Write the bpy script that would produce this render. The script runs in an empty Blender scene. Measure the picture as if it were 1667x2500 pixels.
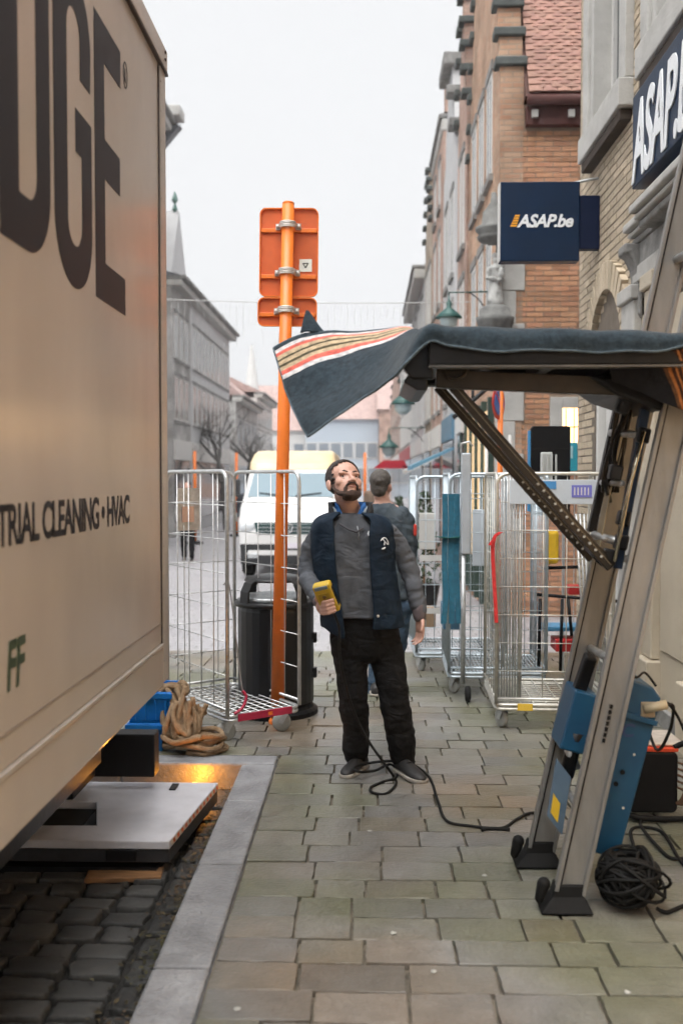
import bpy, bmesh, math, random
from math import sin, cos, pi, radians
from mathutils import Vector, Matrix, Euler, noise
V = Vector
random.seed(7)
scene = bpy.context.scene
col = scene.collection

# ------------------------------------------------------------------ camera
F = 2431.0                                   # focal length in pixels of the 1667 x 2500 photograph (35 mm, 36 mm tall)
CAM = V((0, 0, 1.68))
cam_data = bpy.data.cameras.new('camera')
cam = bpy.data.objects.new('camera', cam_data); col.objects.link(cam)
cam_data.sensor_fit = 'VERTICAL'; cam_data.sensor_height = 36.0; cam_data.lens = 35.0
cam_data.clip_start = 0.05; cam_data.clip_end = 2000
cam.location = CAM
cam.rotation_euler = (radians(90 - 2.03), 0, radians(1.52))
cam_data.dof.use_dof = True; cam_data.dof.focus_distance = 5.7; cam_data.dof.aperture_fstop = 1.9
scene.camera = cam
ROT = Euler(cam.rotation_euler).to_matrix()

# ------------------------------------------------------------------ sky, sun, exposure
SUN_EL, SUN_AZ = 68.0, 200.0                 # overcast: a very wide soft sun behind the clouds
world = bpy.data.worlds.new('World'); scene.world = world; world.use_nodes = True
wn, wl = world.node_tree.nodes, world.node_tree.links
wn.clear()
sky = wn.new('ShaderNodeTexSky'); sky.sky_type = 'NISHITA'; sky.sun_disc = False
sky.sun_elevation = radians(SUN_EL); sky.sun_rotation = radians(SUN_AZ); sky.dust_density = 6; sky.air_density = 1.0
hs = wn.new('ShaderNodeHueSaturation'); hs.inputs['Saturation'].default_value = 0.12; hs.inputs['Value'].default_value = 1.0
wl.new(sky.outputs[0], hs.inputs['Color'])
mixw = wn.new('ShaderNodeMix'); mixw.data_type = 'RGBA'; mixw.inputs['Factor'].default_value = 0.88
wl.new(hs.outputs[0], mixw.inputs['A']); mixw.inputs['B'].default_value = (5.05, 5.1, 5.2, 1)   # even cloud cover
bgn = wn.new('ShaderNodeBackground'); bgn.inputs['Strength'].default_value = 0.055
wl.new(mixw.outputs['Result'], bgn.inputs['Color'])
wo = wn.new('ShaderNodeOutputWorld'); wl.new(bgn.outputs[0], wo.inputs['Surface'])
sun_data = bpy.data.lights.new('sun', 'SUN'); sun_data.energy = 1.5; sun_data.angle = radians(55); sun_data.color = (1.0, 0.985, 0.965)
sun = bpy.data.objects.new('sun', sun_data); col.objects.link(sun)
sun.rotation_euler = (radians(90 - SUN_EL), 0, radians(180 - SUN_AZ))
scene.view_settings.view_transform = 'Standard'; scene.view_settings.look = 'None'
scene.view_settings.exposure = 1.82; scene.view_settings.gamma = 1.0
scene.view_settings.use_curve_mapping = False
try:
    scene.cycles.max_bounces = 5; scene.cycles.diffuse_bounces = 2; scene.cycles.glossy_bounces = 2
    scene.cycles.transmission_bounces = 4; scene.cycles.volume_bounces = 0; scene.cycles.transparent_max_bounces = 8
    scene.cycles.caustics_reflective = False; scene.cycles.caustics_refractive = False
    scene.cycles.sample_clamp_indirect = 3.0
    scene.cycles.use_denoising = True; scene.cycles.use_adaptive_sampling = True; scene.cycles.adaptive_threshold = 0.045; scene.cycles.adaptive_min_samples = 8
except Exception:
    pass

# ------------------------------------------------------------------ measuring: photograph points (1568-wide view) to places
S = 1667.0 / 1568.0
def ray(u, v):
    return ROT @ V(((u * S - 833.5) / F, (1250 - v * S) / F, -1))
def PY(u, v, y):
    r = ray(u, v); return CAM + r * (y / r.y)
def PX(u, v, x):
    r = ray(u, v); return CAM + r * (x / r.x)
def PZ(u, v, z=0.0):
    r = ray(u, v); return CAM + r * ((z - CAM.z) / r.z)
def zg(y):                                    # the street falls away gently
    return -0.03 * min(max(y - 8.0, 0.0), 12.0)

# ------------------------------------------------------------------ materials
MATS = {}
def mat(name, color, rough=0.6, metal=0.0, var=0.0, vscale=6.0, bump=0.0, bscale=40.0, coat=0.0, emit=None, estr=0.0,
        color2=None, obj_var=0.0, island=0.0, spec=0.5, rvar=0.0, aniso=None, alpha=None, stretch=None, sheen=0.0):
    if name in MATS: return MATS[name]
    m = bpy.data.materials.new(name); m.use_nodes = True; MATS[name] = m
    nt = m.node_tree; n, l = nt.nodes, nt.links
    b = n['Principled BSDF']
    b.inputs['Roughness'].default_value = rough; b.inputs['Metallic'].default_value = metal
    b.inputs['Coat Weight'].default_value = coat; b.inputs['Coat Roughness'].default_value = 0.08
    b.inputs['Specular IOR Level'].default_value = spec
    if sheen: b.inputs['Sheen Weight'].default_value = sheen; b.inputs['Sheen Roughness'].default_value = 0.5
    c = (*color, 1)
    b.inputs['Base Color'].default_value = c
    tc = n.new('ShaderNodeTexCoord')
    src = tc.outputs['Object']
    if stretch:
        mp = n.new('ShaderNodeMapping'); mp.inputs['Scale'].default_value = stretch; l.new(src, mp.inputs['Vector']); src = mp.outputs[0]
    out = None
    if var > 0 or color2:
        nz = n.new('ShaderNodeTexNoise'); nz.inputs['Scale'].default_value = vscale; nz.inputs['Detail'].default_value = 4; nz.inputs['Roughness'].default_value = 0.62
        l.new(src, nz.inputs['Vector'])
        cr = n.new('ShaderNodeValToRGB'); cr.color_ramp.elements[0].position = 0.32; cr.color_ramp.elements[1].position = 0.70
        if color2:
            a, d = color, color2
        else:
            a = tuple(x * (1 - var) for x in color); d = tuple(min(1, x * (1 + var)) for x in color)
        cr.color_ramp.elements[0].color = (*a, 1); cr.color_ramp.elements[1].color = (*d, 1)
        l.new(nz.outputs['Fac'], cr.inputs[0]); out = cr.outputs[0]
        if rvar:
            mr = n.new('ShaderNodeMapRange'); mr.inputs['To Min'].default_value = max(0, rough - rvar); mr.inputs['To Max'].default_value = min(1, rough + rvar)
            l.new(nz.outputs['Fac'], mr.inputs['Value']); l.new(mr.outputs[0], b.inputs['Roughness'])
    if obj_var or island:
        if obj_var:
            oi = n.new('ShaderNodeObjectInfo'); rnd = oi.outputs['Random']; amt = obj_var
        else:
            g = n.new('ShaderNodeNewGeometry'); rnd = g.outputs['Random Per Island']; amt = island
        mr = n.new('ShaderNodeMapRange'); mr.inputs['To Min'].default_value = 1 - amt; mr.inputs['To Max'].default_value = 1 + amt
        l.new(rnd, mr.inputs['Value'])
        wnz = n.new('ShaderNodeTexWhiteNoise'); wnz.noise_dimensions = '1D'; l.new(rnd, wnz.inputs['W'])
        hsv = n.new('ShaderNodeHueSaturation'); l.new(mr.outputs[0], hsv.inputs['Value'])
        mr2 = n.new('ShaderNodeMapRange'); mr2.inputs['To Min'].default_value = 0.5 - amt * 0.025; mr2.inputs['To Max'].default_value = 0.5 + amt * 0.025
        l.new(wnz.outputs['Value'], mr2.inputs['Value']); l.new(mr2.outputs[0], hsv.inputs['Hue'])
        if out is not None: l.new(out, hsv.inputs['Color'])
        else: hsv.inputs['Color'].default_value = c
        out = hsv.outputs[0]
    if out is not None: l.new(out, b.inputs['Base Color'])
    if bump > 0:
        nb = n.new('ShaderNodeTexNoise'); nb.inputs['Scale'].default_value = bscale; nb.inputs['Detail'].default_value = 2.5
        l.new(src, nb.inputs['Vector'])
        bp = n.new('ShaderNodeBump'); bp.inputs['Strength'].default_value = bump; bp.inputs['Distance'].default_value = 0.02
        l.new(nb.outputs['Fac'], bp.inputs['Height']); l.new(bp.outputs[0], b.inputs['Normal'])
    if emit:
        b.inputs['Emission Color'].default_value = (*emit, 1); b.inputs['Emission Strength'].default_value = estr
    if alpha is not None:
        b.inputs['Transmission Weight'].default_value = alpha; b.inputs['IOR'].default_value = 1.1
    return m

STEEL = mat('galvanised_wire', (0.60, 0.61, 0.61), 0.38, 0.75, var=0.18, vscale=30)
STEEL2 = mat('zinc_tube', (0.50, 0.52, 0.53), 0.42, 0.7, var=0.2, vscale=25)
BLACK = mat('black_plastic', (0.005, 0.005, 0.006), 0.45, var=0.3, vscale=12, bump=0.05, spec=0.25)
RUBBER = mat('black_rubber', (0.006, 0.006, 0.006), 0.7, var=0.3, vscale=20, spec=0.25)
DARKSTEEL = mat('dark_painted_steel', (0.008, 0.008, 0.009), 0.40, 0.2, var=0.5, vscale=14, bump=0.08, spec=0.35)
GLASS = mat('dark_window_glass', (0.05, 0.055, 0.06), 0.08, 0.0, var=0.4, vscale=0.8, spec=0.9)
WHITEPAINT = mat('white_paint', (0.62, 0.61, 0.585), 0.5, var=0.06, vscale=4)

# ------------------------------------------------------------------ mesh builder
class MB:
    def __init__(s): s.v, s.f, s.uv = [], [], None
    def add(s, vs, fs):
        o = len(s.v); s.v += [V(p) for p in vs]; s.f += [tuple(i + o for i in f) for f in fs]; return s
    def box(s, c, d, M=None):
        c = V(c); hx, hy, hz = d[0] / 2, d[1] / 2, d[2] / 2
        vs = [V((x, y, z)) for x in (-hx, hx) for y in (-hy, hy) for z in (-hz, hz)]
        if M is not None: vs = [M @ p for p in vs]
        return s.add([c + p for p in vs], [(0, 1, 3, 2), (4, 6, 7, 5), (0, 4, 5, 1), (2, 3, 7, 6), (0, 2, 6, 4), (1, 5, 7, 3)])
    def bx(s, x0, x1, y0, y1, z0, z1):
        return s.box(((x0 + x1) / 2, (y0 + y1) / 2, (z0 + z1) / 2), (abs(x1 - x0), abs(y1 - y0), abs(z1 - z0)))
    def beam(s, p, q, w, h, up=(0, 0, 1)):
        p, q = V(p), V(q); d = (q - p); L = d.length; d.normalize(); up = V(up)
        a = d.cross(up)
        if a.length < 1e-4: a = d.cross(V((0, 1, 0)))
        a.normalize(); b = a.cross(d).normalized()
        vs = [c + a * x * w / 2 + b * z * h / 2 for c in (p, q) for x, z in ((-1, -1), (1, -1), (1, 1), (-1, 1))]
        return s.add(vs, [(3, 2, 1, 0), (4, 5, 6, 7), (0, 1, 5, 4), (1, 2, 6, 5), (2, 3, 7, 6), (3, 0, 4, 7)])
    def tube(s, pts, r, seg=8, closed=False, caps=True):
        pts = [V(p) for p in pts]; n = len(pts)
        rs = r if isinstance(r, (list, tuple)) else [r] * n
        rings = []; a = None
        for i, p in enumerate(pts):
            if closed: t = pts[(i + 1) % n] - pts[i - 1]
            elif i == 0: t = pts[1] - pts[0]
            elif i == n - 1: t = pts[-1] - pts[-2]
            else: t = (pts[i + 1] - p).normalized() + (p - pts[i - 1]).normalized()
            if t.length < 1e-9: t = V((0, 0, 1))
            t.normalize()
            if a is None:
                a = t.orthogonal().normalized()
            else:
                a = a - t * a.dot(t)
                if a.length < 1e-6: a = t.orthogonal()
                a.normalize()
            b = t.cross(a)
            rings.append([p + (a * cos(2 * pi * k / seg) + b * sin(2 * pi * k / seg)) * rs[i] for k in range(seg)])
        vs = [p for rg in rings for p in rg]; fs = []
        m = n if closed else n - 1
        for i in range(m):
            j = (i + 1) % n
            for k in range(seg):
                k2 = (k + 1) % seg
                fs.append((i * seg + k, i * seg + k2, j * seg + k2, j * seg + k))
        if caps and not closed:
            fs.append(tuple(range(seg - 1, -1, -1))); fs.append(tuple((n - 1) * seg + k for k in range(seg)))
        return s.add(vs, fs)
    def chain(s, pts, rs, seg=12):                     # tapered limb with round ends
        pts = [V(p) for p in pts]; rs = list(rs)
        d0 = (pts[0] - pts[1]).normalized(); d1 = (pts[-1] - pts[-2]).normalized()
        P, R = [], []
        for a in (85, 55, 28): P.append(pts[0] + d0 * rs[0] * sin(radians(a))); R.append(rs[0] * cos(radians(a)))
        P += pts; R += rs
        for a in (28, 55, 85): P.append(pts[-1] + d1 * rs[-1] * sin(radians(a))); R.append(rs[-1] * cos(radians(a)))
        return s.tube(P, R, seg)
    def ell(s, c, r, seg=16, ring=10, M=None):
        c = V(c); vs = []; fs = []
        if not isinstance(r, (tuple, list)): r = (r, r, r)
        for i in range(ring + 1):
            th = pi * i / ring
            for k in range(seg):
                p = V((r[0] * sin(th) * cos(2 * pi * k / seg), r[1] * sin(th) * sin(2 * pi * k / seg), r[2] * cos(th)))
                if i in (0, ring): p = V((0.001 * r[0] * cos(2 * pi * k / seg), 0.001 * r[1] * sin(2 * pi * k / seg), p.z))
                vs.append(c + (M @ p if M is not None else p))
        for i in range(ring):
            for k in range(seg):
                k2 = (k + 1) % seg
                fs.append((i * seg + k, (i + 1) * seg + k, (i + 1) * seg + k2, i * seg + k2))
        fs.append(tuple(range(seg))); fs.append(tuple(ring * seg + k for k in range(seg - 1, -1, -1)))
        return s.add(vs, fs)
    def loft(s, rings, cap=True):
        n = len(rings[0]); vs = [V(p) for r in rings for p in r]; fs = []
        for i in range(len(rings) - 1):
            for k in range(n):
                k2 = (k + 1) % n
                fs.append((i * n + k, i * n + k2, (i + 1) * n + k2, (i + 1) * n + k))
        if cap:
            fs.append(tuple(range(n - 1, -1, -1))); fs.append(tuple((len(rings) - 1) * n + k for k in range(n)))
        return s.add(vs, fs)
    def lathe(s, prof, c=(0, 0, 0), seg=24, M=None):
        c = V(c); rings = []
        for r, z in prof:
            rg = [V((max(r, 1e-4) * cos(2 * pi * k / seg), max(r, 1e-4) * sin(2 * pi * k / seg), z)) for k in range(seg)]
            rings.append([c + (M @ p if M is not None else p) for p in rg])
        return s.loft(rings)
    def prism(s, poly, o, a, b, n, t):                  # 2-D outline in the plane (a, b) at o, thickness t along n
        o, a, b, n = V(o), V(a), V(b), V(n)
        front = [o + a * p[0] + b * p[1] for p in poly]; back = [p + n * t for p in front]; k = len(poly)
        fs = [tuple(range(k)), tuple(range(2 * k - 1, k - 1, -1))]
        fs += [(i, k + i, k + (i + 1) % k, (i + 1) % k) for i in range(k)]
        return s.add(front + back, fs)
    def grid(s, fn, nu, nv):
        vs = [V(fn(i / nu, j / nv)) for i in range(nu + 1) for j in range(nv + 1)]
        fs = [(i * (nv + 1) + j, (i + 1) * (nv + 1) + j, (i + 1) * (nv + 1) + j + 1, i * (nv + 1) + j + 1) for i in range(nu) for j in range(nv)]
        return s.add(vs, fs)
    def mesh(s, name, m=None, smooth=False):
        me = bpy.data.meshes.new(name); me.from_pydata([tuple(p) for p in s.v], [], s.f)
        bm = bmesh.new(); bm.from_mesh(me); bmesh.ops.recalc_face_normals(bm, faces=bm.faces[:]); bm.to_mesh(me); bm.free()
        if m: me.materials.append(m)
        if smooth: me.polygons.foreach_set('use_smooth', [True] * len(me.polygons))
        me.update(); return me
    def build(s, name, m, parent=None, smooth=False, bevel=0.0, sharp=True, solid=0.0, local=False):
        o = bpy.data.objects.new(name, s.mesh(name, m, smooth)); link(o, parent, local)
        if solid:
            md = o.modifiers.new('thick', 'SOLIDIFY'); md.thickness = solid; md.offset = 0
        if bevel:
            md = o.modifiers.new('bevel', 'BEVEL'); md.width = bevel; md.segments = 2; md.limit_method = 'ANGLE'; md.angle_limit = radians(40)
        return o
LOCS = {}
def link(o, parent=None, local=False):
    col.objects.link(o)
    if parent is not None:
        o.parent = parent
        if parent.name in LOCS and not local:
            o.matrix_parent_inverse = Matrix.Translation(-LOCS[parent.name])
    return o
def tag(o, label=None, cat=None, group=None, kind=None):
    if label: o['label'] = label
    if cat: o['category'] = cat
    if group: o['group'] = group
    if kind: o['kind'] = kind
    return o
def thing(name, label, cat, loc=(0, 0, 0), rz=0.0, group=None, local=False):
    o = bpy.data.objects.new(name, None); o.empty_display_size = 0.1; col.objects.link(o)
    o.location = loc; o.rotation_euler = (0, 0, rz)
    if not local: LOCS[o.name] = V(loc)
    return tag(o, label, cat, group)
def copy_tree(o, parent=None):
    c = o.copy(); col.objects.link(c); c.parent = parent
    if parent is not None: c.matrix_parent_inverse = o.matrix_parent_inverse.copy()
    for ch in list(o.children): copy_tree(ch, c)
    return c
def text_mesh(body, size, bold=0.0, shear=0.0, sx=1.0, depth=0.004, align='LEFT', spacing=1.0):
    cu = bpy.data.curves.new('t', 'FONT'); cu.body = body; cu.size = size; cu.offset = bold; cu.shear = shear; cu.extrude = depth
    cu.align_x = align; cu.space_character = spacing; cu.resolution_u = 4
    o = bpy.data.objects.new('t', cu); col.objects.link(o)
    dg = bpy.context.evaluated_depsgraph_get(); dg.update()
    me = bpy.data.meshes.new_from_object(o.evaluated_get(dg))
    bpy.data.objects.remove(o); bpy.data.curves.remove(cu)
    for v in me.vertices: v.co.x *= sx
    return me
def text_on(name, me, origin, right, up, m, parent):
    """place a text mesh: its x along right, its y along up"""
    right, up = V(right).normalized(), V(up).normalized(); nrm = right.cross(up)
    M = Matrix((right, up, nrm)).transposed()
    for v in me.vertices: v.co = V(origin) + M @ v.co
    me.materials.clear(); me.materials.append(m)
    o = bpy.data.objects.new(name, me); link(o, parent); return o
def spline(pts, n=8, closed=False):
    pts = [V(p) for p in pts]; out = []; k = len(pts)
    for i in range(k if closed else k - 1):
        if closed: p0, p1, p2, p3 = pts[i - 1], pts[i], pts[(i + 1) % k], pts[(i + 2) % k]
        else: p0, p1, p2, p3 = pts[max(i - 1, 0)], pts[i], pts[i + 1], pts[min(i + 2, k - 1)]
        for j in range(n):
            t = j / n
            out.append(0.5 * (2 * p1 + (p2 - p0) * t + (2 * p0 - 5 * p1 + 4 * p2 - p3) * t * t + (3 * p1 - p0 - 3 * p2 + p3) * t ** 3))
    if not closed: out.append(pts[-1])
    return out
def rrect(w, h, r, n=5, cx=0.0, cy=0.0):
    out = []
    for (sx, sy, a0) in ((1, 1, 0), (-1, 1, 90), (-1, -1, 180), (1, -1, 270)):
        for k in range(n + 1):
            a = radians(a0 + 90 * k / n); out.append((cx + sx * (w / 2 - r) + r * cos(a), cy + sy * (h / 2 - r) + r * sin(a)))
    return out
# ================================================================== ground
def struct(name, mb, m, **k):
    return tag(mb.build(name, m, **k), kind='structure')
SAND = mat('joint_sand', (0.165, 0.14, 0.105), 0.95, var=0.5, vscale=14, bump=0.5, bscale=90)
EARTH = mat('gutter_earth', (0.022, 0.020, 0.018), 0.95, var=0.5, vscale=10, bump=0.6, bscale=60)
# far street: setts drawn by the material only where they are too small to pick apart
def setts_mat():
    m = bpy.data.materials.new('street_setts'); m.use_nodes = True; n, l = m.node_tree.nodes, m.node_tree.links
    b = n['Principled BSDF']; tc = n.new('ShaderNodeTexCoord')
    br = n.new('ShaderNodeTexBrick'); br.inputs['Scale'].default_value = 1.0
    br.inputs['Brick Width'].default_value = 0.27; br.inputs['Row Height'].default_value = 0.185; br.inputs['Mortar Size'].default_value = 0.008
    br.inputs['Color1'].default_value = (0.33, 0.325, 0.345, 1); br.inputs['Color2'].default_value = (0.39, 0.385, 0.40, 1); br.inputs['Mortar'].default_value = (0.15, 0.145, 0.14, 1)
    l.new(tc.outputs['Object'], br.inputs['Vector'])
    nz = n.new('ShaderNodeTexNoise'); nz.inputs['Scale'].default_value = 0.9; nz.inputs['Detail'].default_value = 4; l.new(tc.outputs['Object'], nz.inputs['Vector'])
    mx = n.new('ShaderNodeMix'); mx.data_type = 'RGBA'; mx.blend_type = 'MULTIPLY'; mx.inputs['Factor'].default_value = 0.6
    cr = n.new('ShaderNodeValToRGB'); cr.color_ramp.elements[0].color = (0.6, 0.6, 0.62, 1); cr.color_ramp.elements[1].color = (1.15, 1.13, 1.1, 1)
    l.new(nz.outputs['Fac'], cr.inputs[0]); l.new(br.outputs['Color'], mx.inputs['A']); l.new(cr.outputs[0], mx.inputs['B'])
    l.new(mx.outputs['Result'], b.inputs['Base Color']); b.inputs['Roughness'].default_value = 0.42
    bp = n.new('ShaderNodeBump'); bp.inputs['Strength'].default_value = 0.4; bp.inputs['Distance'].default_value = 0.01; bp.invert = True
    l.new(br.outputs['Fac'], bp.inputs['Height']); l.new(bp.outputs[0], b.inputs['Normal'])
    return m
SETTS = setts_mat()
YEND = 9.80
mb = MB()
ys = [YEND, YEND + 0.002, 10.5, 12, 14, 16, 18, 20, 30, 60, 120, 300, 700]
xs = [-300, -60, -12, -4, 4, 12, 60, 300]
vs = [(x, y, zg(y) - (0.0 if y > YEND else 0.04)) for y in ys for x in xs]
nx = len(xs)
mb.add(vs, [(j * nx + i, j * nx + i + 1, (j + 1) * nx + i + 1, (j + 1) * nx + i) for j in range(len(ys) - 1) for i in range(nx - 1)])
street = struct('street', mb, SETTS)
mb = MB()
vs = []; ys = [5.93, 8.0, 8.5, 9.0, YEND]
for y in ys: vs += [(-12, y, zg(y) - 0.022), (-0.536, y, zg(y) - 0.022), (2.6, y, zg(y) - 0.022)]
mb.add(vs, [(j * 3 + i, j * 3 + i + 1, (j + 1) * 3 + i + 1, (j + 1) * 3 + i) for j in range(len(ys) - 1) for i in range(2)])
mb.add([(-0.536, -8, -0.022), (2.6, -8, -0.022), (2.6, 5.93, -0.022), (-0.536, 5.93, -0.022)], [(0, 1, 2, 3)])
pavement = struct('pavement', mb, SAND)
bay = struct('parking_bay', MB().add([(-12, -8, -0.165), (-0.70, -8, -0.165), (-0.70, 5.78, -0.165), (-12, 5.78, -0.165)], [(0, 1, 2, 3)]), EARTH)

# pavers: single stones near the camera, one joined sheet of stones farther off
def paver_nodes(name, island):
    m = bpy.data.materials.new(name); m.use_nodes = True; n, l = m.node_tree.nodes, m.node_tree.links
    b = n['Principled BSDF']; tc = n.new('ShaderNodeTexCoord'); g = n.new('ShaderNodeNewGeometry'); oi = n.new('ShaderNodeObjectInfo')
    rnd = g.outputs['Random Per Island'] if island else oi.outputs['Random']
    cr = n.new('ShaderNodeValToRGB'); e = cr.color_ramp.elements
    e[0].position = 0; e[0].color = (0.128, 0.130, 0.130, 1); e[1].position = 1; e[1].color = (0.200, 0.198, 0.190, 1)
    for p, c in ((0.2, (0.180, 0.183, 0.188, 1)), (0.4, (0.168, 0.158, 0.138, 1)), (0.6, (0.212, 0.214, 0.22, 1)), (0.8, (0.148, 0.153, 0.132, 1))):
        q = e.new(p); q.color = c
    l.new(rnd, cr.inputs[0])
    nz = n.new('ShaderNodeTexNoise'); nz.inputs['Scale'].default_value = 9; nz.inputs['Detail'].default_value = 5; nz.inputs['Roughness'].default_value = 0.65
    l.new(g.outputs['Position'], nz.inputs['Vector'])
    c2 = n.new('ShaderNodeValToRGB'); c2.color_ramp.elements[0].position = 0.3; c2.color_ramp.elements[0].color = (0.76, 0.75, 0.73, 1); c2.color_ramp.elements[1].position = 0.70; c2.color_ramp.elements[1].color = (1.10, 1.10, 1.09, 1)
    l.new(nz.outputs['Fac'], c2.inputs[0])
    mx = n.new('ShaderNodeMix'); mx.data_type = 'RGBA'; mx.blend_type = 'MULTIPLY'; mx.inputs['Factor'].default_value = 1.0
    l.new(cr.outputs[0], mx.inputs['A']); l.new(c2.outputs[0], mx.inputs['B'])
    # broad patches of tread and algae staining, some of it brown, some green
    n3 = n.new('ShaderNodeTexNoise'); n3.inputs['Scale'].default_value = 0.55; n3.inputs['Detail'].default_value = 3; l.new(g.outputs['Position'], n3.inputs['Vector'])
    c3 = n.new('ShaderNodeValToRGB'); e = c3.color_ramp.elements
    e[0].position = 0.40; e[0].color = (0.80, 0.80, 0.50, 1); e[1].position = 0.60; e[1].color = (1.06, 0.82, 0.58, 1); q = e.new(0.5); q.color = (1.03, 0.99, 0.92, 1)
    l.new(n3.outputs['Fac'], c3.inputs[0])
    mx2 = n.new('ShaderNodeMix'); mx2.data_type = 'RGBA'; mx2.blend_type = 'MULTIPLY'; mx2.inputs['Factor'].default_value = 0.85
    l.new(mx.outputs['Result'], mx2.inputs['A']); l.new(c3.outputs[0], mx2.inputs['B'])
    l.new(mx2.outputs['Result'], b.inputs['Base Color'])
    mr = n.new('ShaderNodeMapRange'); mr.inputs['To Min'].default_value = 0.24; mr.inputs['To Max'].default_value = 0.46; l.new(nz.outputs['Fac'], mr.inputs['Value']); l.new(mr.outputs[0], b.inputs['Roughness'])
    nb = n.new('ShaderNodeTexNoise'); nb.inputs['Scale'].default_value = 55; nb.inputs['Detail'].default_value = 3; l.new(g.outputs['Position'], nb.inputs['Vector'])
    bp = n.new('ShaderNodeBump'); bp.inputs['Strength'].default_value = 0.35; bp.inputs['Distance'].default_value = 0.012
    l.new(nb.outputs['Fac'], bp.inputs['Height']); l.new(bp.outputs[0], b.inputs['Normal'])
    return m
PAVER, PAVERS = paver_nodes('paver_stone', False), paver_nodes('paver_stones_far', True)
def stone_shape(rng, w=1.0, d=1.0, h=0.05, rnd=0.02, jit=0.012, dome=0.0):
    """a unit stone with worn edges, uneven sides and a gently uneven top; centred, top at z = 0"""
    N = 16
    base = []
    for k in range(N):
        side, t = k // 4, (k % 4) / 4.0
        p = [(-.5 + t, -.5), (.5, -.5 + t), (.5 - t, .5), (-.5, .5 - t)][side]
        cut = (0.035 if jit > .02 else 0.010) if k % 4 == 0 else 0
        p = (p[0] * (1 - cut) + rng.uniform(-jit, jit), p[1] * (1 - cut) + rng.uniform(-jit, jit) * 1.2)
        base.append(p)
    rings = []
    for s, z in ((1.0, -h), (1.0, -rnd * 0.8), (1 - rnd * 1.1, -rnd * 0.15), (1 - rnd * 5, dome * 0.5)):
        rings.append([V((p[0] * s, p[1] * (1 - (1 - s) * 1.6), z + (rng.uniform(-.0012, .0012) if z > -rnd else 0))) for p in base])
    mb = MB(); mb.loft(rings, cap=False)
    o = len(mb.v); mb.v.append(V((0, 0, dome + 0.0008))); top = 3 * N
    mb.f += [(top + k, top + (k + 1) % N, o) for k in range(N)]
    return mb
rng = random.Random(3)
variants = []
for i in range(14):
    variants.append(stone_shape(rng, h=0.05, rnd=0.0045, jit=0.0065).mesh('paver', PAVER))
slots = []
y = 1.9; row = 0
while y < YEND - 0.1:
    rh = rng.uniform(0.172, 0.196)
    x = -0.53 if y < 5.9 else -3.2
    x -= rng.uniform(0, 0.12) if y > 5.9 else 0
    while x < 2.04:
        L = rng.choice((0.21, 0.24, 0.27, 0.29, 0.31, 0.33, 0.35)) * rng.uniform(0.95, 1.05)
        if x + L > 1.97: L = 2.06 - x
        if not (x < -0.53 and y < 5.93) and L > 0.05:
            slots.append((x + L / 2, y + rh / 2, L, rh))
        x += L
    y += rh
cam_fwd = ROT @ V((0, 0, -1))
def seen(x, y, z=0):
    p = ROT.transposed() @ (V((x, y, z)) - CAM)
    if p.z > -0.5: return False
    return abs(p.x / -p.z * F) < 900 and abs(p.y / -p.z * F) < 1330
slots.sort(key=lambda s: (0 if seen(s[0], s[1]) else 1, s[1]))
far = MB(); k = 0
for i, (x, y, L, rh) in enumerate(slots):
    gap = rng.uniform(0.0035, 0.007)
    rot = rng.uniform(-0.006, 0.006); dz = rng.uniform(-0.004, 0.004); tx, ty = rng.uniform(-.012, .012), rng.uniform(-.009, .009)
    if k < 300 and seen(x, y):
        o = bpy.data.objects.new('paver', rng.choice(variants)); link(o, pavement)
        o.location = (x, y, zg(y) + dz); o.rotation_euler = (tx, ty, rot + (pi if rng.random() < .5 else 0)); o.scale = (L - gap * 1.9, rh - gap * .8, 1); k += 1
    else:
        me = rng.choice(variants); b = len(far.v)
        for v in me.vertices: far.v.append(V((x + v.co.x * (L - gap * 1.9), y + v.co.y * (rh - gap * .8), zg(y) + dz + v.co.z)))
        far.f += [tuple(b + q for q in p.vertices) for p in me.polygons]
tag(far.build('far_pavers', PAVERS, pavement), kind='stuff')

# kerb of long bluestone slabs, round the end of the bay
KERB = mat('bluestone_kerb', (0.25, 0.255, 0.268), 0.42, var=0.28, vscale=6, bump=0.35, bscale=50, obj_var=0.10, rvar=0.12)
kerb = struct('kerb', MB().bx(-0.72, -0.55, -8, 5.90, -0.165, -0.10), SAND)
yy = -1.6
edges = [-1.6, -0.6, 0.35, 1.3, 2.3, 3.33, 4.24, 5.08, 5.745]
for a, b in zip(edges[:-1], edges[1:]):
    o = MB().bx(-0.735, -0.538, a + 0.003, b - 0.003, -0.16, 0.004 + rng.uniform(-.003, .003)).build('kerb_stone', KERB, kerb, bevel=0.012)
edges = [-0.538, -1.45, -2.4, -3.4, -4.4]
for a, b in zip(edges[:-1], edges[1:]):
    MB().bx(b + 0.003, a - 0.003, 5.751, 5.925, -0.16, 0.004 + rng.uniform(-.003, .003)).build('kerb_stone', KERB, kerb, bevel=0.012)

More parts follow.
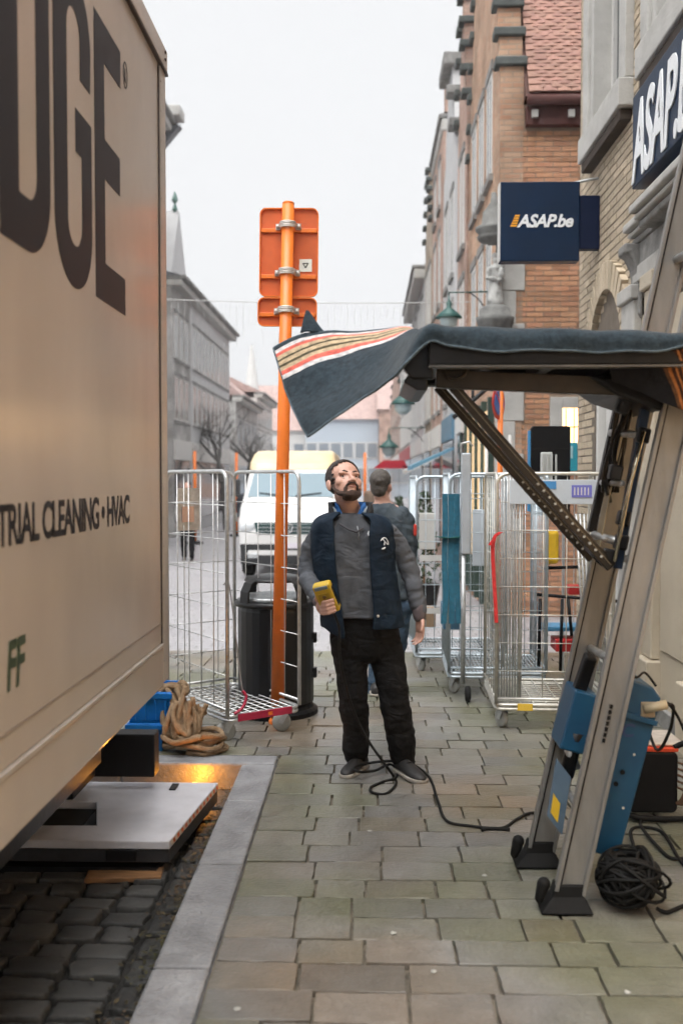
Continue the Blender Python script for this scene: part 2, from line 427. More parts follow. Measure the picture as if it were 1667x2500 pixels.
# dark cobbles of the bay
COB = mat('cobble_stone', (0.052, 0.051, 0.048), 0.5, var=0.35, vscale=7, bump=0.4, bscale=40, obj_var=0.3, rvar=0.15)
cv = [stone_shape(rng, h=0.06, rnd=0.02, jit=0.05, dome=0.001).mesh('cobble', COB, smooth=True) for i in range(8)]
y = 2.4; r = 0
while y < 5.7:
    rh = rng.uniform(0.125, 0.155); x = -0.90
    while x > -2.3:
        L = rng.uniform(0.15, 0.23)
        o = bpy.data.objects.new('cobble', rng.choice(cv)); link(o, bay)
        o.location = (x - L / 2, y + rh / 2, -0.135 + rng.uniform(-.01, .008)); o.scale = (L - 0.018, rh - 0.018, 1)
        o.rotation_euler = (rng.uniform(-.05, .05), rng.uniform(-.05, .05), rng.uniform(-.05, .05))
        x -= L
    y += rh
y = 2.4                                                # gutter row laid along the kerb
while y < 5.6:
    L = rng.uniform(0.16, 0.22)
    o = bpy.data.objects.new('cobble', rng.choice(cv)); link(o, bay)
    o.location = (-0.825, y + L / 2, -0.143 + rng.uniform(-.008, .004)); o.scale = (0.115, L - 0.015, 1); o.rotation_euler = (rng.uniform(-.06, .06), rng.uniform(-.08, .08), rng.uniform(-.05, .05))
    y += L
# grit, moss crumbs and dead leaves gathered in the gutter and joints
LITTER = mat('leaf_litter', (0.10, 0.062, 0.035), 0.9, color2=(0.05, 0.055, 0.02), var=0.4, vscale=3, island=0.5)
mb = MB()
for i in range(900):
    y = rng.uniform(2.6, 5.72); x = -0.74 - abs(rng.gauss(0, 0.07)); s = rng.uniform(0.004, 0.016)
    M = Euler((rng.uniform(-.6, .6), rng.uniform(-.6, .6), rng.uniform(0, 6))).to_matrix()
    p = [M @ V(q) * s for q in ((-1, 0, 0), (0, -.6, .15), (1.1, 0, 0), (0, .6, .1))]
    mb.add([V((x, y, -0.128 + s * .4)) + q for q in p], [(0, 1, 2, 3)])
tag(mb.build('leaf_litter', LITTER, bay), kind='stuff')
# pale chewing-gum spots trodden on the pavers
GUM = mat('old_gum', (0.42, 0.42, 0.39), 0.8)
for (u, v) in ((903, 2142), (995, 2230), (1440, 2278), (1112, 2010), (545, 2316), (848, 1908)):
    p = PZ(u, v, 0.004)
    mb = MB(); N = 10
    mb.add([p + V((cos(2 * pi * k / N) * 0.011 * rng.uniform(.7, 1.2), sin(2 * pi * k / N) * 0.013 * rng.uniform(.7, 1.2), 0)) for k in range(N)] + [p + V((0, 0, .0025))], [(k, (k + 1) % N, N) for k in range(N)])
    tag(mb.build('gum_spot', GUM, pavement))
# ================================================================== lorry beside the kerb
TX = -1.0                                              # the side that faces the pavement
TRUCKW = mat('lorry_panel', (0.49, 0.445, 0.405), 0.21, var=0.10, vscale=1.1, coat=0.0, spec=0.4, bump=0.010, bscale=2.2, rvar=0.07, stretch=(1, 1, .45))
TRIM = mat('lorry_aluminium_trim', (0.56, 0.52, 0.47), 0.34, 0.45, var=0.10, vscale=9)
SEAM = mat('dark_seal', (0.05, 0.035, 0.03), 0.6)
PRINT = mat('dark_lettering', (0.010, 0.010, 0.016), 0.45, spec=0.2)
PRINTG = mat('green_lettering', (0.045, 0.075, 0.04), 0.3, coat=0.3)
truck = thing('box_lorry', 'large cream box lorry with dark lettering parked beside the kerb', 'lorry', (TX - 1.2, 1.5, -0.15))
Y0, Y1, ZB, ZR, ZT = -2.6, 4.80, 0.66, 0.866, 3.66
XL = TX - 2.42
MB().bx(XL + 0.02, TX - 0.002, Y0, Y1, ZR, ZT).build('cargo_box', TRUCKW, truck, bevel=0.01)
MB().prism([(Y0, ZB), (Y1, ZB), (Y1, ZR - 0.012), (Y0, ZR - 0.012)], (TX - 0.05, 0, 0), (0, 1, 0), (0, 0, 1), (1, 0, 0), 0.056).build('lower_rail', TRUCKW, truck, bevel=0.008)
MB().bx(TX - 0.006, TX + 0.012, Y0, Y1, ZR - 0.012, ZR + 0.004).build('rail_lip', TRIM, truck, bevel=0.004)
MB().bx(TX - 0.006, TX + 0.001, Y0, Y1, ZR + 0.10, ZR + 0.104).build('panel_seam', mat('panel_groove', (0.20, 0.165, 0.14), 0.5), truck)
MB().bx(TX - 0.05, TX + 0.004, Y1 + 0.004, Y1 + 0.16, ZB + 0.0, ZT + 0.02).build('corner_post', TRIM, truck, bevel=0.022)
MB().bx(TX - 0.004, TX + 0.003, Y1 - 0.014, Y1 + 0.003, ZB + 0.02, ZT).build('corner_seal', SEAM, truck)
MB().bx(TX - 0.05, TX + 0.012, Y0, Y1 + 0.165, ZT + 0.004, ZT + 0.115).build('roof_rail', TRIM, truck, bevel=0.012)
MB().bx(TX - 0.004, TX + 0.0145, Y0, Y1 + 0.16, ZT - 0.010, ZT + 0.003).build('roof_seal', SEAM, truck)
MB().bx(XL, TX - 0.05, Y0, Y1 + 0.16, ZT + 0.02, ZT + 0.09).build('roof', TRUCKW, truck, bevel=0.02)
MB().bx(XL + 0.1, TX - 0.06, Y1 + 0.002, Y1 + 0.12, ZB, ZT + 0.018).build('rear_door', TRUCKW, truck, bevel=0.01)
for zz in (ZT + 0.05, ZT + 0.085):
    MB().lathe([(0.009, 0), (0.009, 0.004), (0.004, 0.006)], (TX + 0.012, Y1 + 0.10, zz), 8, Matrix.Rotation(pi / 2, 3, 'Y')).build('rivet', SEAM, truck)
for k in range(22):
    MB().lathe([(0.006, 0), (0.006, 0.002), (0.002, 0.004)], (TX + 0.004, Y1 + 0.03, ZB + 0.12 + k * 0.14), 6, Matrix.Rotation(pi / 2, 3, 'Y')).build('rivet', TRIM, truck)
MB().bx(XL + 0.25, TX - 0.25, -5.4, 4.6, 0.34, ZB - 0.004).build('chassis', DARKSTEEL, truck)
MB().bx(XL + 0.05, TX - 0.48, 4.62, 4.76, 0.22, 0.45).build('underrun_bar', BLACK, truck, bevel=0.01)
p = PY(355, 1740, 5.2)
MB().bx(XL + 0.5, p.x, 5.2, 5.32, 0.085, 0.315).build('lift_bracket', BLACK, truck, bevel=0.008)
MB().bx(XL + 0.3, TX - 0.44, 4.78, 5.18, 0.10, ZB - .01).build('under_shade_fill', BLACK, truck)  # black block put in for the darkness under the lorry
MB().bx(XL + 0.1, TX - 0.05, -4.9, Y0 - 0.15, 0.45, 2.9).build('cab', TRUCKW, truck, bevel=0.12)
for yy in (-4.1, 1.2):
    for xx in (TX - 0.32, XL + 0.32):
        w = MB().lathe([(0.30, -0.13), (0.44, -0.13), (0.47, -0.08), (0.47, 0.08), (0.44, 0.13), (0.30, 0.13)], (xx, yy, 0.32), 28, Matrix.Rotation(pi / 2, 3, 'Y')).build('wheel', RUBBER, truck, smooth=True)
        MB().lathe([(0.06, -0.10), (0.28, -0.12), (0.30, 0.0), (0.28, 0.12), (0.06, 0.10)], (xx, yy, 0.32), 20, Matrix.Rotation(pi / 2, 3, 'Y')).build('rim', STEEL2, w)
# lettering: traced heights and widths on the side panel (y along the lorry, z up)
def glyph(name, outer, holes=()):
    bm = bmesh.new(); loops = []
    for poly in (outer, *holes):
        vs = [bm.verts.new((TX - 0.0002, p[0], p[1])) for p in poly]
        loops += [bm.edges.new((vs[i], vs[(i + 1) % len(vs)])) for i in range(len(vs))]
    bmesh.ops.triangle_fill(bm, edges=loops, use_beauty=True, use_dissolve=False)
    r = bmesh.ops.extrude_face_region(bm, geom=bm.faces[:])
    bmesh.ops.translate(bm, vec=(-0.004, 0, 0), verts=[g for g in r['geom'] if isinstance(g, bmesh.types.BMVert)])
    bmesh.ops.recalc_face_normals(bm, faces=bm.faces[:])
    me = bpy.data.meshes.new(name); bm.to_mesh(me); bm.free(); me.materials.append(PRINT)
    o = bpy.data.objects.new(name, me); link(o, truck); return o
def arc(cy, cz, ry, rz, a0, a1, n=10):
    return [(cy + ry * cos(radians(a0 + (a1 - a0) * i / n)), cz + rz * sin(radians(a0 + (a1 - a0) * i / n))) for i in range(n + 1)]
zb, zt = 2.345, 3.395
glyph('letter_d', [(2.712, zb), ] + arc(2.935, zb + 0.22, 0.215, 0.22, -90, 0) + arc(2.935, zt - 0.22, 0.215, 0.22, 0, 90) + [(2.712, zt)],
      [[(2.865, zb + 0.155)] + arc(2.945, zb + 0.235, 0.078, 0.08, -90, 0) + arc(2.945, zt - 0.235, 0.078, 0.08, 0, 90) + [(2.865, zt - 0.155)]])
glyph('letter_g', arc(3.41, zb + 0.20, 0.218, 0.22, 180, 270) + arc(3.41, zb + 0.20, 0.215, 0.22, 270, 360) + [(3.625, 2.943), (3.43, 2.943), (3.43, 2.795), (3.502, 2.795)]
      + arc(3.418, zb + 0.21, 0.084, 0.085, 0, -90) + arc(3.41, zb + 0.21, 0.076, 0.085, 270, 180) + arc(3.41, zt - 0.21, 0.076, 0.085, 180, 90) + arc(3.41, zt - 0.21, 0.08, 0.085, 90, 0)
      + [(3.49, 3.057), (3.612, 3.057)] + arc(3.41, zt - 0.20, 0.21, 0.21, 0, 90) + arc(3.41, zt - 0.20, 0.218, 0.21, 90, 180))
glyph('letter_e', [(3.672, zb), (4.115, zb), (4.115, zb + 0.148), (3.808, zb + 0.148), (3.808, 2.812), (4.04, 2.812), (4.04, 2.962), (3.808, 2.962), (3.808, zt - 0.148), (4.06, zt - 0.148), (4.06, zt), (3.672, zt)])
ring = arc(4.145, 3.335, 0.036, 0.055, 0, 342, 20)
glyph('registered_ring', ring, [arc(4.145, 3.335, 0.030, 0.048, 0, 342, 20)])
me = text_mesh('R', 0.075, bold=0.0015, sx=0.62, depth=0.001); text_on('registered_letter', me, (TX - 0.0015, 4.128, 3.308), (0, 1, 0), (0, 0, 1), PRINT, truck)
me = text_mesh('INDUSTRIAL CLEANING • HVAC', 0.162, bold=0.0035, depth=0.001, align='RIGHT', spacing=0.92)
w = max(v.co.x for v in me.vertices) - min(v.co.x for v in me.vertices)
for v in me.vertices: v.co.x *= 1.88 / w
text_on('small_lettering', me, (TX - 0.0015, 4.165, 1.490), (0, 1, 0), (0, 0, 1), PRINT, truck)
me = text_mesh('FF', 0.19, bold=0.006, shear=0.15, depth=0.001, align='RIGHT', sx=0.8)
text_on('green_lettering', me, (TX - 0.0015, 2.86, 1.085), (0, 1, 0), (0, 0, 1), PRINTG, truck)

# amber marker lamp under the rear corner: it is lit and colours the kerb and the castor
AMBER = mat('amber_lamp', (1.0, 0.36, 0.02), 0.3, emit=(1.0, 0.36, 0.03), estr=4)
lp = V((-0.98, 5.56, -0.085))
MB().lathe([(0.012, -0.02), (0.032, -0.015), (0.034, 0.005), (0.022, 0.022), (0.004, 0.028)], lp + V((0, .0, 0)), 14, Matrix.Rotation(-pi / 2, 3, 'X')).build('marker_lamp', AMBER, truck, smooth=True)
ld = bpy.data.lights.new('amber_marker', 'POINT'); ld.energy = 1.2; ld.color = (1.0, 0.36, 0.03); ld.shadow_soft_size = 0.03
lo = bpy.data.objects.new('amber_marker', ld); col.objects.link(lo); lo.location = lp + V((0.0, 0.075, 0.012)); lo.parent = truck; lo.matrix_parent_inverse = Matrix.Translation(-LOCS[truck.name])

# folded loading platform resting low in the bay
DECK = mat('scuffed_aluminium_deck', (0.60, 0.60, 0.64), 0.42, 0.25, var=0.12, vscale=5, bump=0.1, bscale=30, rvar=0.1)
DECKD = mat('deck_dark_edge', (0.045, 0.046, 0.05), 0.4, 0.4, var=0.3, vscale=10)
plat = thing('loading_platform', 'pale aluminium loading platform with a cut-out, low in the parking bay under the lorry', 'loading platform', (-1.4, 4.9, -0.13))
zt_ = 0.02
fr, nr = PZ(502, 1797, zt_), PZ(389, 1932, zt_)
nf, ff = nr.y, fr.y
n1, n2 = PZ(222, 1895, zt_), PZ(222, 1841, zt_)
xl = -2.9
poly = [(nr.x, nf), (fr.x, ff), (xl, ff), (xl, n2.y), (n2.x + 0.0, n2.y), (n1.x, n1.y), (-1.75, n1.y - 0.01), (-1.86, nf + 0.02), (-1.90, nf)]
MB().prism(poly, (0, 0, zt_ - 0.04), (1, 0, 0), (0, 1, 0), (0, 0, 1), 0.04).build('deck', DECK, plat, bevel=0.006)
MB().prism([(nr.x - .004, nf + .012), (fr.x - .004, ff - .012), (xl, ff - .012), (xl, nf + .012)], (0, 0, zt_ - 0.105), (1, 0, 0), (0, 1, 0), (0, 0, 1), 0.062).build('under_frame', DECKD, plat, bevel=0.004)
MB().prism([(nr.x - .06, nf + .006), (fr.x - .10, ff - .1), (xl, ff - .1), (xl, nf + .006)], (0, 0, -0.162), (1, 0, 0), (0, 1, 0), (0, 0, 1), 0.055).build('contact_shade', BLACK, plat)  # black block stands in for the contact shadow under the platform
MB().bx(xl, n2.x - .004, n1.y + .004, n2.y - .004, zt_ - .043, zt_ - .038).build('cut_out_floor', mat('cut_out_black', (.003, .003, .003), .9), plat)
STR_W = mat('reflective_white', (0.75, 0.68, 0.58), 0.35); STR_O = mat('reflective_orange', (0.75, 0.16, 0.03), 0.35)
d = (fr - nr); n = 26
for k in range(n):
    a, b = nr + d * (0.02 + 0.95 * k / n), nr + d * (0.02 + 0.95 * (k + 0.97) / n)
    for q in (a, b): q.x += 0.002
    MB().add([a + V((0, 0, -.006)), b + V((0, 0, -.006)), b + V((0, 0.02, -.034)), a + V((0, 0.02, -.034))], [(0, 1, 2, 3)]).build('edge_stripe', STR_O if k % 2 else STR_W, plat)
a = PZ(400, 1807, zt_ + .004)
MB().box(a, (0.035, 0.10, 0.006)).build('deck_slot', BLACK, plat)
MB().box((nr.x - 0.22, nf - 0.004, -0.045), (0.14, 0.02, 0.05)).build('latch', BLACK, plat, bevel=0.004)
WOOD = mat('old_plank', (0.22, 0.11, 0.045), 0.8, var=0.3, vscale=9, stretch=(1, 8, 1))
o = MB().box((nr.x - 0.20, nf - 0.02, -0.13), (0.34, 0.12, 0.022), Matrix.Rotation(0.1, 3, 'Z')).build('wood_block', WOOD, None, bevel=0.003)
tag(o, 'small brown board on the cobbles under the loading platform', 'board')
# ================================================================== buildings
def brick_mat(name, c1, c2, ov=0.0, isl=0.0):
    return mat(name, c1, 0.85, color2=c2, vscale=5, bump=0.3, bscale=60, obj_var=ov, island=isl)
YB_ = [brick_mat('yellow_brick', (0.44, 0.355, 0.25), (0.54, 0.45, 0.335), ov=0.16), brick_mat('yellow_bricks', (0.44, 0.355, 0.25), (0.54, 0.45, 0.335), isl=0.16)]
RB_ = [brick_mat('orange_brick', (0.43, 0.205, 0.11), (0.52, 0.29, 0.175), ov=0.22), brick_mat('orange_bricks', (0.43, 0.205, 0.11), (0.52, 0.29, 0.175), isl=0.22)]
MORTAR = mat('lime_mortar', (0.17, 0.14, 0.11), 0.95, var=0.2, vscale=8)
STONE = mat('pale_limestone', (0.46, 0.45, 0.425), 0.8, var=0.14, vscale=4, bump=0.15, bscale=40)
STONED = mat('grey_weathered_stone', (0.24, 0.235, 0.225), 0.85, var=0.3, vscale=6, bump=0.3, bscale=40)
CREAM = mat('cream_painted_wood', (0.52, 0.45, 0.345), 0.5, var=0.06, vscale=3)
UNDER = mat('shaded_sill_underside', (0.05, 0.035, 0.025), 0.8, var=0.3, vscale=8)  # the shade under the sills, put into the colour
def brick_field(parent, frame, a0, a1, b0, b1, holes, mats, score, L=0.21, H=0.068, T=0.06, limit=300, joint=0.011, proud=0.006):
    """bricks in stretcher bond on a plane: frame(a, b, n) gives the place of a point a along, b up, n out of the wall"""
    rng = random.Random(11); items = []
    j = 0; b = b0
    while b + H <= b1 + 0.02:
        a = a0 - (L / 2 if j % 2 else 0)
        while a < a1:
            s, e = max(a, a0), min(a + L, a1)
            if e - s > 0.04:
                segs = [(s, e)]
                for h in holes:
                    if callable(h):
                        segs = [q for q in segs if not h((q[0] + q[1]) / 2, b + H / 2)]
                    elif b + H > h[2] + 0.01 and b < h[3] - 0.01:
                        nsg = []
                        for q in segs:
                            if q[1] <= h[0] or q[0] >= h[1]: nsg.append(q); continue
                            if q[0] < h[0]: nsg.append((q[0], h[0]))
                            if q[1] > h[1]: nsg.append((h[1], q[1]))
                        segs = nsg
                items += [((q[0] + q[1]) / 2, b + H / 2, q[1] - q[0]) for q in segs if q[1] - q[0] > 0.03]
            a += L
        b += H; j += 1
    items.sort(key=lambda t: -score(frame(t[0], t[1], 0)))
    o0, ea, eb, en = frame(0, 0, 0), frame(1, 0, 0) - frame(0, 0, 0), frame(0, 1, 0) - frame(0, 0, 0), frame(0, 0, 1) - frame(0, 0, 0)
    M3 = Matrix((ea, eb, en)).transposed()
    vars_ = []
    for i in range(5):
        m = MB(); j_ = lambda: rng.uniform(-.02, .02)
        base = [(-.5 + j_() * .3, -.5 + j_()), (.5 + j_() * .3, -.5 + j_()), (.5 + j_() * .3, .5 + j_()), (-.5 + j_() * .3, .5 + j_())]
        m.loft([[V((p[0], p[1], -.5)) for p in base], [V((p[0], p[1], .36)) for p in base], [V((p[0] * .975, p[1] * .93, .5)) for p in base]])
        vars_.append(m.mesh('brick', mats[0]))
    rest = MB()
    for i, (a, b, l) in enumerate(items):
        n = proud * rng.uniform(0.3, 1.0) - T / 2
        if i < limit:
            o = bpy.data.objects.new('brick', rng.choice(vars_)); link(o, parent)
            Mx = Matrix.Translation(frame(a, b, n)) @ (M3 @ Matrix.Diagonal((l - joint, H - joint, T))).to_4x4()
            o.matrix_basis = Mx
        else:
            c = frame(a, b, n); w, h = (l - joint) / 2, (H - joint) / 2
            q = [c + M3 @ V((x, y, z)) for z in (-T / 2, T / 2) for x, y in ((-w, -h), (w, -h), (w, h), (-w, h))]
            rest.add(q, [(4, 5, 6, 7), (0, 1, 5, 4), (1, 2, 6, 5), (2, 3, 7, 6), (3, 0, 4, 7)])
    if rest.v: tag(rest.build('far_bricks', mats[1], parent), kind='stuff')
def in_frame(p):
    q = ROT.transposed() @ (p - CAM)
    if q.z > -0.3: return False
    return abs(q.x / -q.z * F) < 850 and abs(q.y / -q.z * F) < 1270
def near_score(p):
    return (1000 if in_frame(p) else 0) - (p - CAM).length

# ---------------- the office house on the right: yellow brick over a pale stone and cream shop front
WX = 2.0; WY1 = 9.66
def slab_with_holes(mb, plane, a0, a1, b0, b1, holes):      # wall made of blocks round rectangular openings
    A = sorted({a0, a1, *[h[0] for h in holes], *[h[1] for h in holes]}); B = sorted({b0, b1, *[h[2] for h in holes], *[h[3] for h in holes]})
    for i in range(len(A) - 1):
        for j in range(len(B) - 1):
            ca, cb = (A[i] + A[i + 1]) / 2, (B[j] + B[j + 1]) / 2
            if ca < a0 or ca > a1 or cb < b0 or cb > b1: continue
            if any(h[0] < ca < h[1] and h[2] < cb < h[3] for h in holes): continue
            plane(mb, A[i], A[i + 1], B[j], B[j + 1])
office = thing('yellow_brick_house', 'yellow brick house with stone window surrounds and a blue fascia sign on the right', 'house', (WX + 3, 6, 0))
wins = [(7.95, 9.08, 4.75, 7.2), (5.55, 7.15, 4.75, 7.2), (3.0, 4.6, 4.75, 7.2), (0.2, 1.8, 4.75, 7.2)]
door = (7.90, 8.95, -0.1, 2.75)
mb = MB()
slab_with_holes(mb, lambda m, a, b, c, d: m.bx(WX + 0.02, WX + 0.40, a, b, c, d), -3.0, WY1, -0.3, 8.6, wins + [door, (-2.5, 5.4, 0.5, 2.9), (6.0, 7.2, 0, 2.9)])
mb.bx(WX + 0.40, WX + 7, -3.0, -2.9, -0.3, 8.6).bx(WX + 6.9, WX + 7, -2.9, WY1, -0.3, 8.6)
wall = mb.build('wall', MORTAR, office)
MB().bx(WX + 0.42, WX + 6.9, -2.9, WY1 - 0.01, 2.92, 3.0).build('floor_slab', MORTAR, office)
MB().bx(WX + 0.02, WX + 7, WY1 - 0.01, WY1 + 0.02, -0.3, 8.6).build('lane_wall', MORTAR, office)
fr_w = lambda a, b, n: V((WX + 0.02 - n, a, b))
def arch_hole(a, b):
    return (6.9 < a < 9.05 and b < 2.45) or ((a - 8.42) / 0.62) ** 2 + ((b - 2.45) / 0.78) ** 2 < 1 and b >= 2.45
brick_field(office, fr_w, 5.3, WY1 - 0.01, 2.0, 6.6, [(7.76, 9.27, 4.47, 8), (5.35, 7.34, 4.47, 8), (5.2, 7.54, 2.0, 3.56), arch_hole], YB_, near_score, limit=300)
brick_field(wall, fr_w, 9.05, WY1 - 0.012, -0.1, 2.0, [], YB_, near_score, limit=70, proud=0.008)
# stone surrounds of the upper windows
for (y0, y1, z0, z1) in wins[:3]:
    w = thing('tmp', None, None) if False else None
    MB().bx(WX - 0.05, WX + 0.30, y1, y1 + 0.19, z0 - 0.02, 7.6).bx(WX - 0.05, WX + 0.30, y0 - 0.19, y0, z0 - 0.02, 7.6).bx(WX - 0.05, WX + 0.3, y0 - .19, y1 + .19, 7.2, 7.6).build('stone_surround', STONE, office, bevel=0.01)
    MB().bx(WX - 0.02, WX + 0.30, y1 - 0.10, y1 - 0.004, z0, 7.19).build('inner_reveal', STONE, office, bevel=0.008); MB().bx(WX - 0.02, WX + 0.30, y0 + 0.004, y0 + 0.10, z0, 7.19).build('inner_reveal', STONE, office, bevel=0.008)
    sl = MB().bx(WX - 0.10, WX + 0.30, y0 - 0.20, y1 + 0.14, z0 - 0.24, z0 - 0.022).build('sill', STONE, office, bevel=0.012)
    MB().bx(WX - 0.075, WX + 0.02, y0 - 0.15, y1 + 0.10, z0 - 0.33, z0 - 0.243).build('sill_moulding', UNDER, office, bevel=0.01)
    wd = MB().bx(WX + 0.14, WX + 0.22, y0 + 0.10, y1 - 0.10, z0 - 0.01, z0 + 0.10).bx(WX + 0.14, WX + 0.22, y0 + 0.10, y0 + 0.18, z0 + .1, 7.18).bx(WX + 0.14, WX + 0.22, y1 - 0.18, y1 - 0.10, z0 + .1, 7.18).bx(WX + .14, WX + .22, (y0 + y1) / 2 - .05, (y0 + y1) / 2 + .05, z0 + .1, 7.18).bx(WX + .13, WX + .23, y0 + .11, y1 - .11, 6.15, 6.25).build('window_frame', WHITEPAINT, office)
    MB().bx(WX + 0.17, WX + 0.18, y0 + 0.15, y1 - 0.15, z0 + 0.05, 7.15).build('pane', GLASS, wd)
    MB().bx(WX + 0.5, WX + 0.52, y0, y1, z0, 7.2).build('curtain', mat('net_curtain', (0.5, 0.48, 0.44), 0.9, var=0.15, vscale=10, stretch=(1, 6, .2)), wd)
# arched doorway: soldier-course arch, stone jamb, cream double door
for k in range(23):
    a = pi * (k + 0.5) / 23
    c = V((WX - 0.008, 8.42 + 0.74 * cos(a), 2.45 + 0.90 * sin(a)))
    M = Matrix.Rotation(a - pi / 2, 3, 'X')
    MB().box(c, (0.06, 0.088, 0.23), M).build('arch_brick', YB_[0], office, bevel=0.004)
MB().prism([(8.42 + 0.60 * cos(pi * k / 16), 2.45 + 0.76 * sin(pi * k / 16)) for k in range(17)], (WX + 0.16, 0, 0), (0, 1, 0), (0, 0, 1), (1, 0, 0), 0.05).build('arch_panel', mat('brown_fanlight', (0.16, 0.09, 0.04), 0.4, var=0.3), office)
MB().bx(WX + 0.03, WX + 0.2, 8.9, 9.05, -0.1, 2.47).build('door_jamb', WHITEPAINT, office, bevel=0.01)
MB().bx(WX + 0.03, WX + 0.2, 7.78, 7.93, -0.1, 2.47).build('door_jamb', WHITEPAINT, office, bevel=0.01)
for (a, b) in ((7.94, 8.41), (8.43, 8.89)):
    dr = MB().bx(WX + 0.10, WX + 0.15, a, b, 0.0, 2.44).build('door_leaf', WHITEPAINT, office, bevel=0.006)
    for (c, d) in ((0.15, 0.9), (1.02, 1.55), (1.66, 2.3)):
        MB().bx(WX + 0.085, WX + 0.102, a + 0.08, b - 0.08, c, d).build('door_panel', WHITEPAINT if c > 1.6 else CREAM, dr, bevel=0.01)
    MB().bx(WX + .07, WX + .10, a + .1, b - .1, 1.60, 1.62).build('letter_slot', BLACK, dr)
# cream and stone shop front: pilasters, panels, plinths
for i, (y0, y1, m) in enumerate(((7.40, 7.76, STONE), (6.86, 7.12, CREAM), (5.85, 6.15, CREAM), (5.42, 5.62, STONE))):
    MB().bx(WX - 0.06, WX + 0.02, y0, y1, 0.42, 2.98).build('pilaster', m, office, bevel=0.012)
    MB().bx(WX - 0.10, WX + 0.02, y0 - 0.03, y1 + 0.03, -0.03, 0.416).build('pilaster_base', m, office, bevel=0.012)
    MB().bx(WX - 0.09, WX + 0.02, y0 - 0.02, y1 + 0.02, 2.982, 3.09).build('pilaster_capital', m, office, bevel=0.012)
for (y0, y1) in ((7.12, 7.40), (6.15, 6.86)):
    MB().bx(WX + 0.0, WX + 0.04, y0, y1, 0.0, 2.86).build('panel', CREAM, office, bevel=0.004)
    MB().bx(WX - 0.015, WX + 0.0, y0 + 0.05, y1 - 0.05, 0.5, 2.7).build('raised_panel', CREAM, office, bevel=0.012)
MB().bx(WX - 0.03, WX + 0.02, 5.42, 9.03, -0.05, 0.12).build('plinth', STONED, office, bevel=0.008)
# unseen lit shop window, added for its warm light on pavers and lorry
LIT = mat('warm_lit_glass', (0.9, 0.6, 0.3), 0.2, emit=(1.0, 0.68, 0.40), estr=0.16)
sw = MB().bx(WX + 0.02, WX + 0.12, -2.5, 5.4, 0.45, 0.52).bx(WX + 0.02, WX + 0.12, -2.5, 5.4, 2.80, 2.9).build('added_window_frame', CREAM, office)
for (a, b) in ((-2.45, -0.5), (-0.45, 1.5), (1.55, 3.45), (3.5, 5.36)):
    MB().bx(WX + 0.08, WX + 0.09, a, b, 0.53, 2.79).build('lit_pane', mat('added_lit_glass', (0.9, 0.6, 0.3), 0.2, emit=(1.0, 0.68, 0.40), estr=0.27), sw)
# hood over the shop door: stone cornice that breaks forward, on a dark scroll bracket
MB().bx(WX - 0.045, WX + 0.02, 5.3, 7.5, 3.10, 3.22).build('architrave', STONE, office, bevel=0.01)
for (y0, y1, dx) in ((6.95, 7.50, 0.0), (5.3, 6.95, 0.10)):
    for (z, t, p) in ((3.38, 0.05, 0.05), (3.435, 0.035, 0.085), (3.475, 0.06, 0.12)):
        MB().bx(WX - p - dx, WX + 0.02, y0 - 0.0, y1 - (0.004 if dx else 0), z, z + t - 0.004).build('cornice', STONE if p > .07 else STONED, office, bevel=0.012)
MB().bx(WX - 0.03, WX + 0.02, 5.3, 7.5, 3.225, 3.377).build('frieze', STONED, office)
pr = spline([(0.0, 0.0), (0.05, 0.05), (0.04, 0.30), (0.10, 0.48), (0.24, 0.55), (0.26, 0.62), (0.0, 0.62)], 5) if False else [(0, 0), (0.05, 0.03), (0.06, 0.25), (0.09, 0.40), (0.17, 0.50), (0.25, 0.53), (0.25, 0.60), (0, 0.60)]
for yb in (7.36, 5.6):
    MB().prism([(-p[0] * .55, p[1] * .9) for p in pr], (WX + 0.0, yb, 2.84), (1, 0, 0), (0, 0, 1), (0, 1, 0), 0.20).build('scroll_bracket', STONED, office, bevel=0.012)
MB().bx(WX - 0.03, WX + 7.0, -3.0, WY1 + 0.02, 8.6, 9.0).build('roof_cornice', STONE, office)
MB().add([(WX, -3, 9.0), (WX, WY1, 9.0), (WX + 3.5, WY1, 11.5), (WX + 3.5, -3, 11.5), (WX + 7, -3, 9.0), (WX + 7, WY1, 9.0)], [(0, 1, 2, 3), (3, 2, 5, 4), (1, 5, 2), (0, 3, 4)]).build('roof', mat('dark_roof', (0.12, 0.07, 0.06), 0.8), office)

# ---------------- signs
NAVY = mat('navy_sign_face', (0.0015, 0.016, 0.048), 0.45, var=0.12, vscale=3, spec=0.25)
NAVYD = mat('navy_sign_side', (0.001, 0.008, 0.035), 0.5, spec=0.2)
LETW = mat('white_letter', (0.80, 0.82, 0.84), 0.4)
ORG = mat('orange_logo_stripe', (0.90, 0.40, 0.03), 0.4)
hs_ = thing('hanging_sign', 'square navy box sign with small white italic lettering hanging out from the yellow brick wall', 'sign', (1.9, 8.85, 3.6))
YS = 8.80
a, b = PY(1148, 600, YS), PY(1331, 416, YS)
MB().bx(a.x, b.x, YS, YS + 0.14, a.z, b.z).build('sign_box', NAVY, hs_, bevel=0.008)
MB().bx(a.x - 0.008, a.x - 0.001, YS + 0.002, YS + 0.138, a.z + 0.004, b.z - .004).build('edge_trim', WHITEPAINT, hs_)
c, d = PY(1326, 572, YS + 0.02), PY(1362, 448, YS + 0.02)
MB().bx(b.x + 0.001, WX + 0.015, YS + 0.02, YS + 0.11, c.z, d.z).build('mounting_box', NAVYD, hs_, bevel=0.006)
MB().tube([(b.x - 0.05, YS + 0.07, d.z + 0.12), (WX + .01, YS + 0.07, d.z + 0.16)], 0.012).build('bracket_arm', STEEL2, hs_)
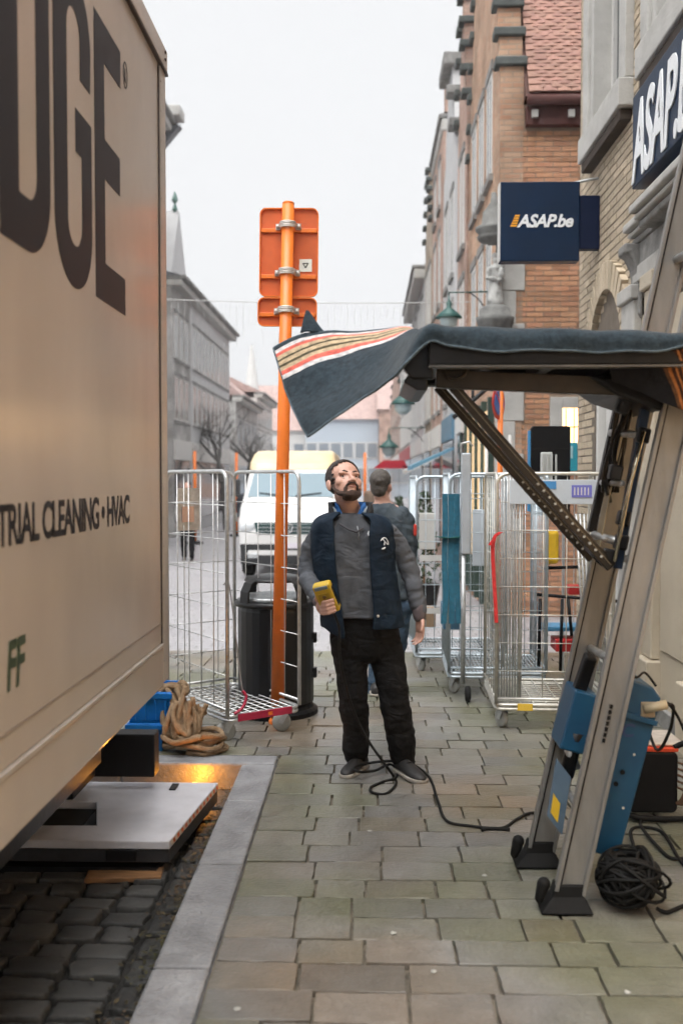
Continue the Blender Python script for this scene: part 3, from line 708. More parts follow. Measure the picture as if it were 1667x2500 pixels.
def asap_logo(parent, at, right, up, h, depth, stripes=True):
    me = text_mesh('ASAP.be', h * 1.42, bold=h * 0.045, shear=0.28, depth=depth, spacing=0.93)
    text_on('lettering', me, at, right, up, LETW, parent)
    if stripes:
        r, u = V(right), V(up); n = r.cross(u)
        for k in range(5):
            z0 = h * (0.02 + k * 0.205); x0 = -h * 0.62 + z0 * 0.28 + k * h * 0.03; x1 = -h * 0.10 + z0 * 0.28
            MB().prism([(x0, z0), (x1, z0), (x1 + 0.04 * h, z0 + h * 0.14), (x0 + 0.04 * h, z0 + h * 0.14)], V(at) + n * (-depth), r, u, n, depth * 2).build('logo_stripe', ORG, parent)
p = PY(1188, 521, YS)
asap_logo(hs_, (p.x, YS - 0.001, p.z), (1, 0, 0), (0, 0, 1), 0.106, 0.003)
for o in hs_.children:
    if o.name.startswith('lettering'):
        w = max(v.co.x for v in o.data.vertices) - p.x; q = PY(1316, 520, YS).x - p.x
        for v in o.data.vertices: v.co.x = p.x + (v.co.x - p.x) * q / w
fs_ = thing('fascia_sign', 'long navy fascia sign with big white raised italic letters above the shop door', 'sign', (1.8, 5.5, 3.6))
SXF = 1.80
MB().bx(SXF, WX + 0.015, 3.6, 6.93, 3.64, 4.26).build('sign_box', NAVY, fs_, bevel=0.006)
me = text_mesh('ASAP.be', 0.70, bold=0.014, shear=0.25, depth=0.004, spacing=0.92, sx=0.60)
text_on('lettering', me, (SXF - 0.006, 6.90, 3.68), (0, -1, 0), (0, 0, 1), LETW, fs_)
for k in range(4):
    MB().bx(WX - 0.05, WX + 0.016, 6.95, 7.16 - 0.03 * k, 3.44 + 0.05 * k, 3.475 + 0.05 * k).build('logo_stripe', ORG, fs_)

# ---------------- corner house beyond the lane: orange brick, tiled roof, stepped gable on the street
HX, HY = 1.69, 13.0
g0 = zg(13)
corner = thing('corner_brick_house', 'orange brick corner house with red tiled roof and stepped gable beyond the lane', 'house', (HX + 3, 15, g0))
MB().bx(HX + 0.02, HX + 7.5, HY + 0.02, 17.0, g0 - 0.2, 6.45).build('wall', mat('red_mortar', (0.30, 0.22, 0.16), 0.95, var=0.2), corner)
fr_c = lambda a, b, n: V((a, HY + 0.02 - n, b))
lw = (PY(1262, 960, HY).x, 3.45, PY(1290, 1030, HY).z, PY(1290, 912, HY).z)
quoins = []
for k in range(10):
    z0 = 0.30 + k * 0.42; quoins.append((HX, HX + (0.33 if k % 2 else 0.22), z0, z0 + 0.42))
brick_field(corner, fr_c, HX + 0.02, HX + 2.3, g0, 6.15, [lw] + quoins, RB_, near_score, L=0.22, H=0.066, limit=300, joint=0.012, proud=0.008)
for i, q in enumerate(quoins):
    MB().bx(q[0] - 0.012, q[1] - 0.006, HY - 0.012, HY + 0.3, q[2] + 0.004, q[3] - 0.004).build('quoin', STONE, corner, bevel=0.008)
MB().bx(lw[0], lw[0] + 0.16, HY - 0.02, HY + 0.1, lw[2] - 0.05, lw[3]).bx(lw[0] + .16, lw[1], HY - .02, HY + .1, lw[3] - .14, lw[3]).bx(lw[0] + .16, lw[1], HY - .03, HY + .1, lw[2] - .05, lw[2] + .04).build('window_surround', STONE, corner, bevel=0.008)
lp_ = MB().bx(lw[0] + 0.162, lw[1], HY + 0.0, HY + 0.012, lw[2] + 0.042, lw[3] - 0.142).build('lit_pane', mat('lamp_lit_window', (0.9, 0.6, 0.25), 0.3, emit=(1.0, 0.58, 0.25), estr=1.2), corner)
for k in range(9):
    x = lw[0] + 0.2 + k * 0.105; MB().bx(x, x + 0.012, HY - 0.008, HY - 0.001, lw[2] + 0.05, lw[3] - 0.15).build('glazing_bar', mat('brown_frame', (0.25, 0.08, 0.02), 0.5), lp_)
MB().bx(lw[0] + .17, lw[1], HY - .007, HY - .002, (lw[2] + lw[3]) / 2 - .06, (lw[2] + lw[3]) / 2 - .045).build('glazing_bar', MATS['brown_frame'], lp_)
# eaves: dark board, gutter and pale corbels
EAVE = mat('oxblood_eaves', (0.085, 0.025, 0.02), 0.6, var=0.2)
MB().bx(HX + 0.32, HX + 7.5, HY - 0.10, HY + 0.03, 6.16, 6.40).build('eaves_board', EAVE, corner, bevel=0.01)
MB().tube([(HX + 0.32, HY - 0.17, 6.45), (HX + 7.5, HY - 0.17, 6.45)], 0.07, 10).build('gutter', EAVE, corner, smooth=True)
for x in (HX + 0.42, HX + 0.88, HX + 1.34, HX + 1.8, HX + 2.26):
    MB().bx(x - 0.04, x + 0.04, HY - 0.16, HY - 0.105, 6.24, 6.33).build('corbel', STONE, corner)
# roof slope of single tiles
TILE = [mat('roof_tile', (0.27, 0.135, 0.10), 0.75, color2=(0.37, 0.21, 0.16), vscale=6, bump=0.2, obj_var=0.2), mat('roof_tiles', (0.27, 0.135, 0.10), 0.75, color2=(0.37, 0.21, 0.16), vscale=6, bump=0.2, island=0.2)]
RY0, RZ0, RY1, RZ1 = HY - 0.2, 6.52, HY + 2.2, 11.4
sl = V((0, RY1 - RY0, RZ1 - RZ0)); SL = sl.length; sl.normalize(); rn = V((1, 0, 0)).cross(sl); rn = rn if rn.y < 0 else -rn
MB().add([(HX + 0.3, RY0 + .03, RZ0 - .03), (HX + 7.5, RY0 + .03, RZ0 - .03), (HX + 7.5, RY1, RZ1 - .05), (HX + 0.3, RY1, RZ1 - .05), (HX + .3, HY + 4.6, 6.5), (HX + 7.5, HY + 4.6, 6.5)], [(0, 1, 2, 3), (3, 2, 5, 4), (0, 3, 4), (1, 5, 2), (0, 4, 5, 1)]).build('roof', mat('roof_boards', (0.10, 0.05, 0.04), 0.9), corner)
roof_o = [o for o in corner.children if o.name.startswith('roof')][0]
tv = []
for i in range(4):
    r_ = random.Random(i); m = MB()
    m.add([(-.085, 0, 0.028), (.085, 0, 0.028 + r_.uniform(-.004, .004)), (.085, .22, 0.004), (-.085, .22, 0.004), (-.085, 0, 0.004), (.085, 0, 0.004), (0, 0, 0.036)], [(0, 6, 3), (6, 1, 2), (6, 2, 3), (4, 5, 1, 6, 0), (4, 0, 3), (5, 2, 1)])
    tv.append(m.mesh('roof_tile', TILE[0]))
M3 = Matrix((V((1, 0, 0)), sl, rn)).transposed(); rngt = random.Random(5); rest = MB(); cnt = 0
for j in range(int(SL / 0.060)):
    for i in range(14 if j < 30 else 12):
        c = V((HX + 0.42 + i * 0.178 + (0.089 if j % 2 else 0), RY0, RZ0)) + sl * (j * 0.060) + rn * rngt.uniform(0, .008)
        if c.x > HX + 2.7: continue
        if cnt < 300 and in_frame(c):
            o = bpy.data.objects.new('roof_tile', rngt.choice(tv)); link(o, roof_o); o.matrix_basis = Matrix.Translation(c) @ M3.to_4x4(); cnt += 1
        else:
            me = rngt.choice(tv); b = len(rest.v); rest.v += [c + M3 @ v.co for v in me.vertices]; rest.f += [tuple(b + q for q in f.vertices) for f in me.polygons]
tag(rest.build('far_tiles', TILE[1], roof_o), kind='stuff')

# stepped gables and fronts along the right-hand side
def coursed(name, c1, c2, mort, sc=1.0):
    m = bpy.data.materials.new(name); m.use_nodes = True; n, l = m.node_tree.nodes, m.node_tree.links; b = n['Principled BSDF']; MATS[name] = m
    tc = n.new('ShaderNodeTexCoord'); sp = n.new('ShaderNodeSeparateXYZ'); cb = n.new('ShaderNodeCombineXYZ'); ad = n.new('ShaderNodeMath')
    l.new(tc.outputs['Object'], sp.inputs[0]); l.new(sp.outputs['X'], ad.inputs[0]); l.new(sp.outputs['Y'], ad.inputs[1]); l.new(ad.outputs[0], cb.inputs['X']); l.new(sp.outputs['Z'], cb.inputs['Y'])
    br = n.new('ShaderNodeTexBrick'); br.inputs['Scale'].default_value = sc; br.inputs['Brick Width'].default_value = .22; br.inputs['Row Height'].default_value = .068; br.inputs['Mortar Size'].default_value = .008
    br.inputs['Color1'].default_value = (*c1, 1); br.inputs['Color2'].default_value = (*c2, 1); br.inputs['Mortar'].default_value = (*mort, 1); l.new(cb.outputs[0], br.inputs['Vector'])
    nz = n.new('ShaderNodeTexNoise'); nz.inputs['Scale'].default_value = 1.1; nz.inputs['Detail'].default_value = 4; l.new(tc.outputs['Object'], nz.inputs['Vector'])
    cr = n.new('ShaderNodeValToRGB'); cr.color_ramp.elements[0].position = .3; cr.color_ramp.elements[0].color = (.55, .53, .50, 1); cr.color_ramp.elements[1].position = .68; cr.color_ramp.elements[1].color = (1.15, 1.14, 1.12, 1); l.new(nz.outputs['Fac'], cr.inputs[0])
    mx = n.new('ShaderNodeMix'); mx.data_type = 'RGBA'; mx.blend_type = 'MULTIPLY'; mx.inputs['Factor'].default_value = 1; l.new(br.outputs['Color'], mx.inputs['A']); l.new(cr.outputs[0], mx.inputs['B']); l.new(mx.outputs['Result'], b.inputs['Base Color'])
    b.inputs['Roughness'].default_value = .88; bp = n.new('ShaderNodeBump'); bp.invert = True; bp.inputs['Strength'].default_value = .6; bp.inputs['Distance'].default_value = .01; l.new(br.outputs['Fac'], bp.inputs['Height']); l.new(bp.outputs[0], b.inputs['Normal'])
    return m
def step_profile(y0, y1, ze, zt, steps):
    h = (y1 - y0) / 2; L = []; 
    for i in range(steps + 1):
        w = h * (i / (steps + 0.6)); z = ze + (zt - ze) * (i + 1) / (steps + 1)
        L += [(y0 + w, z - (zt - ze) / (steps + 1)), (y0 + w, z)]
    R = [(y0 + y1 - p[0], p[1]) for p in reversed(L)]
    return L + R
COPING = mat('dark_coping', (0.075, 0.085, 0.08), 0.7, var=0.3)
def front_windows(parent, x, y0, y1, floors, n, gz, frame_m=WHITEPAINT, side=1, w=0.62):
    """windows of a street front: recess, frame, pane, sill; side = +1 on the right of the street"""
    for (z0, z1) in floors:
        for k in range(n):
            c = y0 + (y1 - y0) * (k + 0.5) / n; ww = min(w, (y1 - y0) / n * 0.62)
            X = lambda d: x - side * d
            fr = MB().bx(X(0.012), X(-0.06), c - ww / 2, c + ww / 2, z0, z0 + .07).bx(X(0.012), X(-0.06), c - ww / 2, c + ww / 2, z1 - .07, z1).bx(X(.012), X(-.06), c - ww / 2, c - ww / 2 + .07, z0 + .07, z1 - .07).bx(X(.012), X(-.06), c + ww / 2 - .07, c + ww / 2, z0 + .07, z1 - .07).bx(X(.010), X(-.06), c - .03, c + .03, z0 + .07, z1 - .07).build('window', frame_m, parent)
            MB().bx(X(0.004), X(-0.02), c - ww / 2 + .07, c + ww / 2 - .07, z0 + .07, z1 - .07).build('pane', GLASS, fr)
            MB().bx(X(0.06), X(-0.02), c - ww / 2 - .08, c + ww / 2 + .08, z0 - .10, z0 - .004).build('sill', STONED, fr)
            MB().bx(X(0.03), X(-0.02), c - ww / 2 - .06, c + ww / 2 + .06, z1 + .004, z1 + .13).build('lintel', STONED, fr)
def gable_front(parent, x, y0, y1, ze, zt, steps, m, copem, th=0.35, proj=0.10):
    pf = step_profile(y0, y1, ze, zt, steps)
    MB().prism([(y0, -0.6)] + pf + [(y1, -0.6)], (x, 0, 0), (0, 1, 0), (0, 0, 1), (1, 0, 0), th).build('gable_wall', m, parent)
    for i in range(1, len(pf) - 1, 2):
        a, b = pf[i], pf[i + 1]
        if abs(a[1] - b[1]) < 1e-6:
            MB().bx(x - proj, x + th + proj * .6, min(a[0], b[0]) - 0.05, max(a[0], b[0]) + 0.05, a[1] + 0.004, a[1] + 0.12).build('coping', copem, parent, bevel=0.02)
PINK = coursed('pink_beige_brick', (0.47, 0.29, 0.235), (0.55, 0.385, 0.32), (0.40, 0.31, 0.26))
BEIGE = coursed('beige_brick', (0.44, 0.35, 0.27), (0.52, 0.43, 0.34), (0.38, 0.33, 0.28))
GREYR = mat('grey_render', (0.50, 0.50, 0.505), 0.85, color2=(0.58, 0.58, 0.58), vscale=2)
SLATE = mat('slate_roof', (0.16, 0.165, 0.175), 0.6, var=0.25, vscale=4)
REDR = mat('far_red_roof', (0.40, 0.29, 0.265), 0.8, var=0.2, vscale=3)
# the corner house's own stepped gable
gable_front(corner, HX, HY + .004, 17.0, 6.5, 12.6, 13, coursed('weathered_brick_front', (0.46, 0.255, 0.165), (0.54, 0.36, 0.25), (0.38, 0.29, 0.22)), COPING, th=0.30, proj=.07)
front_windows(corner, HX, HY + 0.6, 16.6, [(3.4, 5.0), (5.8, 7.2)], 3, g0)
MB().bx(HX - 0.04, HX - 0.003, HY + 0.5, 16.7, g0 + 0.6, 2.6).build('lit_shopfront', LIT, corner)
for k in range(6):
    y = HY + 0.45 + k * 0.82
    MB().bx(HX - 0.08, HX - 0.001, y, y + 0.1, g0, 2.75).build('shopfront_post', mat('dark_green_wood', (0.03, 0.06, 0.05), 0.5), corner)
def house_r(name, label, x, y0, y1, ze, zt, steps, m, roofm, nwin, floors, style='step', cope=COPING, shop=None):
    g = zg(y0)
    h = thing(name, label, 'house', (x + 3, (y0 + y1) / 2, g))
    MB().bx(x + 0.30, x + 8, y0 + 0.01, y1 - 0.01, g - 0.3, ze).build('wall', m, h)
    if style == 'step': gable_front(h, x, y0 + .005, y1 - .005, ze, zt, steps, m, cope)
    elif style == 'curve':
        c = (y0 + y1) / 2; hw = (y1 - y0) / 2
        L = [(y0, ze), (y0 + hw * .05, ze + (zt - ze) * .25), (y0 + hw * .30, ze + (zt - ze) * .35), (y0 + hw * .38, ze + (zt - ze) * .62), (y0 + hw * .62, ze + (zt - ze) * .70), (y0 + hw * .68, zt)]
        pf = L + [(2 * c - p[0], p[1]) for p in reversed(L)]
        MB().prism([(y0 + .005, g - .3)] + pf + [(y1 - .005, g - .3)], (x, 0, 0), (0, 1, 0), (0, 0, 1), (1, 0, 0), 0.35).build('gable_wall', m, h)
        for q in (2, 4): MB().bx(x - 0.14, x + 0.45, pf[q - 1][0], pf[q][0], pf[q][1] + .003, pf[q][1] + .16).build('coping', cope, h, bevel=.02)
        MB().bx(x - 0.18, x + 0.45, y0 + hw * .6, y1 - hw * .6, zt + .003, zt + .25).build('coping', cope, h, bevel=.03)
    else:
        MB().bx(x, x + 0.3, y0 + .005, y1 - .005, g - .3, ze).build('front_wall', m, h)
        pj = .30 if style == 'flat' else .04
        MB().bx(x - pj, x + 0.3, y0 + .002, y1 - .002, ze + .004, ze + 0.28).build('cornice', STONE, h, bevel=.04)
        MB().bx(x - pj - .06, x + 0.3, y0 + .002, y1 - .002, ze + .285, ze + 0.40).build('gutter', STONED, h, bevel=.04)
    zr = zt if style in ('flat', 'plain') else zt - 0.3
    c = (y0 + y1) / 2
    if style in ('flat', 'plain'):
        MB().add([(x - .0, y0, ze + .41), (x - .0, y1, ze + .41), (x + 3.6, y1, zr), (x + 3.6, y0, zr), (x + 8, y0, ze + .41), (x + 8, y1, ze + .41)], [(0, 1, 2, 3), (3, 2, 5, 4), (0, 3, 4), (1, 5, 2)]).build('roof', roofm, h)
    else:
        MB().add([(x + .3, y0, ze), (x + 8, y0, ze), (x + 8, c, zr), (x + .3, c, zr), (x + .3, y1, ze), (x + 8, y1, ze)], [(0, 1, 2, 3), (3, 2, 5, 4), (0, 3, 4), (1, 5, 2)]).build('roof', roofm, h)
    front_windows(h, x, y0 + .3, y1 - .3, floors, nwin, g)
    MB().bx(x - 0.03, x - 0.002, y0 + .4, y1 - .4, g + .5, g + 2.7).build('shop_glass', GLASS, h)
    MB().bx(x - 0.06, x - 0.002, y0 + .3, y1 - .3, g + 2.72, g + 3.2).build('shop_board', shop or WHITEPAINT, h)
    return h
house_r('gabled_house', 'narrow pinkish stepped-gable house just past the corner brick house', 1.66, 17.0, 18.7, 7.6, 10.0, 4, PINK, REDR, 2, [(3.3, 5.1), (5.7, 7.3)])
house_r('gabled_house', 'grey house with curved gable third beyond the lane', 1.64, 18.7, 22.0, 7.4, 9.7, 4, GREYR, SLATE, 2, [(3.2, 5.0), (5.6, 7.2)], 'curve', STONED, mat('shop_blue', (0.10, 0.2, 0.28), .5))
h4 = house_r('gabled_house', 'tall flat-topped pinkish house with a chimney beyond the curved gable', 1.63, 22.0, 25.6, 9.2, 10.0, 5, PINK, REDR, 2, [(3.2, 5.0), (5.6, 7.2), (7.8, 8.8)], 'plain')
MB().bx(1.7, 2.3, 22.1, 22.8, 9.3, 10.6).build('chimney', PINK, h4, bevel=.03)
house_r('gabled_house', 'beige narrow-windowed house before the deep grey cornice', 1.62, 25.6, 28.5, 7.9, 9.8, 5, BEIGE, REDR, 3, [(3.2, 5.0), (5.6, 7.2)], 'step')
house_r('gabled_house', 'grey house with a deep projecting cornice far down the right side', 1.60, 28.5, 37.0, 7.3, 9.4, 5, GREYR, SLATE, 4, [(3.2, 4.9), (5.4, 6.9)], 'flat')
house_r('gabled_house', 'low pale house at the far right beyond the deep cornice', 1.6, 37.0, 50.0, 6.6, 9.0, 5, WHITEPAINT, REDR, 5, [(3.0, 4.4), (4.9, 6.2)], 'plain', shop=mat('shop_red', (0.4, 0.05, 0.06), .5))
house_r('gabled_house', 'farthest pinkish gabled house on the right of the street', 1.6, 50.0, 70.0, 6.0, 9.0, 5, PINK, REDR, 5, [(3.0, 4.4), (4.8, 5.8)], 'step')

# ---------------- left side of the street
def house_l(name, label, x, y0, y1, ze, m, roofm, nwin, floors, ridge, shop=None):
    g = zg(y0); h = thing(name, label, 'house', (x - 4, (y0 + y1) / 2, g))
    MB().bx(x - 9, x, y0 + .005, y1 - .005, g - .3, ze).build('wall', m, h)
    MB().bx(x - 0.2, x + 0.35, y0, y1, ze + .004, ze + .22).build('cornice', STONE, h, bevel=.04)
    MB().bx(x - 0.2, x + 0.50, y0, y1, ze + .225, ze + .36).build('gutter', STONED, h, bevel=.04)
    MB().add([(x + .3, y0, ze + .365), (x + .3, y1, ze + .365), (x - 4, y1, ridge), (x - 4, y0, ridge), (x - 9, y0, ze + .365), (x - 9, y1, ze + .365)], [(0, 3, 2, 1), (3, 4, 5, 2), (0, 4, 3), (1, 2, 5)]).build('roof', roofm, h)
    front_windows(h, x, y0 + .3, y1 - .3, floors, nwin, g, side=-1, w=0.8)
    MB().bx(x + 0.002, x + 0.03, y0 + .4, y1 - .4, g + .5, g + 2.6).build('shop_glass', GLASS, h)
    MB().bx(x + 0.002, x + 0.08, y0 + .2, y1 - .2, g + 2.62, g + 3.3).build('shop_board', shop or WHITEPAINT, h)
    return h
GREYB = coursed('grey_brick_front', (0.46, 0.455, 0.45), (0.53, 0.525, 0.52), (0.42, 0.415, 0.41))
ht = house_l('street_house', 'tall house with a projecting roof cornice showing past the lorry', -6.72, 22, 33.0, 12.9, GREYB, SLATE, 6, [(3.6, 5.3), (5.8, 7.4), (8.6, 10.2)], 16)
MB().bx(-6.75, -6.02, 32.2, 33.0, 13.27, 13.62).build('gutter_end', STONE, ht, bevel=.05)
MB().add([(-6.7, 33.0, 12.4), (-6.7, 32.6, 12.4), (-6.1, 33.0, 13.1), (-6.1, 32.6, 13.1), (-6.7, 33, 13.1), (-6.7, 32.6, 13.1)], [(0, 2, 4), (1, 5, 3), (0, 1, 3, 2)]).build('bracket', SLATE, ht)
gh = house_l('street_house', 'grey gabled house with a finial just past the lorry', -6.5, 33.02, 36.5, 8.0, GREYB, SLATE, 3, [(3.6, 5.1), (5.7, 7.2)], 9.5)
MB().prism([(33.2, 8.37), (36.3, 8.37), (34.75, 10.9)], (-6.55, 0, 0), (0, 1, 0), (0, 0, 1), (-1, 0, 0), 4).build('dormer_gable', GREYR, gh)
MB().lathe([(0.02, 0), (0.1, 0.1), (0.03, 0.3), (0.12, 0.42), (0.02, 0.7)], (-6.7, 34.75, 10.85), 8).build('finial', mat('verdigris', (0.10, 0.20, 0.17), .7), gh)
gl = house_l('street_house', 'long grey three-storey house with rows of tall windows on the left', -6.5, 36.52, 46.8, 8.0, GREYR, SLATE, 9, [(3.6, 5.1), (5.7, 7.25)], 9.2)
MB().bx(-8.0, -7.3, 36.8, 37.6, 8.4, 10.2).build('chimney', mat('lilac_grey', (0.42, 0.41, 0.48), .8), gl)
house_l('street_house', 'low brown-roofed house past the bare tree on the left', -6.9, 52, 62, 5.6, GREYB, REDR, 5, [(3.2, 4.8)], 9.6)
house_l('street_house', 'pale narrow house farther along the left side', -6.9, 62.02, 72, 6.6, WHITEPAINT, REDR, 5, [(3.2, 4.6), (5.0, 6.2)], 9.0)
# houses closing the far end of the street
def house_far(label, x0, x1, y, ze, zr, m, roofm, n):
    g = zg(y); h = thing('far_house', label, 'house', ((x0 + x1) / 2, y + 4, g))
    MB().bx(x0, x1, y, y + 8, g - .3, ze).build('wall', m, h)
    MB().add([(x0 - .2, y - .3, ze), (x1 + .2, y - .3, ze), (x1 + .2, y + 4, zr), (x0 - .2, y + 4, zr), (x0 - .2, y + 8.3, ze), (x1 + .2, y + 8.3, ze)], [(0, 1, 2, 3), (3, 2, 5, 4), (0, 3, 4), (1, 5, 2), (0, 4, 5, 1)]).build('roof', roofm, h)
    for k in range(n):
        for (z0, z1) in ((1.0, 2.6), (3.4, 5.0)):
            c = x0 + (x1 - x0) * (k + .5) / n
            f = MB().bx(c - .55, c + .55, y - .06, y + .02, z0, z1).build('window', WHITEPAINT, h)
            MB().bx(c - .45, c + .45, y - .08, y - .062, z0 + .1, z1 - .1).build('pane', mat('far_pale_glass', (.22, .25, .28), .3), f)
    return h
house_far('blue-grey fronted house closing the far end of the street', -6.0, 1.0, 96, 7.2, 11.5, mat('blue_grey_render', (0.42, 0.48, 0.54), .8, var=.08), REDR, 6)
house_far('pale house with pink roof at the far end left of the van', -15, -6.05, 98, 6.2, 11.0, WHITEPAINT, REDR, 6)
house_far('pinkish house at the far end beside the right-hand row', 1.05, 9, 94, 8.0, 12.0, PINK, REDR, 4)
ch = thing('church_spire', 'slim pale spire rising above the roofs far left of the pole', 'spire', (-10, 86, -.4))
MB().bx(-10.9, -9.1, 85, 86.8, -.4, 6).build('tower', WHITEPAINT, ch); MB().lathe([(1.2, 0), (0.9, 1), (0.1, 7)], (-10, 85.9, 6), 8).build('spire', WHITEPAINT, ch)
# ================================================================== street furniture and goods
ORANGE = mat('orange_sign_paint', (0.78, 0.185, 0.02), 0.42, var=0.10, vscale=5, rvar=0.1)
ORANGEB = mat('orange_sign_back', (0.64, 0.125, 0.028), 0.5, var=0.16, vscale=3, rvar=0.1)
GALV = mat('pale_clamp_metal', (0.62, 0.58, 0.54), 0.45, 0.4, var=0.15, vscale=20)
# ---------------- temporary road sign seen from behind
PYD = 6.73
sg = thing('road_sign', 'orange road sign on a tall orange pole, seen from behind', 'road sign', (-0.617, PYD, 0))
pb, pt = V((-0.617, PYD, 0.0)), PY(662, 468, PYD)
axis = (pt - pb).normalized()
MB().tube([pb, pb + (pt - pb) * .5, pt], [0.046, 0.043, 0.040], 20).build('pole', ORANGE, sg, smooth=True)
MB().lathe([(0.041, 0), (0.041, .006), (0.03, .014)], pt, 18).build('pole_cap', ORANGE, sg)
MB().lathe([(0.060, 0), (0.058, 0.02), (0.047, 0.035)], pb, 20).build('ground_collar', ORANGE, sg)
def plate(u0, v0, u1, v1, rails, nm):
    a, b = PY(u0, v0, PYD + 0.075), PY(u1, v1, PYD + 0.075); c = (a + b) / 2; w, h = abs(b.x - a.x), abs(a.z - b.z)
    tilt = Matrix.Rotation(0.012, 3, 'Y'); ex, ez = tilt @ V((1, 0, 0)), tilt @ V((0, 0, 1))
    p = MB().prism(rrect(w, h, 0.045), c, ex, ez, (0, 1, 0), 0.004).build(nm, ORANGEB, sg)
    N = rrect(w, h, 0.045); I = rrect(w - 0.016, h - 0.016, 0.038); k = len(N)
    m = MB(); o = c - V((0, 0.018, 0))
    out = [o + ex * q[0] + ez * q[1] for q in N]; inn = [o + ex * q[0] + ez * q[1] for q in I]
    m.add(out + inn + [q + V((0, .018, 0)) for q in out] + [q + V((0, .018, 0)) for q in inn],
          [(i, (i + 1) % k, k + (i + 1) % k, k + i) for i in range(k)] + [(i, 2 * k + i, 2 * k + (i + 1) % k, (i + 1) % k) for i in range(k)] + [(k + i, k + (i + 1) % k, 3 * k + (i + 1) % k, 3 * k + i) for i in range(k)])
    m.build('rim', ORANGE, p)
    for v in rails:
        z = PY(663, v, PYD + .07).z; m0 = c + ez * (z - c.z)
        MB().beam(m0 - ex * (w / 2 - .012) - V((0, .009, 0)), m0 + ex * (w / 2 - .012) - V((0, .009, 0)), 0.018, 0.028).build('stiffening_rail', ORANGE, p, bevel=.003)
        q = pb + axis * ((z + .022 - pb.z) / axis.z); R = 0.050
        arcp = [q + V((R * cos(radians(t)), -R * sin(radians(t)), 0)) for t in range(10, 171, 16)]
        arcp = [q + V((R + .035, 0.055, 0)), q + V((R + .004, 0.05, 0))] + arcp + [q + V((-R - .004, 0.05, 0)), q + V((-R - .035, 0.055, 0))]
        mm = MB()
        for s in (-.016, -.006, .006, .016): mm.tube([t + V((0, 0, s)) for t in arcp], 0.006, 6)
        mm.build('clamp', GALV, sg, smooth=True)
        for sx in (-1, 1): MB().lathe([(0.012, 0), (0.012, .012), (.005, .016)], q + V((sx * (R + .022), .045, 0)), 6, Matrix.Rotation(pi / 2, 3, 'X')).build('bolt', GALV, sg)
    return p
plate(596, 479, 731, 682, (530, 636), 'main_plate')
plate(592, 684, 728, 750, (723,), 'lower_plate')
a, b = PY(687, 624, PYD + .070), PY(716, 595, PYD + .070)
st = MB().bx(a.x, b.x, a.y, a.y + .003, a.z, b.z).build('sticker', mat('sticker_white', (0.72, 0.76, 0.70), .5), sg)
c = (a + b) / 2; m = MB()
tri = [(-.018, .014), (.018, .014), (0, -.016)]
for i in range(3):
    p, q = tri[i], tri[(i + 1) % 3]
    m.beam((c.x + p[0], a.y - .001, c.z + p[1]), (c.x + q[0], a.y - .001, c.z + q[1]), 0.002, 0.005)
m.build('sticker_mark', BLACK, st)
for (v0, v1) in ((764, 796), (802, 852)):
    q0, q1 = PY(645, v1, PYD + .02), PY(652, v0, PYD + .02)
    MB().bx(q0.x - .012, q1.x, PYD - .0, PYD + .06, q0.z, q1.z).build('bracket', GALV if v0 > 800 else mat('tan_bracket', (.45, .27, .15), .6), sg, bevel=.006)

# ---------------- litter bin
bx_, by_ = -0.655, 7.06
bn = thing('litter_bin', 'black round litter bin with a hooded top behind the orange pole', 'litter bin', (bx_, by_, 0))
MB().lathe([(0.20, 0.0), (0.30, 0.0), (0.30, 0.03), (0.27, 0.05), (0.255, 0.08)], (bx_, by_, 0), 32).build('base', BLACK, bn, smooth=False)
m = MB(); N = 28; rg = []
BINM = mat('black_bin_metal', (0.006, 0.006, 0.007), 0.36, 0.15, var=0.3, vscale=9, bump=0.04)
for z, r in ((0.07, .255), (0.09, .268), (0.74, .268), (0.765, .262)):
    rg.append([V((bx_ + r * (1 + .006 * (k % 2)) * cos(2 * pi * k / (2 * N)), by_ + r * (1 + .006 * (k % 2)) * sin(2 * pi * k / (2 * N)), z)) for k in range(2 * N)])
m.loft(rg).build('body', BINM, bn)
m = MB()
m.lathe([(0.24, .765), (0.292, .77), (0.295, .80), (0.275, .812), (0.25, .80)], (bx_, by_, 0), 32); m.build('collar', BINM, bn, smooth=True)
MB().lathe([(0.22, 0.80), (0.245, 0.805), (0.25, 0.83), (0.235, 0.84), (0.20, .815)], (bx_, by_, 0), 32).build('inner_ring', STEEL2, bn, smooth=True)
for k in range(4):
    a0 = radians(45 + 90 * k); pts = [V((bx_ + r * cos(a0), by_ + r * sin(a0), z)) for r, z in ((.275, .80), (.268, .88), (.235, .94), (.19, .965))]
    m = MB(); t = V((-sin(a0), cos(a0), 0))
    m.loft([[p + t * w + V((cos(a0), sin(a0), 0)) * d for w, d in ((-.045, 0), (.045, 0), (.045, .016), (-.045, .016))] for p in pts]); m.build('hood_post', BINM, bn, bevel=.005)
MB().lathe([(0.001, .935), (0.18, .94), (0.225, .945), (0.215, .962), (0.12, .985), (0.001, .992)], (bx_, by_, 0), 32).build('hood', BINM, bn, smooth=True)
for z in (.25, .5): MB().bx(bx_ + .262, bx_ + .292, by_ - .03, by_ + .03, z, z + .07).build('hinge', BLACK, bn, bevel=.006)

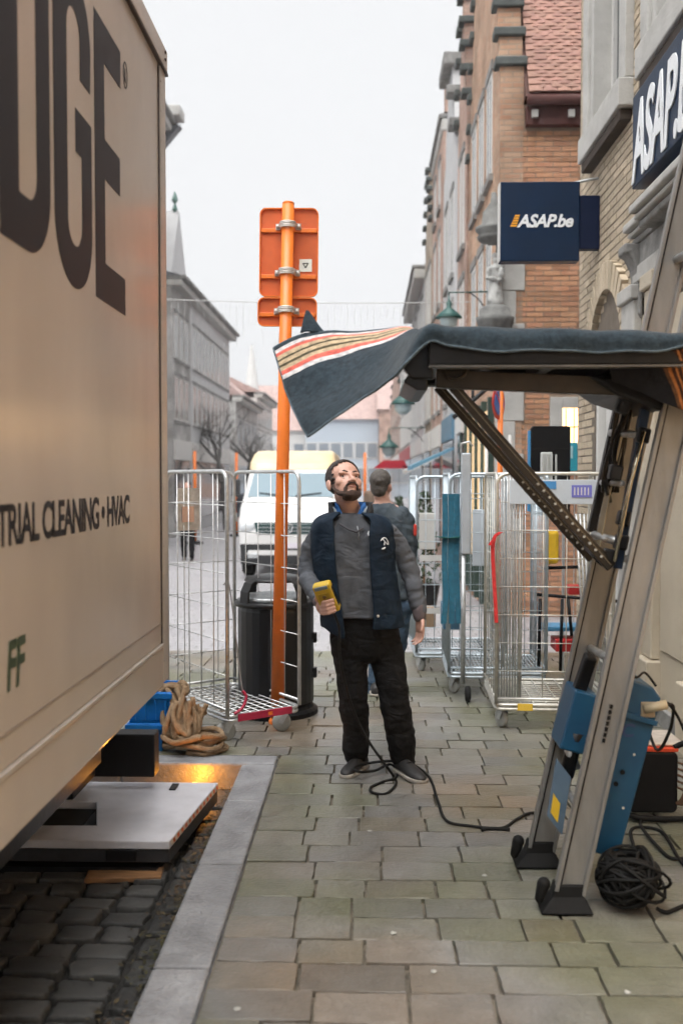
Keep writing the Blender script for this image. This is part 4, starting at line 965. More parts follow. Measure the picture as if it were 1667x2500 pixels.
# ---------------- wire roll cages
YELP = mat('yellow_tag', (0.75, 0.50, 0.06), .5); REDP = mat('crimson_rail_plate', (0.42, 0.02, 0.06), .4, var=.2)
def castor(parent, x, y, rz=0.4, rubber=None, r=.062):
    m = MB(); c, s = cos(rz), sin(rz); off = V((-.03 * s, .03 * c, 0)); ax = V((c, s, 0))
    m.lathe([(.03, .15), (.032, .135), (.022, .13)], (x, y, 0), 10)
    for sd in (-1, 1):
        q = ax * (.022 * sd); m.add([V((x, y, .135)) + q + V((-s, c, 0)) * t + V((0, 0, z)) for t, z in ((-.028, 0), (.03, 0), (.045, -.075), (.02, -.085))] + [V((x, y, .135)) + q * 1.2 + V((-s, c, 0)) * t + V((0, 0, z)) for t, z in ((-.028, 0), (.03, 0), (.045, -.075), (.02, -.085))],
              [(0, 1, 2, 3), (7, 6, 5, 4), (0, 4, 5, 1), (1, 5, 6, 2), (2, 6, 7, 3), (3, 7, 4, 0)])
    f = m.build('castor', STEEL2, parent, local=True)
    M = Matrix.Rotation(rz, 3, 'Z') @ Matrix.Rotation(pi / 2, 3, 'Y')
    MB().lathe([(.012, -.02), (r - .014, -.018), (r - .008, -.014), (r, -.010), (r, .010), (r - .008, .014), (r - .014, .018), (.012, .02)], V((x, y, r)) + off, 20, M).build('wheel', rubber or mat('grey_castor_tyre', (.34, .345, .33), .6, var=.15), f, smooth=True, local=True)
def wire_panel(parent, p0, p1, z0, z1, nv, nh, m=None, r=.0125, name='side_panel', wr=.0034, skip=()):
    p0, p1 = V((*p0, 0)), V((*p1, 0)); d = (p1 - p0); L = d.length; d.normalize(); mb = MB(); R = 0.07
    P = lambda a, z: p0 + d * a + V((0, 0, z))
    pts = [P(0, z0), P(0, z1 - R)] + [P(R - R * cos(t), z1 - R + R * sin(t)) for t in (pi / 8, pi / 4, 3 * pi / 8)] + [P(R, z1), P(L - R, z1)] + [P(L - R + R * sin(t), z1 - R + R * cos(t)) for t in (pi / 8, pi / 4, 3 * pi / 8)] + [P(L, z1 - R), P(L, z0)]
    mb.tube(pts, r, 10); mb.tube([P(0, z0 + .03), P(L, z0 + .03)], r * .8, 8)
    fr = mb.build('panel_frame' if name == 'panel' else name, m or STEEL, parent, smooth=True, local=True)
    w = MB(); n = V((-d.y, d.x, 0))
    for k in range(1, nv):
        w.tube([P(L * k / nv, z0 + .03) + n * .004, P(L * k / nv, z1) + n * .004], wr, 6)
    for k in range(1, nh + 1):
        z = z0 + .03 + (z1 - z0 - .03) * k / (nh + 1); 
        if k in skip: continue
        w.tube([P(0, z) - n * .004, P(L, z) - n * .004], wr, 6)
    w.build('wire_grid', m or STEEL, fr, smooth=True, local=True)
    return fr
def roll_cage(label, loc, rz, W, Dp, H, panels, nv=4, nh=7, plate=None, dense=False, m=None, group='wire roll cages', base_z=.17, wheel=None, yaw=(.5, .2, -.4, .9)):
    c = thing('roll_cage', label, 'roll cage', loc, rz, group, local=True)
    mb = MB(); x, y = W / 2, Dp / 2
    loop = [V((a[0], a[1], base_z)) for a in rrect(W, Dp, .05, 4)]
    for z in (-.028, .0): mb.tube([p + V((0, 0, z)) for p in loop], .011, 8, closed=True)
    for k in range(0, len(loop), 3): mb.tube([loop[k], loop[k] + V((0, 0, -.028))], .008, 6)
    bf = mb.build('base_frame', m or STEEL, c, smooth=True, local=True)
    g = MB(); n1, n2 = (9, 13) if not dense else (26, 8)
    for k in range(1, n1): g.tube([V((-x + W * k / n1, -y + .01, base_z + .004)), V((-x + W * k / n1, y - .01, base_z + .004))], .0045, 6)
    for k in range(1, n2): g.tube([V((-x + .01, -y + Dp * k / n2, base_z - .004)), V((x - .01, -y + Dp * k / n2, base_z - .004))], .0045, 6)
    g.build('base_grid', m or STEEL, bf, smooth=True, local=True)
    pos = {'left': ((-x, -y), (-x, y)), 'right': ((x, -y), (x, y)), 'back': ((-x, y), (x, y)), 'front': ((-x, -y), (x, -y))}
    for i, nm in enumerate(panels):
        wire_panel(c, *pos[nm], base_z + .01, H, nv if nm in ('back', 'front') else nv + 1, nh, m)
    for (a, b), q in zip(((-1, -1), (1, -1), (-1, 1), (1, 1)), yaw): castor(c, a * (x - .06), b * (y - .07), q, wheel)
    return c
A, B = V((-0.858, 6.20, 0)), V((-0.43, 6.51, 0)); C = V((-1.42, 6.89, 0)); D_ = B + C - A
ctr = (A + D_) / 2; rzc = math.atan2(B.y - A.y, B.x - A.x)
cage = roll_cage('empty galvanised roll cage with a crimson front rail beside the rope pile', ctr, rzc, 0.53, 0.89, 1.715, ('left', 'back', 'right'), nv=4, nh=6, yaw=(1.2, .9, .4, .2))
pl = MB().bx(-.20, .20, -.463, -.457, .135, .182).build('rail_plate', REDP, cage, local=True, bevel=.002)
MB().bx(.02, .05, -.466, -.4635, .147, .17).build('plate_mark', ORANGE, pl, local=True)
MB().bx(-.15, -.06, .436, .442, 1.36, 1.47).build('paper_tag', mat('orange_tag', (.58, .36, .26), .6), cage, local=True)
bx2 = MB().bx(-.18, .0, .448, .455, 1.30, 1.60).build('tag_plate', STEEL2, cage, local=True)
hk = MB().tube(spline([(-.265, -.40, 1.0), (-.25, -.42, 1.02), (-.23, -.42, .96), (-.20, -.43, .70), (-.17, -.43, .45), (-.15, -.43, .32)], 6), .005, 6).build('closing_strap', mat('grey_strap', (.28, .27, .27), .7), cage, smooth=True, local=True)
MB().tube(spline([(-.15, -.43, .32), (-.13, -.44, .28), (-.16, -.45, .22), (-.22, -.45, .185)], 6), [.010] * 19, 6).build('strap_end', REDP, cage, smooth=True, local=True)

c1 = roll_cage('nearest pale roll cage on the right with a label board along its top', (1.24, 6.98, 0), -.03, .76, .84, 1.70, ('front', 'left', 'right'), nv=5, nh=7, m=mat('cream_zinc', (.60, .585, .53), .42, .6, var=.15, vscale=20), dense=False)
bd = MB().bx(-.30, .33, -.440, -.432, 1.50, 1.66).build('label_board', mat('pale_blue_board', (.50, .56, .62), .5, var=.05), c1, local=True, bevel=.004)
MB().bx(-.10, .0, -.444, -.4405, 1.60, 1.65).build('label_sticker', mat('sticker_blue', (.06, .26, .55), .5), bd, local=True)
MB().bx(.10, .23, -.444, -.4405, 1.545, 1.625).build('label_sticker', mat('sticker_violet', (.16, .17, .55), .5), bd, local=True)
for k in range(5): MB().bx(.115 + k * .022, .123 + k * .022, -.446, -.4445, 1.56, 1.61).build('sticker_stroke', WHITEPAINT, bd, local=True)
for xx in (-.24, .03): MB().bx(xx, xx + .10, -.436, -.430, .135, .182).build('yellow_plate', YELP, c1, local=True, bevel=.002)
for k in range(9):                                        # folded side grids stacked inside, leaning on the left panel
    MB().tube([(-.36 + k * .018, -.40 + k * .002, .2), (-.37 + k * .020, -.40, 1.64), (-.37 + k * .020, -.34, 1.69), (-.37 + k * .02, .2, 1.69)], .006, 6).build('folded_rod', STEEL, c1, smooth=True, local=True)
BLZ = mat('bluish_zinc', (.50, .57, .62), .42, .6, var=.15, vscale=20)
c2 = roll_cage('second roll cage on the right, with teal straps hanging in it', (1.00, 8.02, zg(8)), -.02, .74, .80, 1.70, ('front', 'left', 'right'), nv=9, nh=9, dense=True, m=BLZ)
c3 = roll_cage('farthest roll cage on the right, behind the teal straps', (0.80, 9.05, zg(9)), .03, .78, .80, 1.71, ('front', 'left', 'right'), nv=10, nh=7, dense=True, m=BLZ)
MB().bx(-.36, -.05, -.41, -.402, .98, 1.03).build('cross_plate', WHITEPAINT, c3, local=True)
MB().bx(-.36, -.05, -.41, -.402, .52, .57).build('cross_plate', WHITEPAINT, c3, local=True)
# upright folded shelf edge standing between the two front cages
fs2 = thing('folded_shelf', 'tall narrow pale folded cage shelf standing on end between two roll cages', 'shelf', (0.80, 7.45, 0))
q0, q1 = PY(1059, 1040, 7.45), PY(1080, 1280, 7.45)
MB().bx(q0.x, q1.x, 7.44, 7.50, 1.10, q0.z).build('shelf_panel', mat('pale_grey_blue_sheet', (.46, .50, .54), .45, .3, var=.1), fs2, bevel=.01)
MB().tube([(q0.x + .02, 7.47, 0.12), (q0.x + .02, 7.47, 1.1)], .018, 10).build('post', STEEL2, fs2, smooth=True)
MB().tube([(q0.x - .002, 7.47, q0.z), (q0.x + .0, 7.47, q0.z + .07), (q0.x + .06, 7.47, q0.z + .085), (q0.x + .085, 7.47, q0.z + .05)], .008, 8).build('hook', STEEL, fs2, smooth=True)
o = MB().lathe([(.012, -.022), (.045, -.02), (.06, -.012), (.06, .012), (.045, .02), (.012, .022)], (q0.x + .05, 7.40, .06), 20, Matrix.Rotation(pi / 2, 3, 'Y')).build('wheel', RUBBER, fs2, smooth=True)
# straps
def strap(name, label, cat, pts, m, w=.018, t=.004):
    mb = MB(); P = spline(pts, 6)
    mb.loft([[p + V((-w, -t, 0)), p + V((w, -t, 0)), p + V((w, t, 0)), p + V((-w, t, 0))] for p in P])
    return tag(mb.build(name, m, None), label, cat)
TEAL = mat('teal_webbing', (.02, .13, .20), .8, var=.25, vscale=30); RED = mat('red_webbing', (.62, .03, .03), .7, var=.2, vscale=30)
for i, (u, lb) in enumerate(((1021, 'left one of three teal straps hanging in the second roll cage'), (1035, 'middle one of three teal straps hanging in the second roll cage'), (1048, 'right one of three teal straps hanging in the second roll cage'))):
    P = [PY(u + d, v, 7.58) for d, v in ((0, 1134), (1, 1200), (-1, 1290), (2, 1370), (-3 + i * 4, 1432))]
    strap('webbing_strap', lb, 'strap', P, TEAL, w=.021)
strap('webbing_strap', 'dark teal band tied across the hanging straps', 'strap', [PY(u, v, 7.56) for u, v in ((1006, 1232), (1030, 1236), (1056, 1232))], mat('green_webbing', (.01, .10, .09), .8), w=.03, t=.02)
P = [PY(u, v, 6.52) for u, v in ((1148, 1222), (1136, 1232), (1131, 1260), (1133, 1320), (1137, 1385), (1139, 1430))]
strap('webbing_strap', 'red strap tied to the nearest right-hand roll cage', 'strap', P, RED, w=.012)
strap('webbing_strap', 'short red strap end knotted on the nearest roll cage', 'strap', [PY(u, v, 6.50) for u, v in ((1152, 1222), (1139, 1230), (1124, 1252))], RED, w=.010)
# goods behind and in the cages
def slab(name, label, cat, u0, v0, u1, v1, y, th, m, group=None, bevel=.006):
    a, b = PY(u0, v1, y), PY(u1, v0, y)
    return tag(MB().bx(a.x, b.x, y, y + th, a.z, b.z).build(name, m, None, bevel=bevel), label, cat, group)
bbt = thing('display_board', 'tall black board with a blue edge standing behind the roll cages', 'board', (1.6, 8.6, zg(8.6)))
a, b = PY(1218, 1085, 8.60), PY(1310, 978, 8.60)
for lx in (a.x + .04, b.x - .06): MB().bx(lx, lx + .02, 8.61, 8.64, zg(8.6), 1.36).build('leg', STEEL2, bbt)
MB().prism(rrect(b.x - a.x, b.z - 1.35, .03, cx=(a.x + b.x) / 2, cy=(b.z + 1.35) / 2), (0, 8.60, 0), (1, 0, 0), (0, 0, 1), (0, 1, 0), .05).build('panel', BLACK, bbt, bevel=.006)
MB().bx(a.x - .022, a.x - .002, 8.605, 8.645, 1.38, b.z - .04).build('edge_strip', mat('strip_blue', (.05, .25, .50), .5), bbt)
MB().bx(a.x + .01, b.x - .01, 8.592, 8.598, PY(1260, 1032, 8.6).z, PY(1260, 1028, 8.6).z).build('seam', DARKSTEEL, bbt)
cr = thing('folding_crate', 'pale grey slatted folding crate standing up in front of the black board', 'crate', (1.55, 8.3, 1.5))
a, b = PY(1242, 1150, 8.3), PY(1270, 1038, 8.3)
MB().bx(a.x, b.x, 8.33, 8.36, a.z, b.z).build('back_sheet', mat('pale_grey_plastic', (.48, .49, .47), .5), cr, bevel=.01)
for k in range(4): MB().bx(a.x + .008 + k * .036, a.x + .022 + k * .036, 8.31, 8.329, a.z, b.z - .02).build('slat', mat('pale_grey_plastic', (.48, .49, .47), .5), cr)
sgn = slab('poster_board', 'small turquoise poster board beside the yellow brick corner', 'poster', 1309, 1016, 1326, 1082, 9.2, .02, mat('turquoise_print', (.02, .30, .40), .4))
MB().bx(PY(1312, 0, 9.19).x, PY(1323, 0, 9.19).x, 9.190, 9.198, PY(1315, 1052, 9.19).z, PY(1315, 1024, 9.19).z).build('poster_picture', mat('poster_pale', (.35, .55, .60), .5), sgn)
slab('post_leg', 'thin grey post carrying the turquoise poster', 'post', 1315, 1082, 1320, 1500, 9.21, .02, STEEL2)
ye = slab('yellow_sack', 'bright yellow sack hanging behind the near roll cage', 'sack', 1252, 1218, 1284, 1296, 7.75, .10, mat('yellow_fabric', (.80, .50, .02), .7, var=.15), bevel=.03)
slab('red_box', 'lower red plastic box behind the near roll cage', 'box', 1276, 1470, 1345, 1497, 7.9, .25, mat('red_plastic', (.55, .03, .03), .45, var=.15))
slab('red_box', 'upper small red box at the height of the black handle', 'box', 1306, 1345, 1334, 1366, 7.9, .12, mat('red_plastic', (.55, .03, .03), .45))
slab('blue_box', 'flat blue box lying behind the near roll cage', 'box', 1246, 1440, 1336, 1450, 7.95, .25, mat('sky_blue_plastic', (.08, .30, .52), .45))
slab('blue_box', 'blue box on the base of the second roll cage', 'box', 1018, 1392, 1056, 1446, 7.95, .35, mat('slate_blue_plastic', (.06, .16, .26), .5))
slab('white_board', 'white board leaning inside the farthest roll cage', 'board', 962, 1178, 1000, 1262, 9.0, .02, WHITEPAINT)
slab('white_board', 'pale board standing in the second roll cage right of the straps', 'board', 1084, 1170, 1122, 1300, 8.1, .02, mat('pale_blue_board', (.50, .56, .62), .5))
slab('cardboard_box', 'small brown box on the base of the farthest roll cage', 'box', 958, 1400, 1000, 1440, 9.0, .3, mat('cardboard', (.30, .20, .12), .8, var=.15))
tr = thing('hand_trolley', 'black tubular hand trolley standing behind the near roll cage', 'hand trolley', (1.55, 7.8, 0))
for (u0, v0, u1, v1) in ((1232, 1365, 1440, 1383), (1240, 1375, 1236, 1530), (1290, 1375, 1286, 1540), (1304, 1375, 1312, 1460), (1245, 1305, 1330, 1302)):
    MB().tube([PY(u0, v0, 7.82), PY(u1, v1, 7.82)], .013, 8).build('tube_bar', BLACK, tr, smooth=True)
for k in range(8):
    u = 1340 + k * 7
    MB().tube([PY(u, 1500, 7.6), PY(u - 18 + k * 2, 1180, 7.75)], .0075, 6).build('rod', STEEL, tr, smooth=True)
# ---------------- blue crates and a heap of rope by the bay
BLUEP = mat('bright_blue_plastic', (.004, .15, .50), .4, var=.2, vscale=8)
def crate(label, u0, v0, u1, v1, y, dp):
    a, b = PY(u0, v1, y), PY(u1, v0, y); t = .012
    c = thing('plastic_crate', label, 'crate', ((a.x + b.x) / 2, y + dp / 2, a.z), group='blue crates by the rope')
    x0, x1, z0, z1 = a.x, b.x, a.z, b.z
    MB().bx(x0, x1, y, y + dp, z0, z0 + t).build('bottom', BLUEP, c)
    for (p, q, r, s) in ((x0, x1, y, y + t), (x0, x1, y + dp - t, y + dp), (x0, x0 + t, y + t, y + dp - t), (x1 - t, x1, y + t, y + dp - t)):
        MB().bx(p, q, r, s, z0 + t, z1).build('side', BLUEP, c, bevel=.004)
    MB().bx(x0 - .01, x1 + .01, y - .012, y - .001, z1 - .04, z1 - .005).build('rim', BLUEP, c, bevel=.004)
    for k in range(4): MB().bx(x0 + (x1 - x0) * (k + .5) / 4 - .006, x0 + (x1 - x0) * (k + .5) / 4 + .006, y - .010, y - .001, z0 + .02, z1 - .045).build('rib', BLUEP, c)
    return c
crate('lower blue crate under the lorry corner beside the rope', 292, 1662, 372, 1733, 6.02, .36)
crate('upper blue crate stacked under the lorry corner beside the rope', 298, 1590, 392, 1660, 6.05, .36)
ROPE = mat('hemp_rope', (.25, .155, .08), .9, color2=(.38, .265, .16), vscale=30, bump=.9, bscale=160)
rr = random.Random(21)
rope = thing('rope_pile', 'heap of thick tan rope slumped from the crates onto the pavement', 'rope', (-1.15, 6.1, 0))
def rope_strand(pts, r=.017): MB().tube(spline(pts, 6), r, 8).build('strand', ROPE, rope, smooth=True)
for k in range(16):                                       # hanks hanging down from the crate top
    u = 378 + rr.uniform(0, 62); top = PY(372 + rr.uniform(0, 55), 1572 + rr.uniform(0, 35) + abs(u - 400) * .3, 6.12 + rr.uniform(-.05, .1)); y = 6.0 + rr.uniform(-.06, .08)
    mid = PY(u + rr.uniform(-8, 14), 1640 + rr.uniform(-10, 20), y); low = PY(u + rr.uniform(-5, 25), 1692 + rr.uniform(-14, 14), y - .05); back = PY(u + rr.uniform(10, 40), 1640 + rr.uniform(-10, 30), y + .03)
    rope_strand([top, mid, low, back, PY(u + 20 + rr.uniform(-10, 20), 1600 + rr.uniform(0, 40), y + .06)], rr.uniform(.014, .019))
for k in range(11):                                       # coils on the ground
    c = PZ(440 + rr.uniform(-25, 40), 1712 + rr.uniform(-10, 10), .02); R = rr.uniform(.05, .13); z = .018 + .016 * (k % 6)
    rope_strand([c + V((R * cos(t) * 1.2, R * .8 * sin(t) - .03, z + .012 * sin(3 * t + k))) for t in [2 * pi * q / 9 + k for q in range(9)]], .017)
rope_strand([PZ(430, 1728, .018), PZ(470, 1732, .018), PZ(505, 1724, .018), PZ(520, 1716, .018), PZ(500, 1706, .03)])
for k in range(8):
    c = PY(395 + rr.uniform(-14, 18), 1590 + rr.uniform(-14, 16), 6.15); rope_strand([c + V((.06 * cos(t), .05 * sin(t), .03 * cos(2 * t + k))) for t in [2 * pi * q / 7 + k for q in range(7)]], .016)

# ---------------- delivery van down the street
VY = 19.5; VX = -1.56; vz = zg(VY)
van = thing('delivery_van', 'white delivery van with a yellow roof cap coming down the street', 'van', (VX, VY + 2.5, vz))
VW_ = mat('van_white', (.66, .66, .65), .25, coat=.6); VGL = mat('van_glass', (.15, .22, .26), .35, spec=.3); VDK = mat('van_dark_plastic', (.02, .022, .024), .5); VGR = mat('van_grille', (.012, .05, .05), .3, var=.3); YEL = mat('van_yellow', (.68, .50, .27), .4, color2=(.68, .58, .43), vscale=.9)
def vring(z, yf, w, r=.22, L=5.6):
    pts = []
    for (sx, sy, a0) in ((1, -1, -90), ):
        pass
    h = w / 2
    out = [(h, L)] + [(-h, L)]
    for k in range(6):
        a = radians(180 + 90 * k / 5); out.append((-h + r + r * cos(a), yf + r + r * sin(a)))
    for k in range(6):
        a = radians(270 + 90 * k / 5); out.append((h - r + r * cos(a), yf + r + r * sin(a)))
    return [V((VX + p[0], VY + p[1], vz + z)) for p in out]
MB().loft([vring(*q) for q in ((.32, .08, 1.9), (.5, .0, 2.0), (.9, .0, 2.02), (1.13, .04, 2.02), (1.40, .22, 1.99), (1.57, .48, 1.95), (2.17, 1.00, 1.78))]).build('body', VW_, van, smooth=False, bevel=.03)
MB().loft([vring(*q) for q in ((2.172, 1.02, 1.80), (2.3, 1.10, 1.80), (2.50, 1.45, 1.70), (2.58, 1.9, 1.6))]).build('roof_cap', YEL, van, bevel=.04)
def front_patch(name, z0, y0, w0, z1, y1, w1, m, off=.012, par=None):
    return MB().prism([(-w0 / 2, 0), (w0 / 2, 0), (w1 / 2, 1), (-w1 / 2, 1)], (VX, VY + y0 - off, vz + z0), (1, 0, 0), V((0, y1 - y0, z1 - z0)), (0, 1, 0), .02).build(name, m, par or van)
front_patch('windscreen', 1.62, .52, 1.72, 2.10, .94, 1.55, VGL)
for s in (-1, 1): MB().beam((VX + s * .1, VY + .50, vz + 1.64), (VX + s * .62, VY + .56, vz + 1.70), .02, .02).build('wiper', VDK, van)
g_ = front_patch('grille', .90, .0, 1.25, 1.13, .03, 1.35, VGR)
for z in (.95, 1.02, 1.09): MB().bx(VX - .6, VX + .6, VY - .02, VY - .013, vz + z, vz + z + .015).build('grille_bar', STEEL2, g_)
m = MB(); cz = vz + 1.02; c0 = V((VX, VY - .03, cz))
m.tube([c0 + V((.095 * cos(t), 0, .095 * sin(t))) for t in [2 * pi * k / 24 for k in range(24)]], .010, 6, closed=True)
for P in (((-.05, .075), (0, -.0)), ((.05, .075), (0, .0)), ((-.085, .03), (-.045, -.075)), ((-.045, -.075), (0, .0)), ((0, .0), (.045, -.075)), ((.045, -.075), (.085, .03))):
    m.tube([c0 + V((P[0][0], 0, P[0][1])), c0 + V((P[1][0], 0, P[1][1]))], .009, 6)
m.build('emblem', mat('chrome', (.7, .72, .72), .2, .9), van)
front_patch('lower_bumper', .30, .04, 1.88, .70, .0, 1.9, VDK)
front_patch('number_plate', .62, -.02, .52, .73, -.02, .52, mat('plate_pale', (.6, .56, .62), .5), off=.02)
for s in (-1, 1):
    MB().ell((VX + s * .80, VY + .05, vz + 1.02), (.17, .06, .11)).build('headlight', mat('headlamp_glass', (.5, .53, .55), .15), van, smooth=True)
    MB().bx(VX + s * .70 - .1, VX + s * .70 + .1, VY - .025, VY, vz + .42, vz + .52).build('fog_light', STEEL2, van, bevel=.02)
    mr = MB().bx(VX + s * 1.12 - .09, VX + s * 1.12 + .09, VY + .62, VY + .72, vz + 1.62, vz + 1.98).build('wing_mirror', VDK, van, bevel=.03)
    for yy in (.85, 4.5):
        MB().lathe([(.05, -.12), (.30, -.12), (.35, -.08), (.35, .08), (.30, .12), (.05, .12)], (VX + s * .87, VY + yy, vz + .35), 24, Matrix.Rotation(pi / 2, 3, 'Y')).build('wheel', RUBBER, van, smooth=True)

# ---------------- lanterns, statue, lights, signs on the right-hand fronts
GREEN = mat('verdigris_green', (.02, .085, .075), .5, var=.3, vscale=12)
LGL = mat('lantern_glass', (.45, .55, .56), .25, var=.1)
def lantern(label, c, s, arm_x):
    l = thing('street_lantern', label, 'lantern', c, group='green street lanterns')
    MB().lathe([(.012 * s, .55 * s), (.02 * s, .45 * s), (.05 * s, .42 * s), (.04 * s, .33 * s), (.20 * s, .20 * s), (.22 * s, .17 * s)], c, 16).build('hood', GREEN, l, smooth=True)
    MB().lathe([(.17 * s, .17 * s), (.15 * s, .02 * s), (.06 * s, -.06 * s)], c, 16).build('glass', LGL, l, smooth=True)
    MB().lathe([(.21 * s, .175 * s), (.235 * s, .165 * s), (.24 * s, .14 * s), (.18 * s, .135 * s)], c, 16).build('brim', GREEN, l, smooth=True)
    z = c[2] + .55 * s
    MB().tube([(c[0], c[1], z), (c[0], c[1], z + .05 * s), (arm_x, c[1], z + .06 * s)], .010 * s + .004, 8).build('arm', GREEN, l, smooth=True)
    MB().tube(spline([(arm_x, c[1], z - .35 * s), (c[0] + (arm_x - c[0]) * .75, c[1], z - .08 * s), (c[0] + (arm_x - c[0]) * .5, c[1], z + .05 * s)], 6), .007 * s + .003, 8).build('scroll', DARKSTEEL, l, smooth=True)
lantern('large green street lantern just above the blanket-covered platform', PY(1030, 748, 14.2), .78, 1.70)
lantern('green street lantern left of the platform end, in front of the far fronts', PY(925, 945, 21), 1.1, 1.66)
lantern('small far green lantern above the red awning', PY(893, 1042, 28), 1.2, 1.62)
# statue niche on the house corner
SOOT = mat('sooty_stone', (.11, .11, .105), .85, color2=(.20, .20, .19), vscale=8, bump=.3)
stt = thing('corner_statue', 'weathered stone statue of a robed figure with a child on the house corner', 'statue', (1.60, 12.93, 3.3))
sc = PY(1137, 748, 12.85); k_ = .00569 * 1.0
MB().lathe([(.10, -.18), (.20, -.10), (.24, .0), (.25, .05), (.21, .07), (.19, .16), (.14, .20)], (sc.x, 12.9, sc.z + .06), 14)  .build('console', SOOT, stt, smooth=True)
m = MB(); bz = sc.z + .26; X, Y_ = sc.x, 12.88
m.lathe([(.10, 0), (.105, .05), (.085, .2), (.075, .33), (.085, .42), (.095, .47), (.05, .52)], (X, Y_, bz), 14)
m.ell((X, Y_ - .01, bz + .575), (.042, .046, .058)); m.chain([(X - .085, Y_, bz + .46), (X - .11, Y_ - .05, bz + .34), (X - .01, Y_ - .09, bz + .32)], [.035, .03, .022]); m.chain([(X + .085, Y_, bz + .46), (X + .10, Y_ - .05, bz + .33), (X + .03, Y_ - .10, bz + .30)], [.035, .03, .022])
m.ell((X + .07, Y_ - .09, bz + .40), (.04, .035, .075)); m.ell((X + .075, Y_ - .09, bz + .50), (.03, .03, .036)); m.lathe([(.05, 0), (.055, .03), (.04, .05)], (X, Y_ - .01, bz + .615), 10)
o = m.build('figure', mat('pale_weathered_stone', (.60, .60, .58), .85, color2=(.16, .16, .15), vscale=9, bump=.3), stt, smooth=True)
r_ = o.modifiers.new('r', 'REMESH'); r_.mode = 'VOXEL'; r_.voxel_size = .009; r_.use_smooth_shade = True
tp = PY(1125, 545, 12.85)
MB().lathe([(.10, -.10), (.20, -.06), (.22, -.02), (.19, .02), (.24, .07), (.23, .11), (.16, .13), (.14, .30), (.05, .42), (.03, .55)], (sc.x - .02, 12.9, tp.z + .03), 12).build('canopy', SOOT, stt, smooth=True)
MB().bx(sc.x + .02, sc.x + .10, 12.93, 13.0, bz + .6, tp.z).build('iron_stay', BLACK, stt)
# string of lights across the street
WIRE = mat('light_string_wire', (.45, .45, .44), .6)
ls = thing('light_string', 'string of small festive lights with hanging strands across the street', 'light string', (-2, 16, 4.4))
lr = random.Random(4); e0, e1 = V((-6.7, 16, 4.75)), V((1.66, 16, 4.46)); pts = []
for k in range(41):
    t = k / 40; p = e0.lerp(e1, t); p.z -= .22 * 4 * t * (1 - t) * .5; pts.append(p)
MB().tube(pts, .007, 5).build('main_wire', WIRE, ls)
for k in range(1, 40):
    for q in range(2):
        p = pts[k].lerp(pts[k + 1], q / 2) if k < 40 else pts[k]; L = lr.choice((.25, .4, .55, .8))
        mm = MB(); mm.tube([p, p + V((lr.uniform(-.01, .01), 0, -L))], .0025, 4)
        for b in range(int(L / .12)): mm.ell(p + V((lr.uniform(-.012, .012), 0, -.1 - b * .12)), .008, 6, 4)
        mm.build('strand', WIRE, ls)
# no-parking sign on an orange post in the lane
nps = thing('no_parking_sign', 'round red and blue no-parking sign on an orange post in the lane', 'road sign', (1.42, 11.0, zg(11)))
q = PY(1143, 925, 11.0); Mr = Matrix.Rotation(radians(62), 3, 'Z') @ Matrix.Rotation(pi / 2, 3, 'X')
ds = MB().lathe([(.001, 0), (.185, 0), (.185, .01), (.001, .01)], q, 28, Mr).build('disc', mat('sign_red', (.62, .03, .02), .4), nps)
MB().lathe([(.001, 0), (.135, 0), (.135, .006), (.001, .006)], q + Mr @ V((0, 0, .010)), 28, Mr).build('blue_face', mat('sign_blue', (.03, .20, .62), .4), ds)
MB().beam(q + Mr @ V((-.10, .10, .0175)), q + Mr @ V((.10, -.10, .0175)), .004, .028, up=Mr @ V((1, 1, 0))).build('slash', MATS['sign_red'], ds)
MB().tube([(q.x + .03, 11.03, zg(11)), (q.x + .03, 11.03, q.z + .25)], .03, 12).build('post', ORANGE, nps, smooth=True)
for i, (dx, lb) in enumerate(((-.10, 'white slim post left of the orange sign post'), (.16, 'white slim post right of the orange sign post'))):
    tag(MB().tube([(q.x + dx, 11.2, zg(11)), (q.x + dx, 11.2, PY(0, 1000, 11.2).z)], .018, 8).build('marker_post', WHITEPAINT, None, smooth=True), lb, 'post', 'white marker posts in the lane')
# dark bracket arms on the corner house under the platform
ba = thing('wall_bracket', 'dark iron bracket arm on the brick corner seen under the platform', 'bracket', (1.6, 12.8, 2.6))
for (u0, v0, u1, v1, r) in ((1040, 960, 1130, 880, .03), (1060, 900, 1120, 960, .018), (1085, 880, 1085, 950, .02), (1105, 880, 1140, 900, .02)):
    MB().tube([PY(u0, v0, 12.6), PY(u1, v1, 12.6)], r, 8).build('arm', DARKSTEEL, ba, smooth=True)
# red awning, shop blinds and greenery far right
aw = thing('shop_awning', 'small red awning far down the right side', 'awning', (1.3, 30, 2.2))
c = PY(900, 1066, 30); MB().prism([(-.55, -.12), (.5, -.12), (.35, .12), (-.25, .12)], c, (1, 0, 0), (0, 0, 1), (0, 1, 0), 1.6).build('canvas', mat('awning_red', (.50, .02, .04), .6), aw)
MB().bx(c.x + .3, 1.6, 30, 30.05, c.z - .1, c.z - .05).build('awning_arm', DARKSTEEL, aw)
for (u, v, y, w, m, lb, mm) in ((985, 1060, 22.5, .9, 'white', 'cream shop blind right of the red awning', WHITEPAINT), (1010, 1045, 17.6, .6, 'blue', 'blue shop blind in front of the pinkish house', mat('blind_blue', (.10, .25, .36), .6))):
    c = PY(u, v, y); b = thing('shop_blind', lb, 'blind', c)
    MB().prism([(-.5, -.18), (.25, .15), (.25, .10), (-.5, -.26)], c, (1, 0, 0), (0, 0, 1), (0, 1, 0), w * 3).build('canvas', mm, b)
